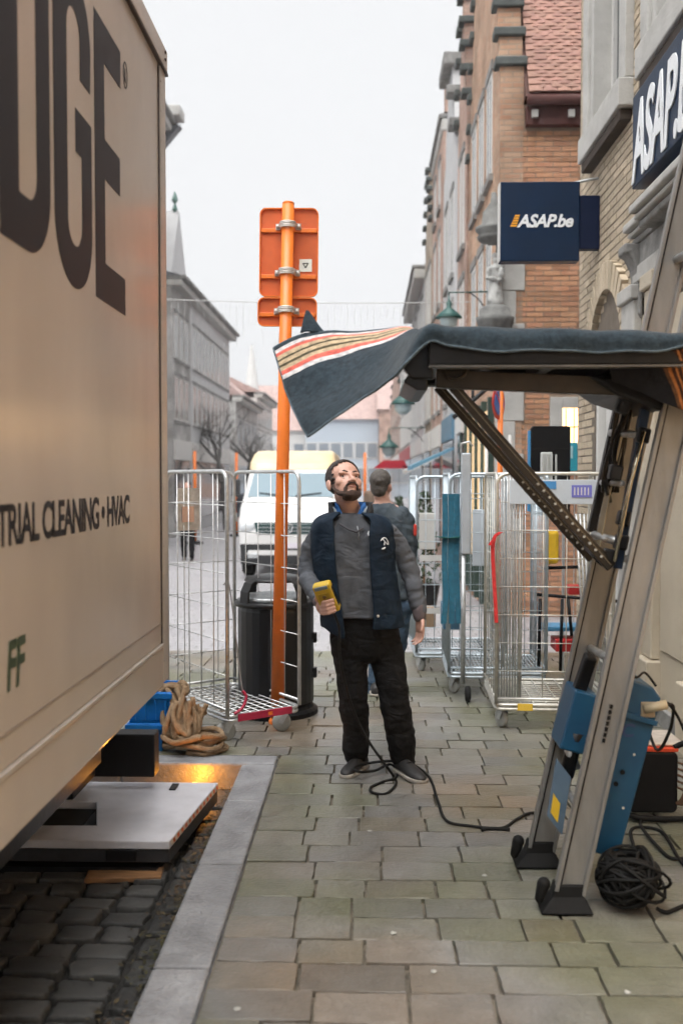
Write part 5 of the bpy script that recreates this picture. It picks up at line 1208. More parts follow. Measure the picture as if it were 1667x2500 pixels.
def potted(label, u, v, y, h):
    base = PY(u, v, y); g = zg(y); pl_ = thing('potted_bush', label, 'bush', (base.x, y, g)); r = random.Random(int(u))
    MB().lathe([(.16, 0), (.22, .35), (.20, .36)], (base.x, y, g), 12).build('pot', DARKSTEEL, pl_)
    m = MB()
    for k in range(420):
        t = r.random(); a = r.uniform(0, 2 * pi); R = .30 * (1 - t * .8) * (r.random() ** .4); p = V((base.x + R * cos(a), y + R * sin(a), g + .35 + t * h)); s = r.uniform(.025, .06)
        M = Euler((r.uniform(0, 6), r.uniform(0, 6), r.uniform(0, 6))).to_matrix(); m.add([p + M @ V(q) * s for q in ((-1, 0, 0), (0, -.4, 0), (1, 0, 0), (0, .4, 0))], [(0, 1, 2, 3)])
    tag(m.build('foliage', mat('dark_foliage', (.03, .055, .025), .7, island=.5), pl_), kind='stuff')
    MB().tube([(base.x, y, g + .3), (base.x, y, g + .35 + h * .7)], .02, 6).build('stem', WOOD, pl_)
potted('dark green potted bush left of the farthest roll cage', 915, 1150, 17.0, 1.25)
potted('second dark green potted bush just behind the farthest roll cage', 975, 1200, 14.0, 1.3)
# distant orange barrier posts
for (u, v0, v1, y, lb) in ((447, 1036, 1180, 30, 'orange traffic post behind the left roll cage'), (543, 1040, 1130, 34, 'orange traffic post beside the bare tree'), (838, 1040, 1110, 32, 'orange traffic post right of the van')):
    a = PY(u, v0, y); g = zg(y); t = thing('traffic_post', lb, 'post', (a.x, y, g), group='orange traffic posts')
    MB().tube([(a.x, y, g), (a.x, y, a.z)], .05, 10).build('post', ORANGE, t, smooth=True); MB().lathe([(.25, 0), (.25, .06), (.1, .1)], (a.x, y, g), 12).build('foot', RUBBER, t)
    MB().tube([(a.x, y, g + .5), (a.x, y, g + .8)], .054, 10).build('white_band', WHITEPAINT, t, smooth=True)
# bare winter trees
BARK = mat('bare_bark', (.09, .085, .08), .9, var=.3, vscale=8)
def bare_tree(label, x, y, h, seed):
    r = random.Random(seed); g = zg(y); t = thing('bare_tree', label, 'tree', (x, y, g), group='bare street trees'); tw = MB(); tr_ = MB()
    def grow(p, d, L, R, lv, mb):
        n = 4; pts = [p]; q = p.copy(); dd = d.copy()
        for i in range(n):
            dd = (dd + V((r.uniform(-.18, .18), r.uniform(-.18, .18), r.uniform(-.04, .12)))).normalized(); q = q + dd * L / n; pts.append(q.copy())
        mb.tube(pts, [R * (1 - .55 * i / n) for i in range(n + 1)], 6 if lv < 2 else 4, caps=False)
        if lv >= 4: return
        for k in range(4 if lv == 0 else 4):
            f = r.uniform(.35, 1) if lv else r.uniform(.55, 1); b = pts[min(n, max(1, int(f * n)))]; a = r.uniform(0, 2 * pi); sp = r.uniform(.5, .95)
            nd = (dd * (1 - sp * .4) + V((cos(a) * sp, sin(a) * sp, r.uniform(.0, .35)))).normalized()
            grow(b, nd, L * r.uniform(.5, .68), R * .45, lv + 1, tw)
    grow(V((x, y, g)), V((0, 0, 1)), h * .48, .14, 0, tr_)
    tr_.build('trunk', BARK, t, smooth=True); tw.build('crown', BARK, t)
bare_tree('bare tree in front of the long grey house on the left', PY(520, 1100, 38).x, 38, 7.4, 3)
bare_tree('farther bare tree behind the first one, above the brown roof', PY(572, 1100, 48).x, 48, 7.6, 8)
# ================================================================== furniture lift leaning on the house
RAIL = mat('worn_aluminium_rail', (.27, .262, .248), .45, .3, color2=(.17, .165, .155), vscale=7, bump=.12, bscale=25, stretch=(1, 1, .25), rvar=.12)
BLUEM = mat('blue_machine_paint', (.004, .050, .115), .42, color2=(.007, .072, .145), vscale=6, bump=.05)
NAVYM = mat('dark_blue_steel', (.012, .03, .065), .4, .2, var=.3)
OLIVE = mat('greasy_steel', (.022, .018, .012), .4, .5, color2=(.05, .036, .024), vscale=8)
lift = thing('furniture_lift', 'aluminium furniture lift with blue motor and raised platform leaning towards the house', 'furniture lift', (0.76, 4.06, 0))
dn = V((.2055, 0, .9787)); nn = V((.9787, 0, -.2055))
def rp(z, y, off=0.0, near=True):
    x0 = .785 if near else .755
    return V((x0 + .21 * (z - .1), y, z)) + nn * off
def rail(y, near, z0=.07, z1=5.6):
    m = MB(); a, b = rp(z0, y, 0, near), rp(z1, y, 0, near)
    m.beam(a, b, .044, .108, up=nn); o = m.build('rail', RAIL, lift, bevel=.004)
    for s in (-1, 1):
        MB().beam(a + nn * s * .052 + V((0, -.027, 0)), b + nn * s * .052 + V((0, -.027, 0)), .020, .016, up=nn).build('rail_lip', RAIL, o, bevel=.003)
    MB().beam(a + nn * -.040 + V((0, -.0255, 0)), b + nn * -.040 + V((0, -.0255, 0)), .006, .006, up=nn).build('rail_groove', DARKSTEEL, o)
    return o
rail(3.84, True); rail(4.29, False)
for z in (.36, .62, .95, 1.35, 2.6, 3.1, 3.6, 4.1, 4.6):
    MB().tube([rp(z, 3.86, .02), rp(z, 4.27, .02, False)], .017, 10).build('rung', STEEL2, lift, smooth=True)
for (y, nr_, u, v) in ((3.84, True, 1288, 2102), (4.29, False, 1240, 2004)):
    c = rp(.0, y, 0, nr_); c.z = 0
    rect = lambda w, d, z, dx=0: [V((c.x + dx + a * w / 2, c.y + b * d / 2, z)) for a, b in ((-1, -1), (1, -1), (1, 1), (-1, 1))]
    f = MB().loft([rect(.20, .14, .003), rect(.195, .136, .012), rect(.125, .075, .06, .01), rect(.122, .066, .105, .02)]).build('foot', RUBBER, lift, bevel=.006)
    MB().chain([c + V((-.10, -.02, .05)), c + V((-.085, -.03, .11))], [.018, .026]).build('foot_knob', RUBBER, f, smooth=True)
for k in range(7): MB().beam(rp(.66 + k * .022, 3.8135, .0), rp(.66 + k * .022 + .015, 3.8135, .0), .002, .012, up=nn).build('stamped_mark', BLACK, lift)
# motor box
fy = 3.985
poly = [(1356, 1958), (1420, 1972), (1518, 1604), (1500, 1580), (1437, 1556), (1428, 1600)]
P3 = [PY(u, v, fy) for u, v in poly]; o0 = V((0, fy, 0))
MB().prism([(p.x, p.z) for p in P3], o0, (1, 0, 0), (0, 0, 1), (0, 1, 0), .29).build('motor_box', BLUEM, lift, bevel=.008)
c0, c1_ = PY(1470, 1648, fy - .003), PY(1504, 1612, fy - .003)
MB().bx(c0.x - .0, c1_.x, fy - .006, fy + .01, c0.z, c1_.z).build('handle_opening', mat('shadowed_beige', (.35, .28, .19), .6), lift, bevel=.006)
MB().tube([PY(1478, 1628, fy - .015), PY(1530, 1618, fy - .02)], .019, 12).build('socket', mat('beige_socket', (.42, .36, .25), .5), lift, smooth=True)
MB().beam(PY(1423, 1638, fy - .01), PY(1508, 1662, fy - .01), .014, .022).build('lid_edge', BLUEM, lift, bevel=.003)
for (u, v) in ((1402, 1759), (1428, 1773), (1413, 1800)):
    MB().lathe([(.001, 0), (.010, 0), (.010, .004), (.001, .004)], PY(u, v, fy - .001), 12, Matrix.Rotation(pi / 2, 3, 'X')).build('vent_hole', BLACK, lift)
for (u, v) in ((1430, 1856), (1400, 1953), (1455, 1733)):
    MB().lathe([(.001, 0), (.006, 0), (.005, .004), (.001, .005)], PY(u, v, fy - .001), 8, Matrix.Rotation(pi / 2, 3, 'X')).build('screw', GALV, lift)
p = PY(1412, 1690, fy - .001)
text_on('faded_lettering', text_mesh('IC', .075, bold=.002, depth=.0006), p, V((1, 0, -.05)), V((.2, 0, 1)), mat('faded_violet', (.03, .05, .14), .5), lift)
# guard plate between the rails, with a warning sticker
gp = [PY(u, v, 4.06) for u, v in ((1277, 1742), (1310, 1785), (1290, 1918), (1256, 1874))]
g_ = MB().prism([(q.x, q.z) for q in gp], V((0, 4.06, 0)), (1, 0, 0), (0, 0, 1), (0, 1, 0), .012).build('guard_plate', mat('blue_grey_plate', (.13, .20, .28), .4, .3, var=.15), lift)
sp_ = [PY(u, v, 4.056) for u, v in ((1270, 1822), (1286, 1846), (1280, 1890), (1264, 1866))]
MB().prism([(q.x, q.z) for q in sp_], V((0, 4.056, 0)), (1, 0, 0), (0, 0, 1), (0, 1, 0), .003).build('warning_sticker', mat('sticker_yellow', (.75, .48, .03), .5), g_)
for (u0, v0, u1, v1, r, m) in ((1303, 1722, 1325, 1762, .016, STEEL2), (1330, 1690, 1350, 1715, .016, STEEL2), (1325, 1680, 1300, 1780, .03, BLACK)):
    MB().tube([PY(u0, v0, 4.05), PY(u1, v1, 4.10)], r, 12).build('roller', m, lift, smooth=True)
b0, b1 = PY(1300, 1600, 4.2), PY(1345, 1520, 4.2)
MB().beam(PY(1320, 1610, 4.12), PY(1356, 1505, 4.06), .06, .05, up=nn).build('winch_box', BLACK, lift, bevel=.01)
MB().beam(PY(1300, 1712, 4.13), PY(1336, 1580, 4.13),   .20, .10, up=nn).build('blue_guard', BLUEM, lift, bevel=.008)
# carriage: two posts, cross rollers, hoses
car = [('carriage_post', 3.96, PY(1482, 925, 3.96), PY(1415, 1305, 3.96), .045, .036, NAVYM), ('carriage_post', 4.22, PY(1420, 925, 4.22), PY(1357, 1222, 4.22), .040, .034, DARKSTEEL)]
for nm, y, a, b, w, h, m in car: MB().beam(a, b, w, h, up=nn).build(nm, m, lift, bevel=.005)
MB().beam(PY(1438, 905, 4.1), PY(1368, 1270, 4.1), .09, .004, up=nn).build('carriage_sheet', mat('tan_sheet', (.40, .32, .19), .55, var=.15), lift)
for (u0, v0, u1, v1, r, m) in ((1364, 1228, 1415, 1243, .017, STEEL), (1382, 1108, 1428, 1110, .013, STEEL), (1402, 994, 1462, 998, .015, STEEL2), (1350, 1255, 1385, 1290, .02, DARKSTEEL), (1400, 1150, 1388, 1105, .010, DARKSTEEL)):
    MB().tube([PY(u0, v0, 4.16), PY(u1, v1, 3.95)], r, 12).build('cross_roller', m, lift, smooth=True)
MB().tube([PY(1478, 990, 3.90), PY(1446, 1110, 3.90), PY(1410, 1290, 3.90)], .008, 8).build('chrome_rod', mat('polished_rod', (.5, .46, .36), .2, .9), lift, smooth=True)
hr = random.Random(9)
for k in range(6):
    u = 1425 + k * 7; MB().tube(spline([PY(u, 900, 4.1), PY(u - 12 + hr.uniform(-12, 12), 960, 4.05), PY(u - 20 + hr.uniform(-10, 10), 1020, 4.08), PY(u - 32 + hr.uniform(-10, 10), 1085, 4.05), PY(u - 42, 1130, 4.08)], 6), .007, 6).build('hose', BLACK if k % 2 else OLIVE, lift, smooth=True)
for (u, v, w) in ((1475, 1000, .05), (1430, 1190, .045), (1398, 1278, .05), (1425, 1245, .05), (1412, 1085, .05)):
    MB().box(PY(u, v, 3.94), (w, .05, .06), Matrix.Rotation(.2, 3, 'Y')).build('clamp_block', DARKSTEEL, lift, bevel=.008)
# diagonal strut of two perforated bars
for (p0, p1, y) in (((1026, 872), (1402, 1303), 3.93), ((1004, 888), (1358, 1283), 4.27)):
    a, b = PY(*p0, y), PY(*p1, y); s_ = MB().beam(a, b, .030, .040).build('strut', OLIVE, lift, bevel=.003)
    MB().beam(a + V((-.004, -.017, .012)), b + V((-.004, -.017, .012)), .004, .004).build('strut_edge', mat('bright_worn_edge', (.16, .13, .085), .35, .6), s_)
    for k in range(12):
        q = a.lerp(b, .55 + .42 * k / 12) + V((0, -.0155, 0))
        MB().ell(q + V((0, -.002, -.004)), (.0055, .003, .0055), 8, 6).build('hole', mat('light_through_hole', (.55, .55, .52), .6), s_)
# platform
MB().bx(.25, 1.62, 3.66, 4.40, 2.185, 2.200).build('platform_deck', DARKSTEEL, lift)
for y in (3.63, 4.36):
    MB().bx(.22, 1.62, y, y + .05, 2.085, 2.183).build('side_channel', DARKSTEEL, lift, bevel=.004)
    MB().bx(.22, 1.62, y - .012, y + .06, 2.075, 2.083).build('channel_flange', mat('worn_steel_edge', (.12, .115, .105), .4, .6, var=.3), lift)
for x in (.24, .44, .68, .94, 1.2, 1.46): MB().bx(x, x + .045, 3.69, 4.35, 2.10, 2.183).build('cross_member', DARKSTEEL, lift, bevel=.003)
for y in (3.86, 4.22):
    a, b = PY(1000, 870, y), PY(1410, 888, y)
    MB().beam(a, b, .05, .07).build('lower_beam', OLIVE, lift, bevel=.004)
MB().prism([(.12, 2.09), (.16, 2.04), (.24, 2.04), (.24, 2.18), (.19, 2.18)], (0, 3.68, 0), (1, 0, 0), (0, 0, 1), (0, 1, 0), .05).build('end_bracket', DARKSTEEL, lift, bevel=.006)
MB().prism([(.15, 2.135), (.20, 2.06), (.23, 2.07), (.22, 2.15)], (0, 3.74, 0), (1, 0, 0), (0, 0, 1), (0, 1, 0), .02).build('end_hook', DARKSTEEL, lift, bevel=.004)
MB().prism([(.13, 2.03), (.18, 2.0), (.22, 2.0), (.22, 2.075), (.16, 2.075)], (0, 3.70, 0), (1, 0, 0), (0, 0, 1), (0, 1, 0), .60).build('end_plate', DARKSTEEL, lift, bevel=.006)
for (u, v) in ((1045, 868), (1130, 845), (1462, 852), (1500, 865)):
    c = PY(u, v, 3.80); MB().tube(spline([c + V((-.05, 0, .05)), c + V((-.02, 0, 0)), c + V((.03, 0, .01)), c + V((.05, .02, .06))], 5), .008, 6).build('tie_hook', OLIVE, lift, smooth=True)
MB().prism([(PY(1330, 895, 4).x, 2.06), (PY(1390, 905, 4).x, 1.99), (PY(1490, 960, 4).x, 1.93), (PY(1545, 930, 4).x, 1.98), (PY(1545, 880, 4).x, 2.07)], (0, 3.82, 0), (1, 0, 0), (0, 0, 1), (0, 1, 0), .45).build('hinge_housing', DARKSTEEL, lift, bevel=.012)
MB().beam(PY(1440, 905, 3.9), PY(1424, 950, 3.9), .05, .05).build('hinge_arm', BLACK, lift, bevel=.01)

# ================================================================== moving blanket thrown over the platform
def blanket_mat(name='striped_blanket', dark=False):
    m = bpy.data.materials.new(name); m.use_nodes = True; n, l = m.node_tree.nodes, m.node_tree.links; b = n['Principled BSDF']
    uv = n.new('ShaderNodeUVMap'); sp = n.new('ShaderNodeSeparateXYZ'); l.new(uv.outputs[0], sp.inputs[0])
    cr = n.new('ShaderNodeValToRGB'); cr.color_ramp.interpolation = 'CONSTANT'; e = cr.color_ramp.elements
    base = (.026, .040, .052, 1); white = (.58, .56, .56, 1); red = (.62, .13, .10, 1); tan = (.48, .37, .24, 1); dk = (.075, .062, .035, 1)
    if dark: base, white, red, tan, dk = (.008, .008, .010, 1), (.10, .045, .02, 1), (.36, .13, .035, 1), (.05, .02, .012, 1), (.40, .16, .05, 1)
    seq = [(.0, base), (.085, white), (.135, red), (.175, tan), (.215, dk), (.240, tan), (.285, dk), (.310, tan), (.350, red), (.395, white), (.44, base)]
    e[0].position = 0; e[0].color = base; e[1].position = seq[1][0]; e[1].color = seq[1][1]
    for p, c in seq[2:]:
        q = e.new(p); q.color = c
    tc = n.new('ShaderNodeTexCoord')
    wz = n.new('ShaderNodeTexNoise'); wz.inputs['Scale'].default_value = 30; l.new(tc.outputs['Object'], wz.inputs['Vector'])
    mm = n.new('ShaderNodeMath'); mm.operation = 'MULTIPLY_ADD'; mm.inputs[1].default_value = .012; l.new(wz.outputs['Fac'], mm.inputs[0]); l.new(sp.outputs['Y'], mm.inputs[2]); l.new(mm.outputs[0], cr.inputs[0])
    nz = n.new('ShaderNodeTexNoise'); nz.inputs['Scale'].default_value = 38; nz.inputs['Detail'].default_value = 4; nz.inputs['Roughness'].default_value = .7; l.new(tc.outputs['Object'], nz.inputs['Vector'])
    c2 = n.new('ShaderNodeValToRGB'); c2.color_ramp.elements[0].position = .32; c2.color_ramp.elements[0].color = (.55, .56, .58, 1); c2.color_ramp.elements[1].position = .72; c2.color_ramp.elements[1].color = (1.5, 1.48, 1.45, 1); l.new(nz.outputs['Fac'], c2.inputs[0])
    mx = n.new('ShaderNodeMix'); mx.data_type = 'RGBA'; mx.blend_type = 'MULTIPLY'; mx.inputs['Factor'].default_value = .9; l.new(cr.outputs[0], mx.inputs['A']); l.new(c2.outputs[0], mx.inputs['B'])
    l.new(mx.outputs['Result'], b.inputs['Base Color']); b.inputs['Roughness'].default_value = .95; b.inputs['Sheen Weight'].default_value = .15; b.inputs['Specular IOR Level'].default_value = .15
    bp = n.new('ShaderNodeBump'); bp.inputs['Strength'].default_value = .5; bp.inputs['Distance'].default_value = .01; l.new(nz.outputs['Fac'], bp.inputs['Height']); l.new(bp.outputs[0], b.inputs['Normal'])
    return m
BLANKET = blanket_mat(); BLANKET_B = blanket_mat('shaded_blanket_end', True)  # second one: shade on the hanging underside is put into its colours
def cloth(name, ctrl, m, parent, nu=10, nv=10, vfun=None, th=.009):
    rows = [spline(r, nv) for r in ctrl]                    # along t
    K = len(rows[0]); cols = [spline([r[k] for r in rows], nu) for k in range(K)]
    U = len(cols[0]); me = bpy.data.meshes.new(name)
    vs = [cols[k][i] for i in range(U) for k in range(K)]
    for v in vs: v += V((noise.noise(v * 9) * .005, noise.noise(v * 5 + V((0, 9, 0))) * .022, noise.noise(v * 7 + V((5, 0, 0))) * .009))
    fs = [(i * K + k, (i + 1) * K + k, (i + 1) * K + k + 1, i * K + k + 1) for i in range(U - 1) for k in range(K - 1)]
    me.from_pydata([tuple(v) for v in vs], [], fs); uvl = me.uv_layers.new(name='UVMap')
    for p in me.polygons:
        for li, vi in zip(p.loop_indices, p.vertices):
            i, k = divmod(vi, K); uvl.data[li].uv = (i / (U - 1), vfun(i / (U - 1), k / (K - 1)) if vfun else k / (K - 1))
    me.materials.append(m); me.polygons.foreach_set('use_smooth', [True] * len(me.polygons))
    o = bpy.data.objects.new(name, me); link(o, parent)
    md = o.modifiers.new('t', 'SOLIDIFY'); md.thickness = th; md.offset = 0
    if name == 'blanket_sheet':
        hm_ = mat('blanket_hem', (.10, .14, .17), .95, var=.3, vscale=60, bump=.5, bscale=200)
        MB().tube([vs[i * K + K - 1] for i in range(U)], .0055, 6).build('hem', hm_, o, smooth=True)
        MB().tube([vs[k] for k in range(K)], .0055, 6).build('hem', hm_, o, smooth=True)
        MB().tube([vs[i * K] for i in range(U)], .0055, 6).build('hem', hm_, o, smooth=True)
    return o
bk = thing('moving_blanket', 'slate blue blanket with red and tan stripes flapping off the lift platform', 'blanket', (.6, 4, 2.2))
Q = lambda l: [PY(*q) for q in l]
top = lambda u, vh, dz=0: [V((PY(u, 760, 3.62).x, 4.37, 2.222)), V((PY(u, 760, 3.62).x, 4.13, 2.220)), V((PY(u, 760, 3.62).x, 3.88, 2.220)), PY(u, 750 + (u - 1000) * .032 + dz, 3.625), PY(u, vh, 3.60)]
cloth('blanket_sheet', [
    Q([(628, 800, 4.30), (640, 838, 4.22), (655, 890, 4.12), (678, 945, 4.0), (705, 1000, 3.86)]),
    Q([(690, 770, 4.32), (700, 806, 4.22), (722, 858, 4.10), (742, 912, 3.98), (762, 962, 3.84)]),
    Q([(748, 762, 4.32), (762, 788, 4.22), (788, 832, 4.10), (812, 880, 3.96), (832, 916, 3.82)]),
    Q([(850, 760, 4.28), (862, 774, 4.18), (880, 800, 4.02), (892, 838, 3.84), (900, 870, 3.68)]),
    Q([(940, 756, 4.24), (944, 756, 4.1), (948, 760, 3.9), (946, 784, 3.66), (934, 832, 3.60)]),
    top(985, 782, -3), top(1030, 792), top(1120, 806), top(1250, 803), top(1400, 808), top(1500, 806), top(1575, 792), top(1640, 800), top(1700, 810)], BLANKET, bk)
# the corner that stands up behind, and the end that hangs under the right side
cloth('turned_up_corner', [Q([(690, 764, 4.31), (704, 760, 4.315), (722, 762, 4.32), (750, 766, 4.325)]), Q([(697, 738, 4.34), (706, 738, 4.34), (716, 740, 4.34), (728, 743, 4.345)]), Q([(704, 713, 4.36), (706, 713, 4.36), (708, 714, 4.36), (710, 716, 4.36)])], BLANKET, bk, vfun=lambda a, b: .02 + .04 * b)
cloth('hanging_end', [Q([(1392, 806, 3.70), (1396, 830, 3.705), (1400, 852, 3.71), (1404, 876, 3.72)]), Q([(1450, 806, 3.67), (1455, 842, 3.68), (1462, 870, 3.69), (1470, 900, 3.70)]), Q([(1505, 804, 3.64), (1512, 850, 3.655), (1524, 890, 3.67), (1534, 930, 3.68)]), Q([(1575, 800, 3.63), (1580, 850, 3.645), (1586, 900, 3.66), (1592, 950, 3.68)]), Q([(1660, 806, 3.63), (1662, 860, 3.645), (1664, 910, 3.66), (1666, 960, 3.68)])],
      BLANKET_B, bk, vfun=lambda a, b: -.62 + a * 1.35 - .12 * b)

# ================================================================== machine, coil and cables on the ground
gm = PZ(1500, 1888, 0); gx, gy = gm.x, gm.y + .12
ge = thing('power_unit', 'black portable power unit with an orange rim and a tubular handle by the pilaster', 'power unit', (gx, gy, 0))
MB().prism(rrect(.24, .30, .03, cx=gx - .01, cy=.20), (0, gy - .14, 0), (1, 0, 0), (0, 0, 1), (0, 1, 0), .28).build('housing', BLACK, ge, bevel=.012)
MB().bx(gx - .13, gx + .11, gy - .145, gy + .145, .350, .372).build('orange_rim', mat('orange_red_rim', (.72, .07, .02), .45), ge, bevel=.006)
MB().bx(gx - .12, gx + .14, gy - .13, gy + .13, .373, .392).build('lid', GALV, ge, bevel=.008)
MB().tube(spline([(gx + .09, gy - .13, .37), (gx + .16, gy - .14, .40), (gx + .19, gy - .14, .36), (gx + .20, gy - .14, .10), (gx + .17, gy - .14, .03), (gx - .05, gy - .14, .025), (gx - .13, gy - .12, .04)], 6), .014, 10).build('handle', RUBBER, ge, smooth=True)
MB().lathe([(.034, 0), (.032, .05), (.02, .16), (.012, .18)], (gx - .055, gy - .09, .393), 14).build('plug', RUBBER, ge, smooth=True)
for k in range(5): MB().tube(spline([(gx + .105, gy - .142, .30 - k * .03), (gx + .15, gy - .15, .27 - k * .03), (gx + .13, gy - .15, .14 - k * .01), (gx + .10, gy - .14, .10)], 5), .006, 6).build('wire', mat('brown_wire', (.10, .055, .03), .6), ge, smooth=True)
cc = PZ(1456, 2110, 0) + V((0, .10, 0)); cr_ = random.Random(5)
coil = thing('cable_coil', 'thick heap of coiled black cable on the pavers beside the lift foot', 'cable coil', cc)
for k in range(70):
    R = cr_.uniform(.05, .125); h = cr_.uniform(.01, .17); tx, ty = cr_.uniform(-.9, .9), cr_.uniform(-.9, .9); E = Euler((tx, ty, cr_.uniform(0, 6))).to_matrix()
    pts = [cc + V((0, 0, .125)) + E @ V((R * cos(t) * cr_.uniform(.94, 1.06), R * sin(t), .02 * sin(2 * t + k))) for t in [2 * pi * q / 14 for q in range(14)]]
    for p in pts: p.z = max(p.z, .008)
    MB().tube(spline(pts, 2, closed=True), .0065, 6, closed=True).build('loop', RUBBER, coil, smooth=True)
for k in range(3):
    E = Euler((.35 + k * .1, .5, k)).to_matrix()
    pts = [cc + V((.03, 0, .13)) + E @ V((.13 * cos(t), .13 * sin(t), 0)) for t in [2 * pi * q / 20 for q in range(20)]]
    for p in pts: p.z = max(p.z, .008)
    MB().tube(pts, .0065, 6, closed=True).build('loop', RUBBER, coil, smooth=True)
def cable(label, pts, r=.007, name='cable'):
    return tag(MB().tube(spline(pts, 8), r, 8).build(name, RUBBER, None, smooth=True), label, 'cable')
Z = lambda u, v, z=.008: PZ(u, v, z)
cable('black cable from the coil curving past the power unit', [Z(1425, 1968), Z(1455, 1955), Z(1447, 1910), Z(1470, 1900), Z(1520, 1912), Z(1560, 1975), Z(1590, 2000)], .008)
cable('black cable from the power unit across the pavers to the right edge', [V((gx - .04, gy - .13, .03)), Z(1470, 1895), Z(1510, 1945), Z(1545, 1972), Z(1600, 1965)], .008)
cable('black cable trailing from the coil towards the right edge', [cc + V((.10, -.04, .015)), Z(1530, 2095), Z(1570, 2080), Z(1620, 2070)], .008)
cable('thin lead looping down from the blue motor to the power unit', [PY(1530, 1618, 3.965), PY(1545, 1625, 3.99), PY(1536, 1680, 4.2), PY(1505, 1720, 4.5), V((gx - .055, gy - .09, .565))], .007)
cable('thin lead hanging from the motor socket towards the wall', [PY(1532, 1614, 3.965), PY(1552, 1640, 4.0), PY(1575, 1690, 4.1), PY(1600, 1760, 4.2)], .006)
cable('loose black wire ends over the top of the blue motor', [PY(1430, 1548, 4.0), PY(1460, 1556, 3.97), PY(1480, 1545, 4.0), PY(1505, 1575, 4.02)], .005)
# ================================================================== people
SKIN = mat('skin', (.60, .37, .29), .45, color2=(.53, .29, .225), vscale=18, bump=.05, bscale=120)
def organic(mb, name, m, parent, vox=.008, smooth=3, disp=0.0, dscale=.08, local=False):
    o = mb.build(name, m, parent, smooth=True, local=local)
    r = o.modifiers.new('union', 'REMESH'); r.mode = 'VOXEL'; r.voxel_size = vox; r.use_smooth_shade = True
    if smooth:
        s = o.modifiers.new('smooth', 'SMOOTH'); s.factor = .5; s.iterations = smooth
    if disp:
        t = bpy.data.textures.new(name + '_folds', 'CLOUDS'); t.noise_scale = dscale; t.noise_depth = 2
        d = o.modifiers.new('folds', 'DISPLACE'); d.texture = t; d.strength = disp; d.mid_level = .5; d.texture_coords = 'LOCAL'
    return o
def fold_mat(name, c1, c2, scale=9, stretch=(1, 1, .5), rough=.85, bump=.6):
    m = mat(name, c1, rough, color2=c2, vscale=scale, stretch=stretch, spec=.25)
    n, l = m.node_tree.nodes, m.node_tree.links; b = n['Principled BSDF']; tc = n.new('ShaderNodeTexCoord')
    mp = n.new('ShaderNodeMapping'); mp.inputs['Scale'].default_value = (1, 1, 1.8); mp.inputs['Rotation'].default_value = (.2, .5, 0); l.new(tc.outputs['Object'], mp.inputs['Vector'])
    wv = n.new('ShaderNodeTexNoise'); wv.inputs['Scale'].default_value = 8; wv.inputs['Detail'].default_value = 1.5; wv.inputs['Distortion'].default_value = 1.2; l.new(mp.outputs[0], wv.inputs['Vector'])
    f = n.new('ShaderNodeTexNoise'); f.inputs['Scale'].default_value = 260; l.new(tc.outputs['Object'], f.inputs['Vector'])
    ad = n.new('ShaderNodeMath'); ad.operation = 'MULTIPLY_ADD'; ad.inputs[1].default_value = .06; l.new(f.outputs['Fac'], ad.inputs[0]); l.new(wv.outputs['Fac'], ad.inputs[2])
    bp = n.new('ShaderNodeBump'); bp.inputs['Strength'].default_value = bump; bp.inputs['Distance'].default_value = .02; l.new(ad.outputs[0], bp.inputs['Height']); l.new(bp.outputs[0], b.inputs['Normal'])
    return m
def ring(c, rx, ry, n=28, p=2.3):
    out = []
    for k in range(n):
        a = 2 * pi * k / n; ca, sa = cos(a), sin(a)
        out.append(V((c[0] + rx * math.copysign(abs(ca) ** (2 / p), ca), c[1] + ry * math.copysign(abs(sa) ** (2 / p), sa), c[2])))
    return out
def hand(mb, W, d, n, side, curl=.35, sc=1.0, spread=.06):
    W, d, n = V(W), V(d).normalized(), V(n).normalized(); s = d.cross(n).normalized(); n = s.cross(d).normalized()
    M = Matrix((s, d, n)).transposed()
    mb.ell(W + d * .048 * sc, (.040 * sc, .054 * sc, .017 * sc), M=M)
    mb.chain([W - d * .03, W + d * .02 * sc], [.028 * sc, .027 * sc])
    for i, (off, L) in enumerate(((-.030, .85), (-.010, 1.0), (.010, .95), (.029, .76))):
        p = W + d * (.088 * sc) + s * off * side * sc; pts = [p - d * .02]; dd = (d + s * side * spread * (i - 1.5)).normalized(); a = 0
        for j, l in enumerate((.042, .027, .021)):
            pts.append(p.copy()) if j == 0 else None
            a += curl * (.7 if j == 0 else 1.0)
            v = (dd * cos(a) + n * sin(a)).normalized(); p = p + v * l * L * sc; pts.append(p.copy())
        mb.chain(pts, [.0095 * sc, .0095 * sc, .0088 * sc, .008 * sc, .0068 * sc], 8)
    t0 = W + d * .02 * sc - s * side * .028 * sc; t1 = t0 + (d * .7 - s * side * .55 + n * .35).normalized() * .042 * sc; t2 = t1 + (d * .9 - s * side * .15 + n * .45).normalized() * .032 * sc
    mb.chain([W + d * .01, t0, t1, t2], [.014 * sc, .0135 * sc, .0105 * sc, .008 * sc], 8)
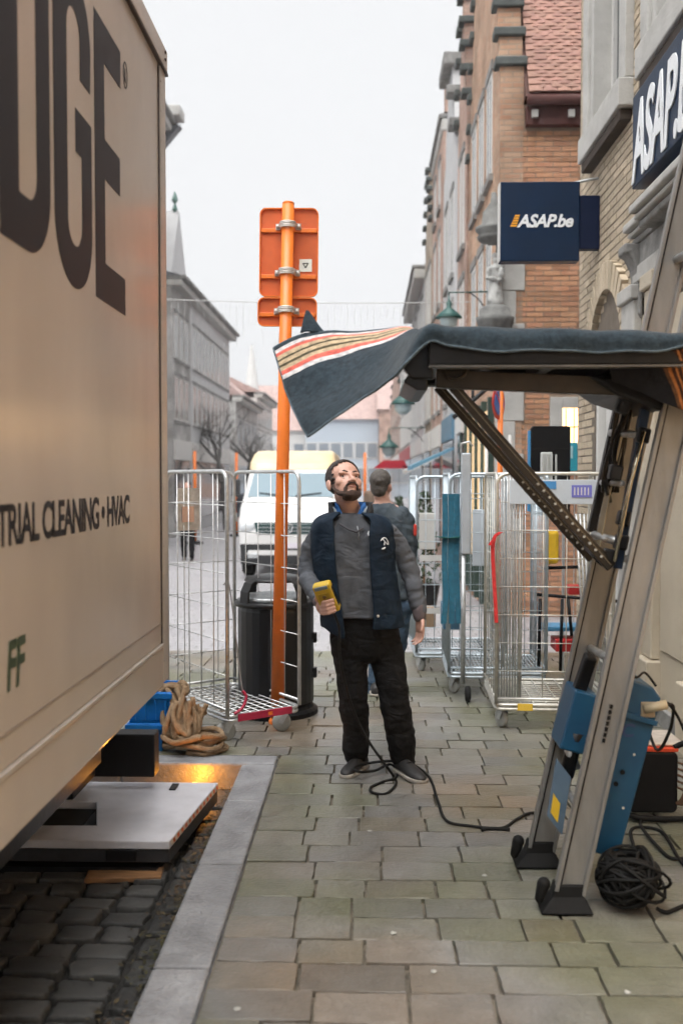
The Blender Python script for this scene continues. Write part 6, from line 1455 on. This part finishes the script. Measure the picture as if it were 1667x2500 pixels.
def head_shape(mb, T):
    E = lambda c, r: mb.ell(T @ V(c), r, 20, 14, M=T.to_3x3())
    E((0, -.012, .042), (.076, .096, .086)); E((0, .022, -.030), (.061, .066, .086)); E((0, .066, -.094), (.030, .024, .022))
    for s in (-1, 1):
        E((s * .041, .050, -.018), (.026, .024, .030)); E((s * .030, .074, .021), (.026, .014, .010)); E((s * .079, -.008, -.012), (.009, .020, .033)); E((s * .083, -.014, -.002), (.006, .017, .020))
        E((s * .012, .096, -.034), (.010, .011, .008))
        mb.chain([T @ V((s * .02, .070, .018)), T @ V((s * .006, .086, .012))], [.008, .007], 8)
    E((0, .076, .022), (.040, .012, .011))
    mb.chain([T @ V((0, .080, .016)), T @ V((0, .094, -.010)), T @ V((0, .107, -.030))], [.0085, .010, .0125], 10)
    E((0, .083, -.060), (.024, .010, .0065)); E((0, .082, -.070), (.021, .010, .007))

def wrinkled(mb, pts, rs, seed, amp=.06, n=9, t0=0.0, freq=1.0):
    """a sleeve or trouser leg whose cloth bunches into uneven rings"""
    P = spline(pts, n); K = len(rs) - 1; R = []
    for i in range(len(P)):
        t = i / (len(P) - 1) * K; a = min(int(t), K - 1); r = rs[a] + (rs[a + 1] - rs[a]) * (t - a); f = i / (len(P) - 1)
        w = max(0.0, (f - t0) / (1 - t0)) if f > t0 else 0.0
        R.append(r * (1 + amp * (.35 + w) * (noise.noise(V((seed, i * .9 * freq, 0))) * 1.6)))
    rr_ = random.Random(int(seed * 10)); P = [p + V((rr_.uniform(-1, 1), rr_.uniform(-1, 1), 0)) * amp * .05 for p in P]
    mb.chain(P, R, 18)
# ---------------- the worker looking up
YM = 5.62
def M_(u, v, dy=0.0): return PY(u, v, YM + dy)
man = thing('person', 'bearded man in a navy body warmer looking up with a yellow remote in hand', 'person', (.0, YM, 0))
HT = Matrix.Translation(M_(791, 1111, -.01)) @ Matrix.Rotation(radians(-154), 4, 'Z') @ Matrix.Rotation(radians(28), 4, 'X') @ Matrix.Rotation(radians(-4), 4, 'Y') @ Matrix.Diagonal((1.19, 1.08, 1.07, 1))
TOR = [(1176, 806, .075, .075), (1190, 807, .150, .095), (1206, 808, .192, .112), (1240, 809, .205, .128), (1290, 812, .203, .132), (1340, 818, .200, .134), (1390, 827, .200, .134), (1428, 832, .202, .134)]
def tor(v, grow=0.0, gd=None):
    for a, b in zip(TOR[:-1], TOR[1:]):
        if v <= b[0] or b is TOR[-1]:
            t = min(1, max(0, (v - a[0]) / (b[0] - a[0]))); u = a[1] + (b[1] - a[1]) * t
            return M_(u, v), a[2] + (b[2] - a[2]) * t + grow, a[3] + (b[3] - a[3]) * t + (grow if gd is None else gd)
RA = [M_(737, 1222), M_(714, 1262, .02), M_(706, 1318, .0), M_(720, 1352, -.13), M_(733, 1380, -.225)]     # his right arm, on the viewer's left
LA = [M_(890, 1219), M_(920, 1262, .03), M_(940, 1312, .03), M_(953, 1362, .0), M_(963, 1408, -.03)]
LEG_A = [M_(802, 1462, .02), M_(806, 1530, .0), M_(812, 1612, -.02), M_(816, 1680, .01), M_(818, 1742, .05)]
LEG_B = [M_(876, 1462, .02), M_(893, 1530, .0), M_(906, 1612, -.03), M_(918, 1680, -.03), M_(926, 1745, .0)]
body = MB()
head_shape(body, HT)
body.chain([HT @ V((0, -.022, -.05)), M_(802, 1165, .02), M_(806, 1196, .02)], [.058, .060, .070], 18)
body.loft([ring(tor(v, -.03)[0], tor(v, -.03)[1], tor(v, -.03)[2]) for v in (1190, 1210, 1240, 1290, 1340, 1390, 1428)])
body.chain(RA, [.045, .042, .038, .034, .030]); body.chain(LA, [.045, .042, .038, .034, .028])
body.chain(LEG_A, [.075, .070, .055, .05, .042]); body.chain(LEG_B, [.075, .070, .055, .05, .042]); body.chain([M_(802, 1455), M_(876, 1455)], [.09, .09])
hand(body, M_(963, 1416, -.03), (.04, -.10, -1), (-.75, -.45, 0), 1, curl=.42, sc=.98)
# right hand closed round the remote
for k, (u, v) in enumerate(((750, 1379), (752, 1388), (754, 1397), (756, 1405))):
    body.chain([M_(731 + k * 2, v + 2, -.235), M_(736 + k * 2, v + 4, -.30), M_(748 + k * 2, v + 3, -.345), M_(764 + k * 2, v - 2, -.345)], [.0125, .0115, .0105, .0085], 8)
body.ell(M_(737, 1391, -.245), (.030, .040, .040)); body.chain([M_(733, 1385, -.22), M_(727, 1376, -.275), M_(728, 1362, -.315)], [.015, .0125, .009], 8)
organic(body, 'body', SKIN, man, vox=.0052, smooth=2)
# face details
for s in (-1, 1):
    e = MB().ell(HT @ V((s * .031, .0615, .001)), (.0125, .0125, .0095), M=HT.to_3x3()).build('eye', mat('eye_white', (.55, .50, .47), .3), man, smooth=True)
    MB().ell(HT @ V((s * .031 + .002, .0715, .0045)), (.0062, .0035, .0062), M=HT.to_3x3()).build('iris', mat('dark_iris', (.03, .018, .012), .2), e, smooth=True)
    MB().chain([HT @ V((s * .017, .0725, .006)), HT @ V((s * .031, .0765, .0125)), HT @ V((s * .045, .0655, .006))], [.0028, .0036, .0026], 8).build('eyelid', mat('eyelid_shade', (.26, .13, .095), .6), e, smooth=True)
    MB().chain([HT @ V((s * .017, .0745, -.006)), HT @ V((s * .031, .0755, -.010)), HT @ V((s * .044, .066, -.005))], [.0022, .003, .0022], 8).build('lower_lid', mat('lower_lid_shade', (.36, .19, .14), .6), e, smooth=True)
HAIR = mat('dark_brown_hair', (.020, .013, .012), .55, color2=(.05, .034, .03), vscale=60, stretch=(1, 1, 4), bump=.6, bscale=160)
BEARD = mat('dark_beard', (.050, .028, .021), .75, color2=(.115, .068, .052), vscale=90, bump=.9, bscale=220)
for s in (-1, 1): MB().chain([HT @ V((s * .013, .0865, .025)), HT @ V((s * .030, .086, .0315)), HT @ V((s * .051, .068, .024))], [.0032, .0042, .0026], 8).build('eyebrow', HAIR, man, smooth=True)
hb = MB(); NS, NR = 56, 40; grid_ = []
for i in range(NR + 1):
    th = pi * i / NR
    grid_.append([V((.0795 * sin(th) * cos(2 * pi * k / NS), -.014 + .101 * sin(th) * sin(2 * pi * k / NS), .043 + .093 * cos(th))) for k in range(NS)])
vidx = {}
def keep(p):
    nz_ = noise.noise(p * 70) * .014 + noise.noise(p * 200) * .008
    ax = abs(p.x)
    if p.y > .034 + nz_ and p.z < .092 - ax * .30 + nz_: return False
    if p.y > .062 + nz_: return False
    if p.y > -.012 and p.z < .004: return ax > .06 and p.y < .026 + nz_ and p.z > -.024
    return p.z > -.055 + nz_
for i in range(NR):
    for k in range(NS):
        q = [grid_[i][k], grid_[i + 1][k], grid_[i + 1][(k + 1) % NS], grid_[i][(k + 1) % NS]]
        if keep(sum(q, V()) / 4):
            ids = []
            for (a, b) in ((i, k), (i + 1, k), (i + 1, (k + 1) % NS), (i, (k + 1) % NS)):
                if (a, b) not in vidx:
                    p = grid_[a][b]; lump = 1 + .02 * noise.noise(p * 55)
                    vidx[(a, b)] = len(hb.v); hb.v.append(HT @ (V((p.x * lump, p.y * lump, p.z * lump))))
                ids.append(vidx[(a, b)])
            hb.f.append(tuple(ids))
hb.build('hair', HAIR, man, smooth=True, solid=.006)
bd_ = MB()
for s in (-1, 1):
    bd_.chain([HT @ V((s * .0665, .006, -.018)), HT @ V((s * .060, .018, -.052)), HT @ V((s * .050, .040, -.080)), HT @ V((s * .026, .068, -.098)), HT @ V((0, .078, -.102))], [.008, .012, .0145, .016, .017], 12)
    bd_.chain([HT @ V((s * .030, .078, -.068)), HT @ V((s * .027, .086, -.054)), HT @ V((s * .012, .100, -.046)), HT @ V((0, .101, -.046))], [.0075, .007, .0065, .006], 10)
    bd_.chain([HT @ V((s * .032, .072, -.066)), HT @ V((s * .030, .068, -.088))], [.009, .012], 10)
bd_.ell(HT @ V((0, .075, -.092)), (.027, .020, .014), M=HT.to_3x3()); bd_.ell(HT @ V((0, .05, -.106)), (.042, .040, .011), M=HT.to_3x3())
organic(bd_, 'beard', BEARD, man, vox=.004, smooth=1, disp=.005, dscale=.012)
MB().ell(HT @ V((0, .0925, -.0645)), (.019, .005, .0045), M=HT.to_3x3()).build('lips', mat('lip', (.42, .19, .15), .5), man, smooth=True)
# clothes
SWEAT = fold_mat('grey_sweatshirt', (.066, .072, .084), (.098, .105, .12), bump=.55)
GILET = fold_mat('navy_body_warmer', (.003, .010, .022), (.005, .019, .038), bump=.6, rough=.75)
TROU = fold_mat('black_work_trousers', (.0035, .0035, .004), (.008, .0075, .008), bump=1.0)
sw_ = MB(); sw_.loft([ring(*tor(v)) for v in (1178, 1188, 1200, 1215, 1240, 1270, 1300, 1340, 1380, 1415)])
wrinkled(sw_, RA[:4] + [M_(731, 1374, -.205)], [.054, .057, .056, .050, .042], 1.3, .10); wrinkled(sw_, LA[:4] + [M_(962, 1400, -.025)], [.054, .057, .054, .050, .043], 4.7, .10)
organic(sw_, 'sweatshirt', SWEAT, man, vox=.008, smooth=2, disp=.016, dscale=.09)
for a, b in ((M_(731, 1374, -.200), M_(735, 1384, -.235)), (M_(962, 1396, -.022), M_(963, 1416, -.032))): MB().chain([a, b], [.041, .036], 16).build('cuff', mat('grey_cuff', (.12, .095, .10), .85, bump=.4), man, smooth=True)
# collar of the blue shirt, standing round the neck, and the sweatshirt placket
def neck_band(name, r0, r1, z0, z1, a0, a1, m, par, tilt=.0, solid=.006, drop=0.0):
    c0, c1_ = M_(807, 1180, .0), M_(804, 1152, .01); g = MB()
    def fn(s, t):
        a = a0 + (a1 - a0) * s; c = c0.lerp(c1_, t); r = r0 + (r1 - r0) * t; f = max(0, -sin(a)); t = t * min(1, .25 + min(s, 1 - s) * 7)
        return (c.x + r * cos(a), c.y + r * .95 * sin(a), c0.z + z0 + (z1 - z0) * t - drop * f ** 2 * (1 - t * .4))
    g.grid(fn, 30, 4); return g.build(name, m, par, smooth=True, solid=solid)
BLUE = mat('blue_shirt', (.02, .11, .36), .75, color2=(.03, .17, .48), vscale=12, bump=.2)
neck_band('shirt_collar', .090, .084, -.012, .064, radians(-72), radians(252), BLUE, man, drop=.040)
neck_band('sweatshirt_collar', .102, .104, -.018, .044, radians(-68), radians(248), mat('pale_grey_collar', (.26, .30, .33), .85, bump=.3), man, drop=.045)
def front_y(x, v, grow):
    c, rx, ry = tor(v, grow); t = min(.98, abs(x - c.x) / rx); return c.y - ry * (1 - t ** 2.3) ** (1 / 2.3)
def on_front(u, v, grow=.03, off=.004):
    p = M_(u, v, -.12); y = front_y(p.x, v, grow); q = PY(u, v, y - off); return PY(u, v, front_y(q.x, v, grow) - off)
MB().tube([on_front(u, v, .012, .003) for u, v in ((820, 1208), (822, 1218), (824, 1228), (822, 1240))], .004, 6).build('zip', mat('zip_grey', (.25, .26, .28), .5, .5), man, smooth=True)
MB().tube([on_front(u, v, .014, .003) for u, v in ((780, 1203), (800, 1216), (818, 1222), (834, 1212))], .006, 6).build('placket_seam', mat('dark_seam', (.05, .05, .06), .8), man, smooth=True)
# body warmer, open down the front
gm_ = MB(); GSH = {1177: (.105, .100), 1181: (.140, .115), 1187: (.180, .130), 1196: (.212, .142), 1212: (.232, .152)}; vs_ = [1177, 1181, 1187, 1196, 1212, 1240, 1270, 1300, 1335, 1370, 1400, 1424, 1436]; NA = 52; rows = []
for j, v in enumerate(vs_):
    c, rx, ry = tor(min(v, 1428), .028, .030); t = j / (len(vs_) - 1)
    if v < 1230: rx, ry = GSH[v]
    gl = radians(16 + 6 * sin(t * pi)); gr = radians(18 + 8 * sin(t * pi * .9) - 10 * t)
    if v < 1200: gl, gr = radians(27), radians(29)
    a0, a1 = -pi / 2 + gr, 3 * pi / 2 - gl; rows.append([])
    for k in range(NA + 1):
        a = a0 + (a1 - a0) * k / NA; ca, sa = cos(a), sin(a); pw = 2 / 2.3
        f = 1 + .012 * noise.noise(V((ca * 2, sa * 2, v / 40)))
        lowz = -.055 * max(0, (k / NA - .86) / .14) * max(0, (t - .6) / .4) - .0
        pt_ = V((c.x + rx * f * math.copysign(abs(ca) ** pw, ca), c.y + ry * f * math.copysign(abs(sa) ** pw, sa), M_(806, v).z + lowz))
        if k > NA * .9 and t > .55: pt_.x -= .02 * (t - .55) * (k / NA - .9) / .1 * 2
        rows[-1].append(pt_)
W_ = NA + 1
gm_.add([p for r in rows for p in r], [(j * W_ + k, j * W_ + k + 1, (j + 1) * W_ + k + 1, (j + 1) * W_ + k) for j in range(len(rows) - 1) for k in range(NA)])
go = gm_.build('body_warmer', GILET, man, smooth=True)
ss = go.modifiers.new('s', 'SUBSURF'); ss.levels = 1; ss.render_levels = 2
tx_ = bpy.data.textures.new('puff', 'CLOUDS'); tx_.noise_scale = .07; dm = go.modifiers.new('d', 'DISPLACE'); dm.texture = tx_; dm.strength = .016; dm.mid_level = .5
sd_ = go.modifiers.new('t', 'SOLIDIFY'); sd_.thickness = .014; sd_.offset = 0
neck_band('warmer_collar', .122, .118, -.03, .066, radians(-50), radians(230), mat('black_collar', (.010, .012, .016), .8, bump=.3), man, solid=.016, drop=.05)
# badge on the warmer and small mark on the sweatshirt
WB = mat('white_print', (.72, .74, .76), .6)
m = MB(); m.tube([on_front(882 + 9 * cos(radians(a)), 1250 - 15 * sin(radians(a)), .036, .010) for a in range(-5, 150, 14)], .0032, 6)
m.tube([on_front(u, v, .036, .010) for u, v in ((879, 1238), (883, 1244), (882, 1252))], .004, 6); m.tube([on_front(u, v, .036, .010) for u, v in ((884, 1244), (889, 1250))], .0032, 6)
m.build('badge', WB, man); MB().tube([on_front(u, v, .036, .010) for u, v in ((877, 1260), (881, 1260), (884, 1257))], .005, 6).build('badge_word', WB, man)
MB().tube([on_front(u, v, .014, .004) for u, v in ((847, 1220), (845, 1226), (847, 1230))], .004, 6).build('shirt_mark', WB, man)
MB().lathe([(.001, 0), (.008, 0), (.006, .004), (.001, .005)], on_front(868, 1415, .036, .010), 10, Matrix.Rotation(pi / 2, 3, 'X')).build('press_stud', GALV, man)
# trousers, shoes
tr_ = MB(); tr_.loft([ring(M_(833, 1408, .01), .190, .126), ring(M_(836, 1430, .01), .196, .128), ring(M_(839, 1465, .02), .204, .128), ring(M_(840, 1500, .02), .200, .122), ring(M_(841, 1516, .02), .16, .09)])
wrinkled(tr_, LEG_A[:4] + [M_(817, 1728, .04)], [.105, .095, .082, .077, .072], 2.2, .07, t0=.35); wrinkled(tr_, LEG_B[:4] + [M_(925, 1732, .0)], [.105, .096, .084, .080, .076], 7.9, .07, t0=.35)
for (u, v, dy, r) in ((817, 1742, .04, .066), (818, 1752, .045, .060), (926, 1748, .0, .070), (927, 1757, .0, .062)): tr_.ell(M_(u, v, dy), (r, r, .022))
organic(tr_, 'trousers', TROU, man, vox=.009, smooth=2, disp=.024, dscale=.10)
MB().bx(M_(756, 0).x, M_(756, 0).x + .01, YM - .06, YM, M_(0, 1560).z, M_(0, 1555).z).build('pocket_tab', STEEL2, man)
for (u, v) in ((878, 1578), (963, 1480)): pass
SHOE = mat('black_shoe', (.014, .013, .013), .55, var=.3, vscale=20); SOLE = mat('pale_sole', (.34, .31, .27), .7, var=.2)
def shoe(toe, d, parent, L=.285):
    toe = V((toe.x, toe.y, 0)); d = V((d[0], d[1], 0)).normalized(); s = V((-d.y, d.x, 0)); heel = toe - d * L; up = []; so = []
    for t, w, h in ((0, .022, .05), (.05, .034, .09), (.2, .038, .105), (.38, .038, .098), (.55, .046, .075), (.75, .050, .06), (.92, .036, .048), (1.0, .012, .032)):
        c = heel + d * L * t
        up.append([c + s * w * a + V((0, 0, .020 + (h - .02) * b)) for a, b in ((-1, 0), (-.98, .4), (-.7, .8), (-.25, 1), (.25, 1), (.7, .8), (.98, .4), (1, 0))])
        so.append([c + s * (w + .005) * a + V((0, 0, z)) for a, z in ((-1, .003), (-1, .024), (1, .024), (1, .003))])
    o = MB().loft(up).build('shoe', SHOE, parent, smooth=True); sb = o.modifiers.new('s', 'SUBSURF'); sb.levels = 1; sb.render_levels = 2
    MB().loft(so).build('sole', SOLE, o, bevel=.006)
    MB().tube([heel + d * L * .52 + s * a + V((0, 0, .088)) for a in (-.03, 0, .03)], .003, 6).build('lace', BLACK, o)
shoe(PZ(788, 1790), (-.42, -.9), man); shoe(PZ(974, 1802), (.5, -.86), man)
# ---------------- yellow remote and its cable
YELR = mat('yellow_remote', (.60, .40, .015), .4, color2=(.50, .33, .02), vscale=10, coat=.2)
rm = thing('remote_control', 'yellow wired remote control held in the bearded man\'s hand', 'remote control', M_(748, 1368, -.30))
ax_ = (M_(764, 1404, -.27) - M_(738, 1342, -.335)).normalized(); wd_ = V((.93, -.25, .25)); wd_ = (wd_ - ax_ * wd_.dot(ax_)).normalized(); th_ = ax_.cross(wd_).normalized()
if th_.y > 0: th_ = -th_
rc = M_(750, 1371, -.305); MR = Matrix((wd_, th_, ax_)).transposed()
MB().box(rc, (.100, .058, .178), MR).build('case', YELR, rm, bevel=.012)
MB().box(rc + th_ * .030 - ax_ * .074, (.072, .008, .020), MR).build('sensor_window', mat('grey_lens', (.16, .20, .22), .25), rm, bevel=.003)
MB().box(rc + th_ * .0305 + ax_ * .01, (.064, .004, .10), MR).build('key_panel', mat('ochre_panel', (.38, .25, .02), .5), rm, bevel=.002)
for k in range(3): MB().lathe([(.001, 0), (.011, 0), (.009, .005), (.001, .006)], rc + th_ * .032 + ax_ * (-.02 + k * .032), 12, Matrix((wd_, -ax_, th_)).transposed()).build('button', mat('brown_button', (.12, .07, .02), .5), rm)
MB().box(rc + wd_ * .0495, (.004, .03, .12), MR).build('side_grip', BLACK, rm, bevel=.002)
cs = rc + ax_ * .09
cable('black remote cable looping at the bearded man\'s feet and running to the lift',
      [cs, M_(778, 1440, -.26), M_(780, 1500, -.24), M_(790, 1560, -.22), M_(815, 1640, -.20), M_(845, 1700, -.20), M_(878, 1748, -.22), Z(905, 1785), Z(908, 1803), Z(885, 1823), Z(855, 1820), Z(852, 1808), Z(880, 1795), Z(905, 1788), Z(912, 1772),
       Z(895, 1755, .03), Z(860, 1770, .03), Z(822, 1772, .05), Z(815, 1762, .05), Z(850, 1752, .05), Z(900, 1748, .06), Z(945, 1755, .05), Z(985, 1785, .012), Z(1005, 1840), Z(1025, 1885), Z(1080, 1897), Z(1150, 1902), Z(1185, 1882), Z(1215, 1868), Z(1262, 1866)], .0075)
cable('short black cable end taped to the remote cable near the lift', [Z(1105, 1905), Z(1130, 1903), Z(1170, 1906)], .010)

# ---------------- simpler figures behind
def simple_person(label, P, head, tor_rings, arms, legs, c_hair, c_top, c_leg, yaw, shoes=(), vox=.012, hs=1.0):
    """P(u, v, dy): place of a photograph point at this person's distance"""
    t = thing('person', label, 'person', P(*legs[0][-1]) * 1.0)
    T = Matrix.Translation(P(*head)) @ Matrix.Rotation(yaw, 4, 'Z') @ Matrix.Scale(hs, 4)
    b = MB(); head_shape(b, T); nb = P(*tor_rings[0][:2], 0); b.chain([T @ V((0, -.02, -.05)), nb], [.055, .065])
    b.loft([ring(P(u, v), w * .85, d * .85) for (u, v, w, d) in tor_rings])
    for a in arms:
        pts = [P(*q) for q in a]; b.chain(pts, [.04, .036, .03][:len(pts)]); dd = (pts[-1] - pts[-2]).normalized(); hand(b, pts[-1], dd, V((0, -.3, -1)) if abs(dd.z) < .7 else V((-.8, -.4, 0)), 1, curl=.5)
    for l in legs: b.chain([P(*q) for q in l], [.07, .055, .045][:len(l)])
    organic(b, 'body', SKIN, t, vox=vox, smooth=2)
    h = MB(); h.ell(T @ V((0, -.024, .052)), (.084 * hs, .098 * hs, .088 * hs), M=T.to_3x3() * (1 / hs)); h.ell(T @ V((0, -.058, -.01)), (.068 * hs, .05 * hs, .07 * hs), M=T.to_3x3() * (1 / hs)); organic(h, 'hair', c_hair, t, vox=vox, smooth=1, disp=.012, dscale=.03)
    j = MB(); j.loft([ring(P(u, v), w, d) for (u, v, w, d) in tor_rings])
    for a in arms: pts = [P(*q) for q in a]; j.chain(pts[:-1] + [pts[-2].lerp(pts[-1], .92)], [.066, .060, .046][:len(pts)])
    organic(j, 'jacket', c_top, t, vox=vox, smooth=2, disp=.03, dscale=.07)
    q = MB(); q.chain([P(*legs[0][0]), P(*legs[1][0])], [.12, .12])
    for l in legs: pts = [P(*z) for z in l]; q.chain(pts[:-1] + [pts[-2].lerp(pts[-1], .93)], [.10, .08, .065][:len(pts)])
    organic(q, 'trousers', c_leg, t, vox=vox, smooth=2, disp=.03, dscale=.08)
    for l in legs:
        p = P(*l[-1]); shoe(V((p.x, p.y + (.12 if abs(yaw) < 1.5 else -.16), 0)) , (0, 1 if abs(yaw) < 1.5 else -1), t)
        for o in t.children:
            if o.name.startswith('shoe') and not o.get('set'):
                o['set'] = 1; o.location.z += zg(p.y)
    for o in t.children:
        if 'set' in o: del o['set']
    return t
Y2 = 7.70
P2 = lambda u, v, dy=0.0: PY(u + 3, v + 4, Y2 + dy)
GJ = fold_mat('blue_grey_jacket', (.04, .055, .07), (.085, .105, .12)); JEAN = fold_mat('blue_jeans', (.035, .06, .10), (.06, .10, .15)); HG = mat('grey_brown_hair', (.05, .042, .036), .7, color2=(.10, .088, .078), vscale=50, bump=.5)
simple_person('man in a grey-blue jacket seen from behind past the bearded man\'s shoulder', P2, (872, 1114, .0),
              [(876, 1152, .09, .08), (880, 1164, .18, .11), (884, 1186, .205, .13), (888, 1240, .205, .14), (892, 1310, .20, .14), (894, 1370, .20, .13)],
              [[(928, 1188, 0), (940, 1245, .02), (938, 1290, .15)], [(858, 1190, 0), (850, 1250, .0), (862, 1310, .1)]],
              [[(876, 1385, 0), (868, 1490, 0), (858, 1598, 0)], [(916, 1385, 0), (908, 1480, .05), (884, 1588, .10)]], HG, GJ, JEAN, radians(-18))
slab('red_glove', 'red glove on the cage edge beside the man seen from behind', 'glove', 948, 1204, 957, 1232, 7.66, .05, mat('glove_red', (.65, .05, .03), .7), bevel=.02)
for (lb, u, v, y, ct, cl, ch, yw) in (('distant walker with black hair and a pale coat behind the left roll cage', 431, 1116, 24.0, mat('pale_coat', (.42, .40, .38), .8), TROU, HAIR, pi * .9),
                                  ('distant walker in black beside the bare tree', 568, 1118, 27.0, mat('dark_coat', (.03, .035, .045), .8), JEAN, HAIR, .3),
                                  ('distant walker in a brown coat past the far potted bush', 862, 1105, 24.0, mat('brown_coat', (.20, .14, .10), .8), TROU, HG, .2)):
    c = PY(u, v, y); g = zg(y)
    def P3_(a, b, dy=0.0, c=c, y=y, g=g): return V((c.x + a, y + dy, g + b))
    hgt = c.z - g + .12; k = hgt / 1.72
    simple_person(lb, P3_, (0, 1.60 * k, 0), [(0, 1.46 * k, .08, .07), (0, 1.42 * k, .18, .10), (0, 1.35 * k, .22, .13), (0, 1.1 * k, .20, .13), (0, .85 * k, .22, .14)],
                  [[(-.21, 1.38 * k, 0), (-.25, 1.1 * k, .02), (-.24, .85 * k, -.03)], [(.21, 1.38 * k, 0), (.25, 1.1 * k, .02), (.24, .85 * k, -.03)]],
                  [[(-.09, .86 * k, 0), (-.10, .46 * k, -.04), (-.10, .09, .05)], [(.09, .86 * k, 0), (.11, .46 * k, -.08), (.11, .09, -.1)]], ch, ct, cl, yw, vox=.02)
# ================================================================== thin winter haze down the street
hz = MB().bx(-60, 60, -12, 125, -1.5, 19).build('haze', None); hz['kind'] = 'stuff'
hm = bpy.data.materials.new('winter_haze'); hm.use_nodes = True; hn, hl = hm.node_tree.nodes, hm.node_tree.links; hn.clear()
ho = hn.new('ShaderNodeOutputMaterial'); pv = hn.new('ShaderNodeVolumePrincipled'); pv.inputs['Density'].default_value = 0.0012; pv.inputs['Color'].default_value = (.94, .95, 1.0, 1); pv.inputs['Anisotropy'].default_value = 0.2
hl.new(pv.outputs[0], ho.inputs['Volume']); hz.data.materials.append(hm)
print('objects', len(bpy.data.objects))
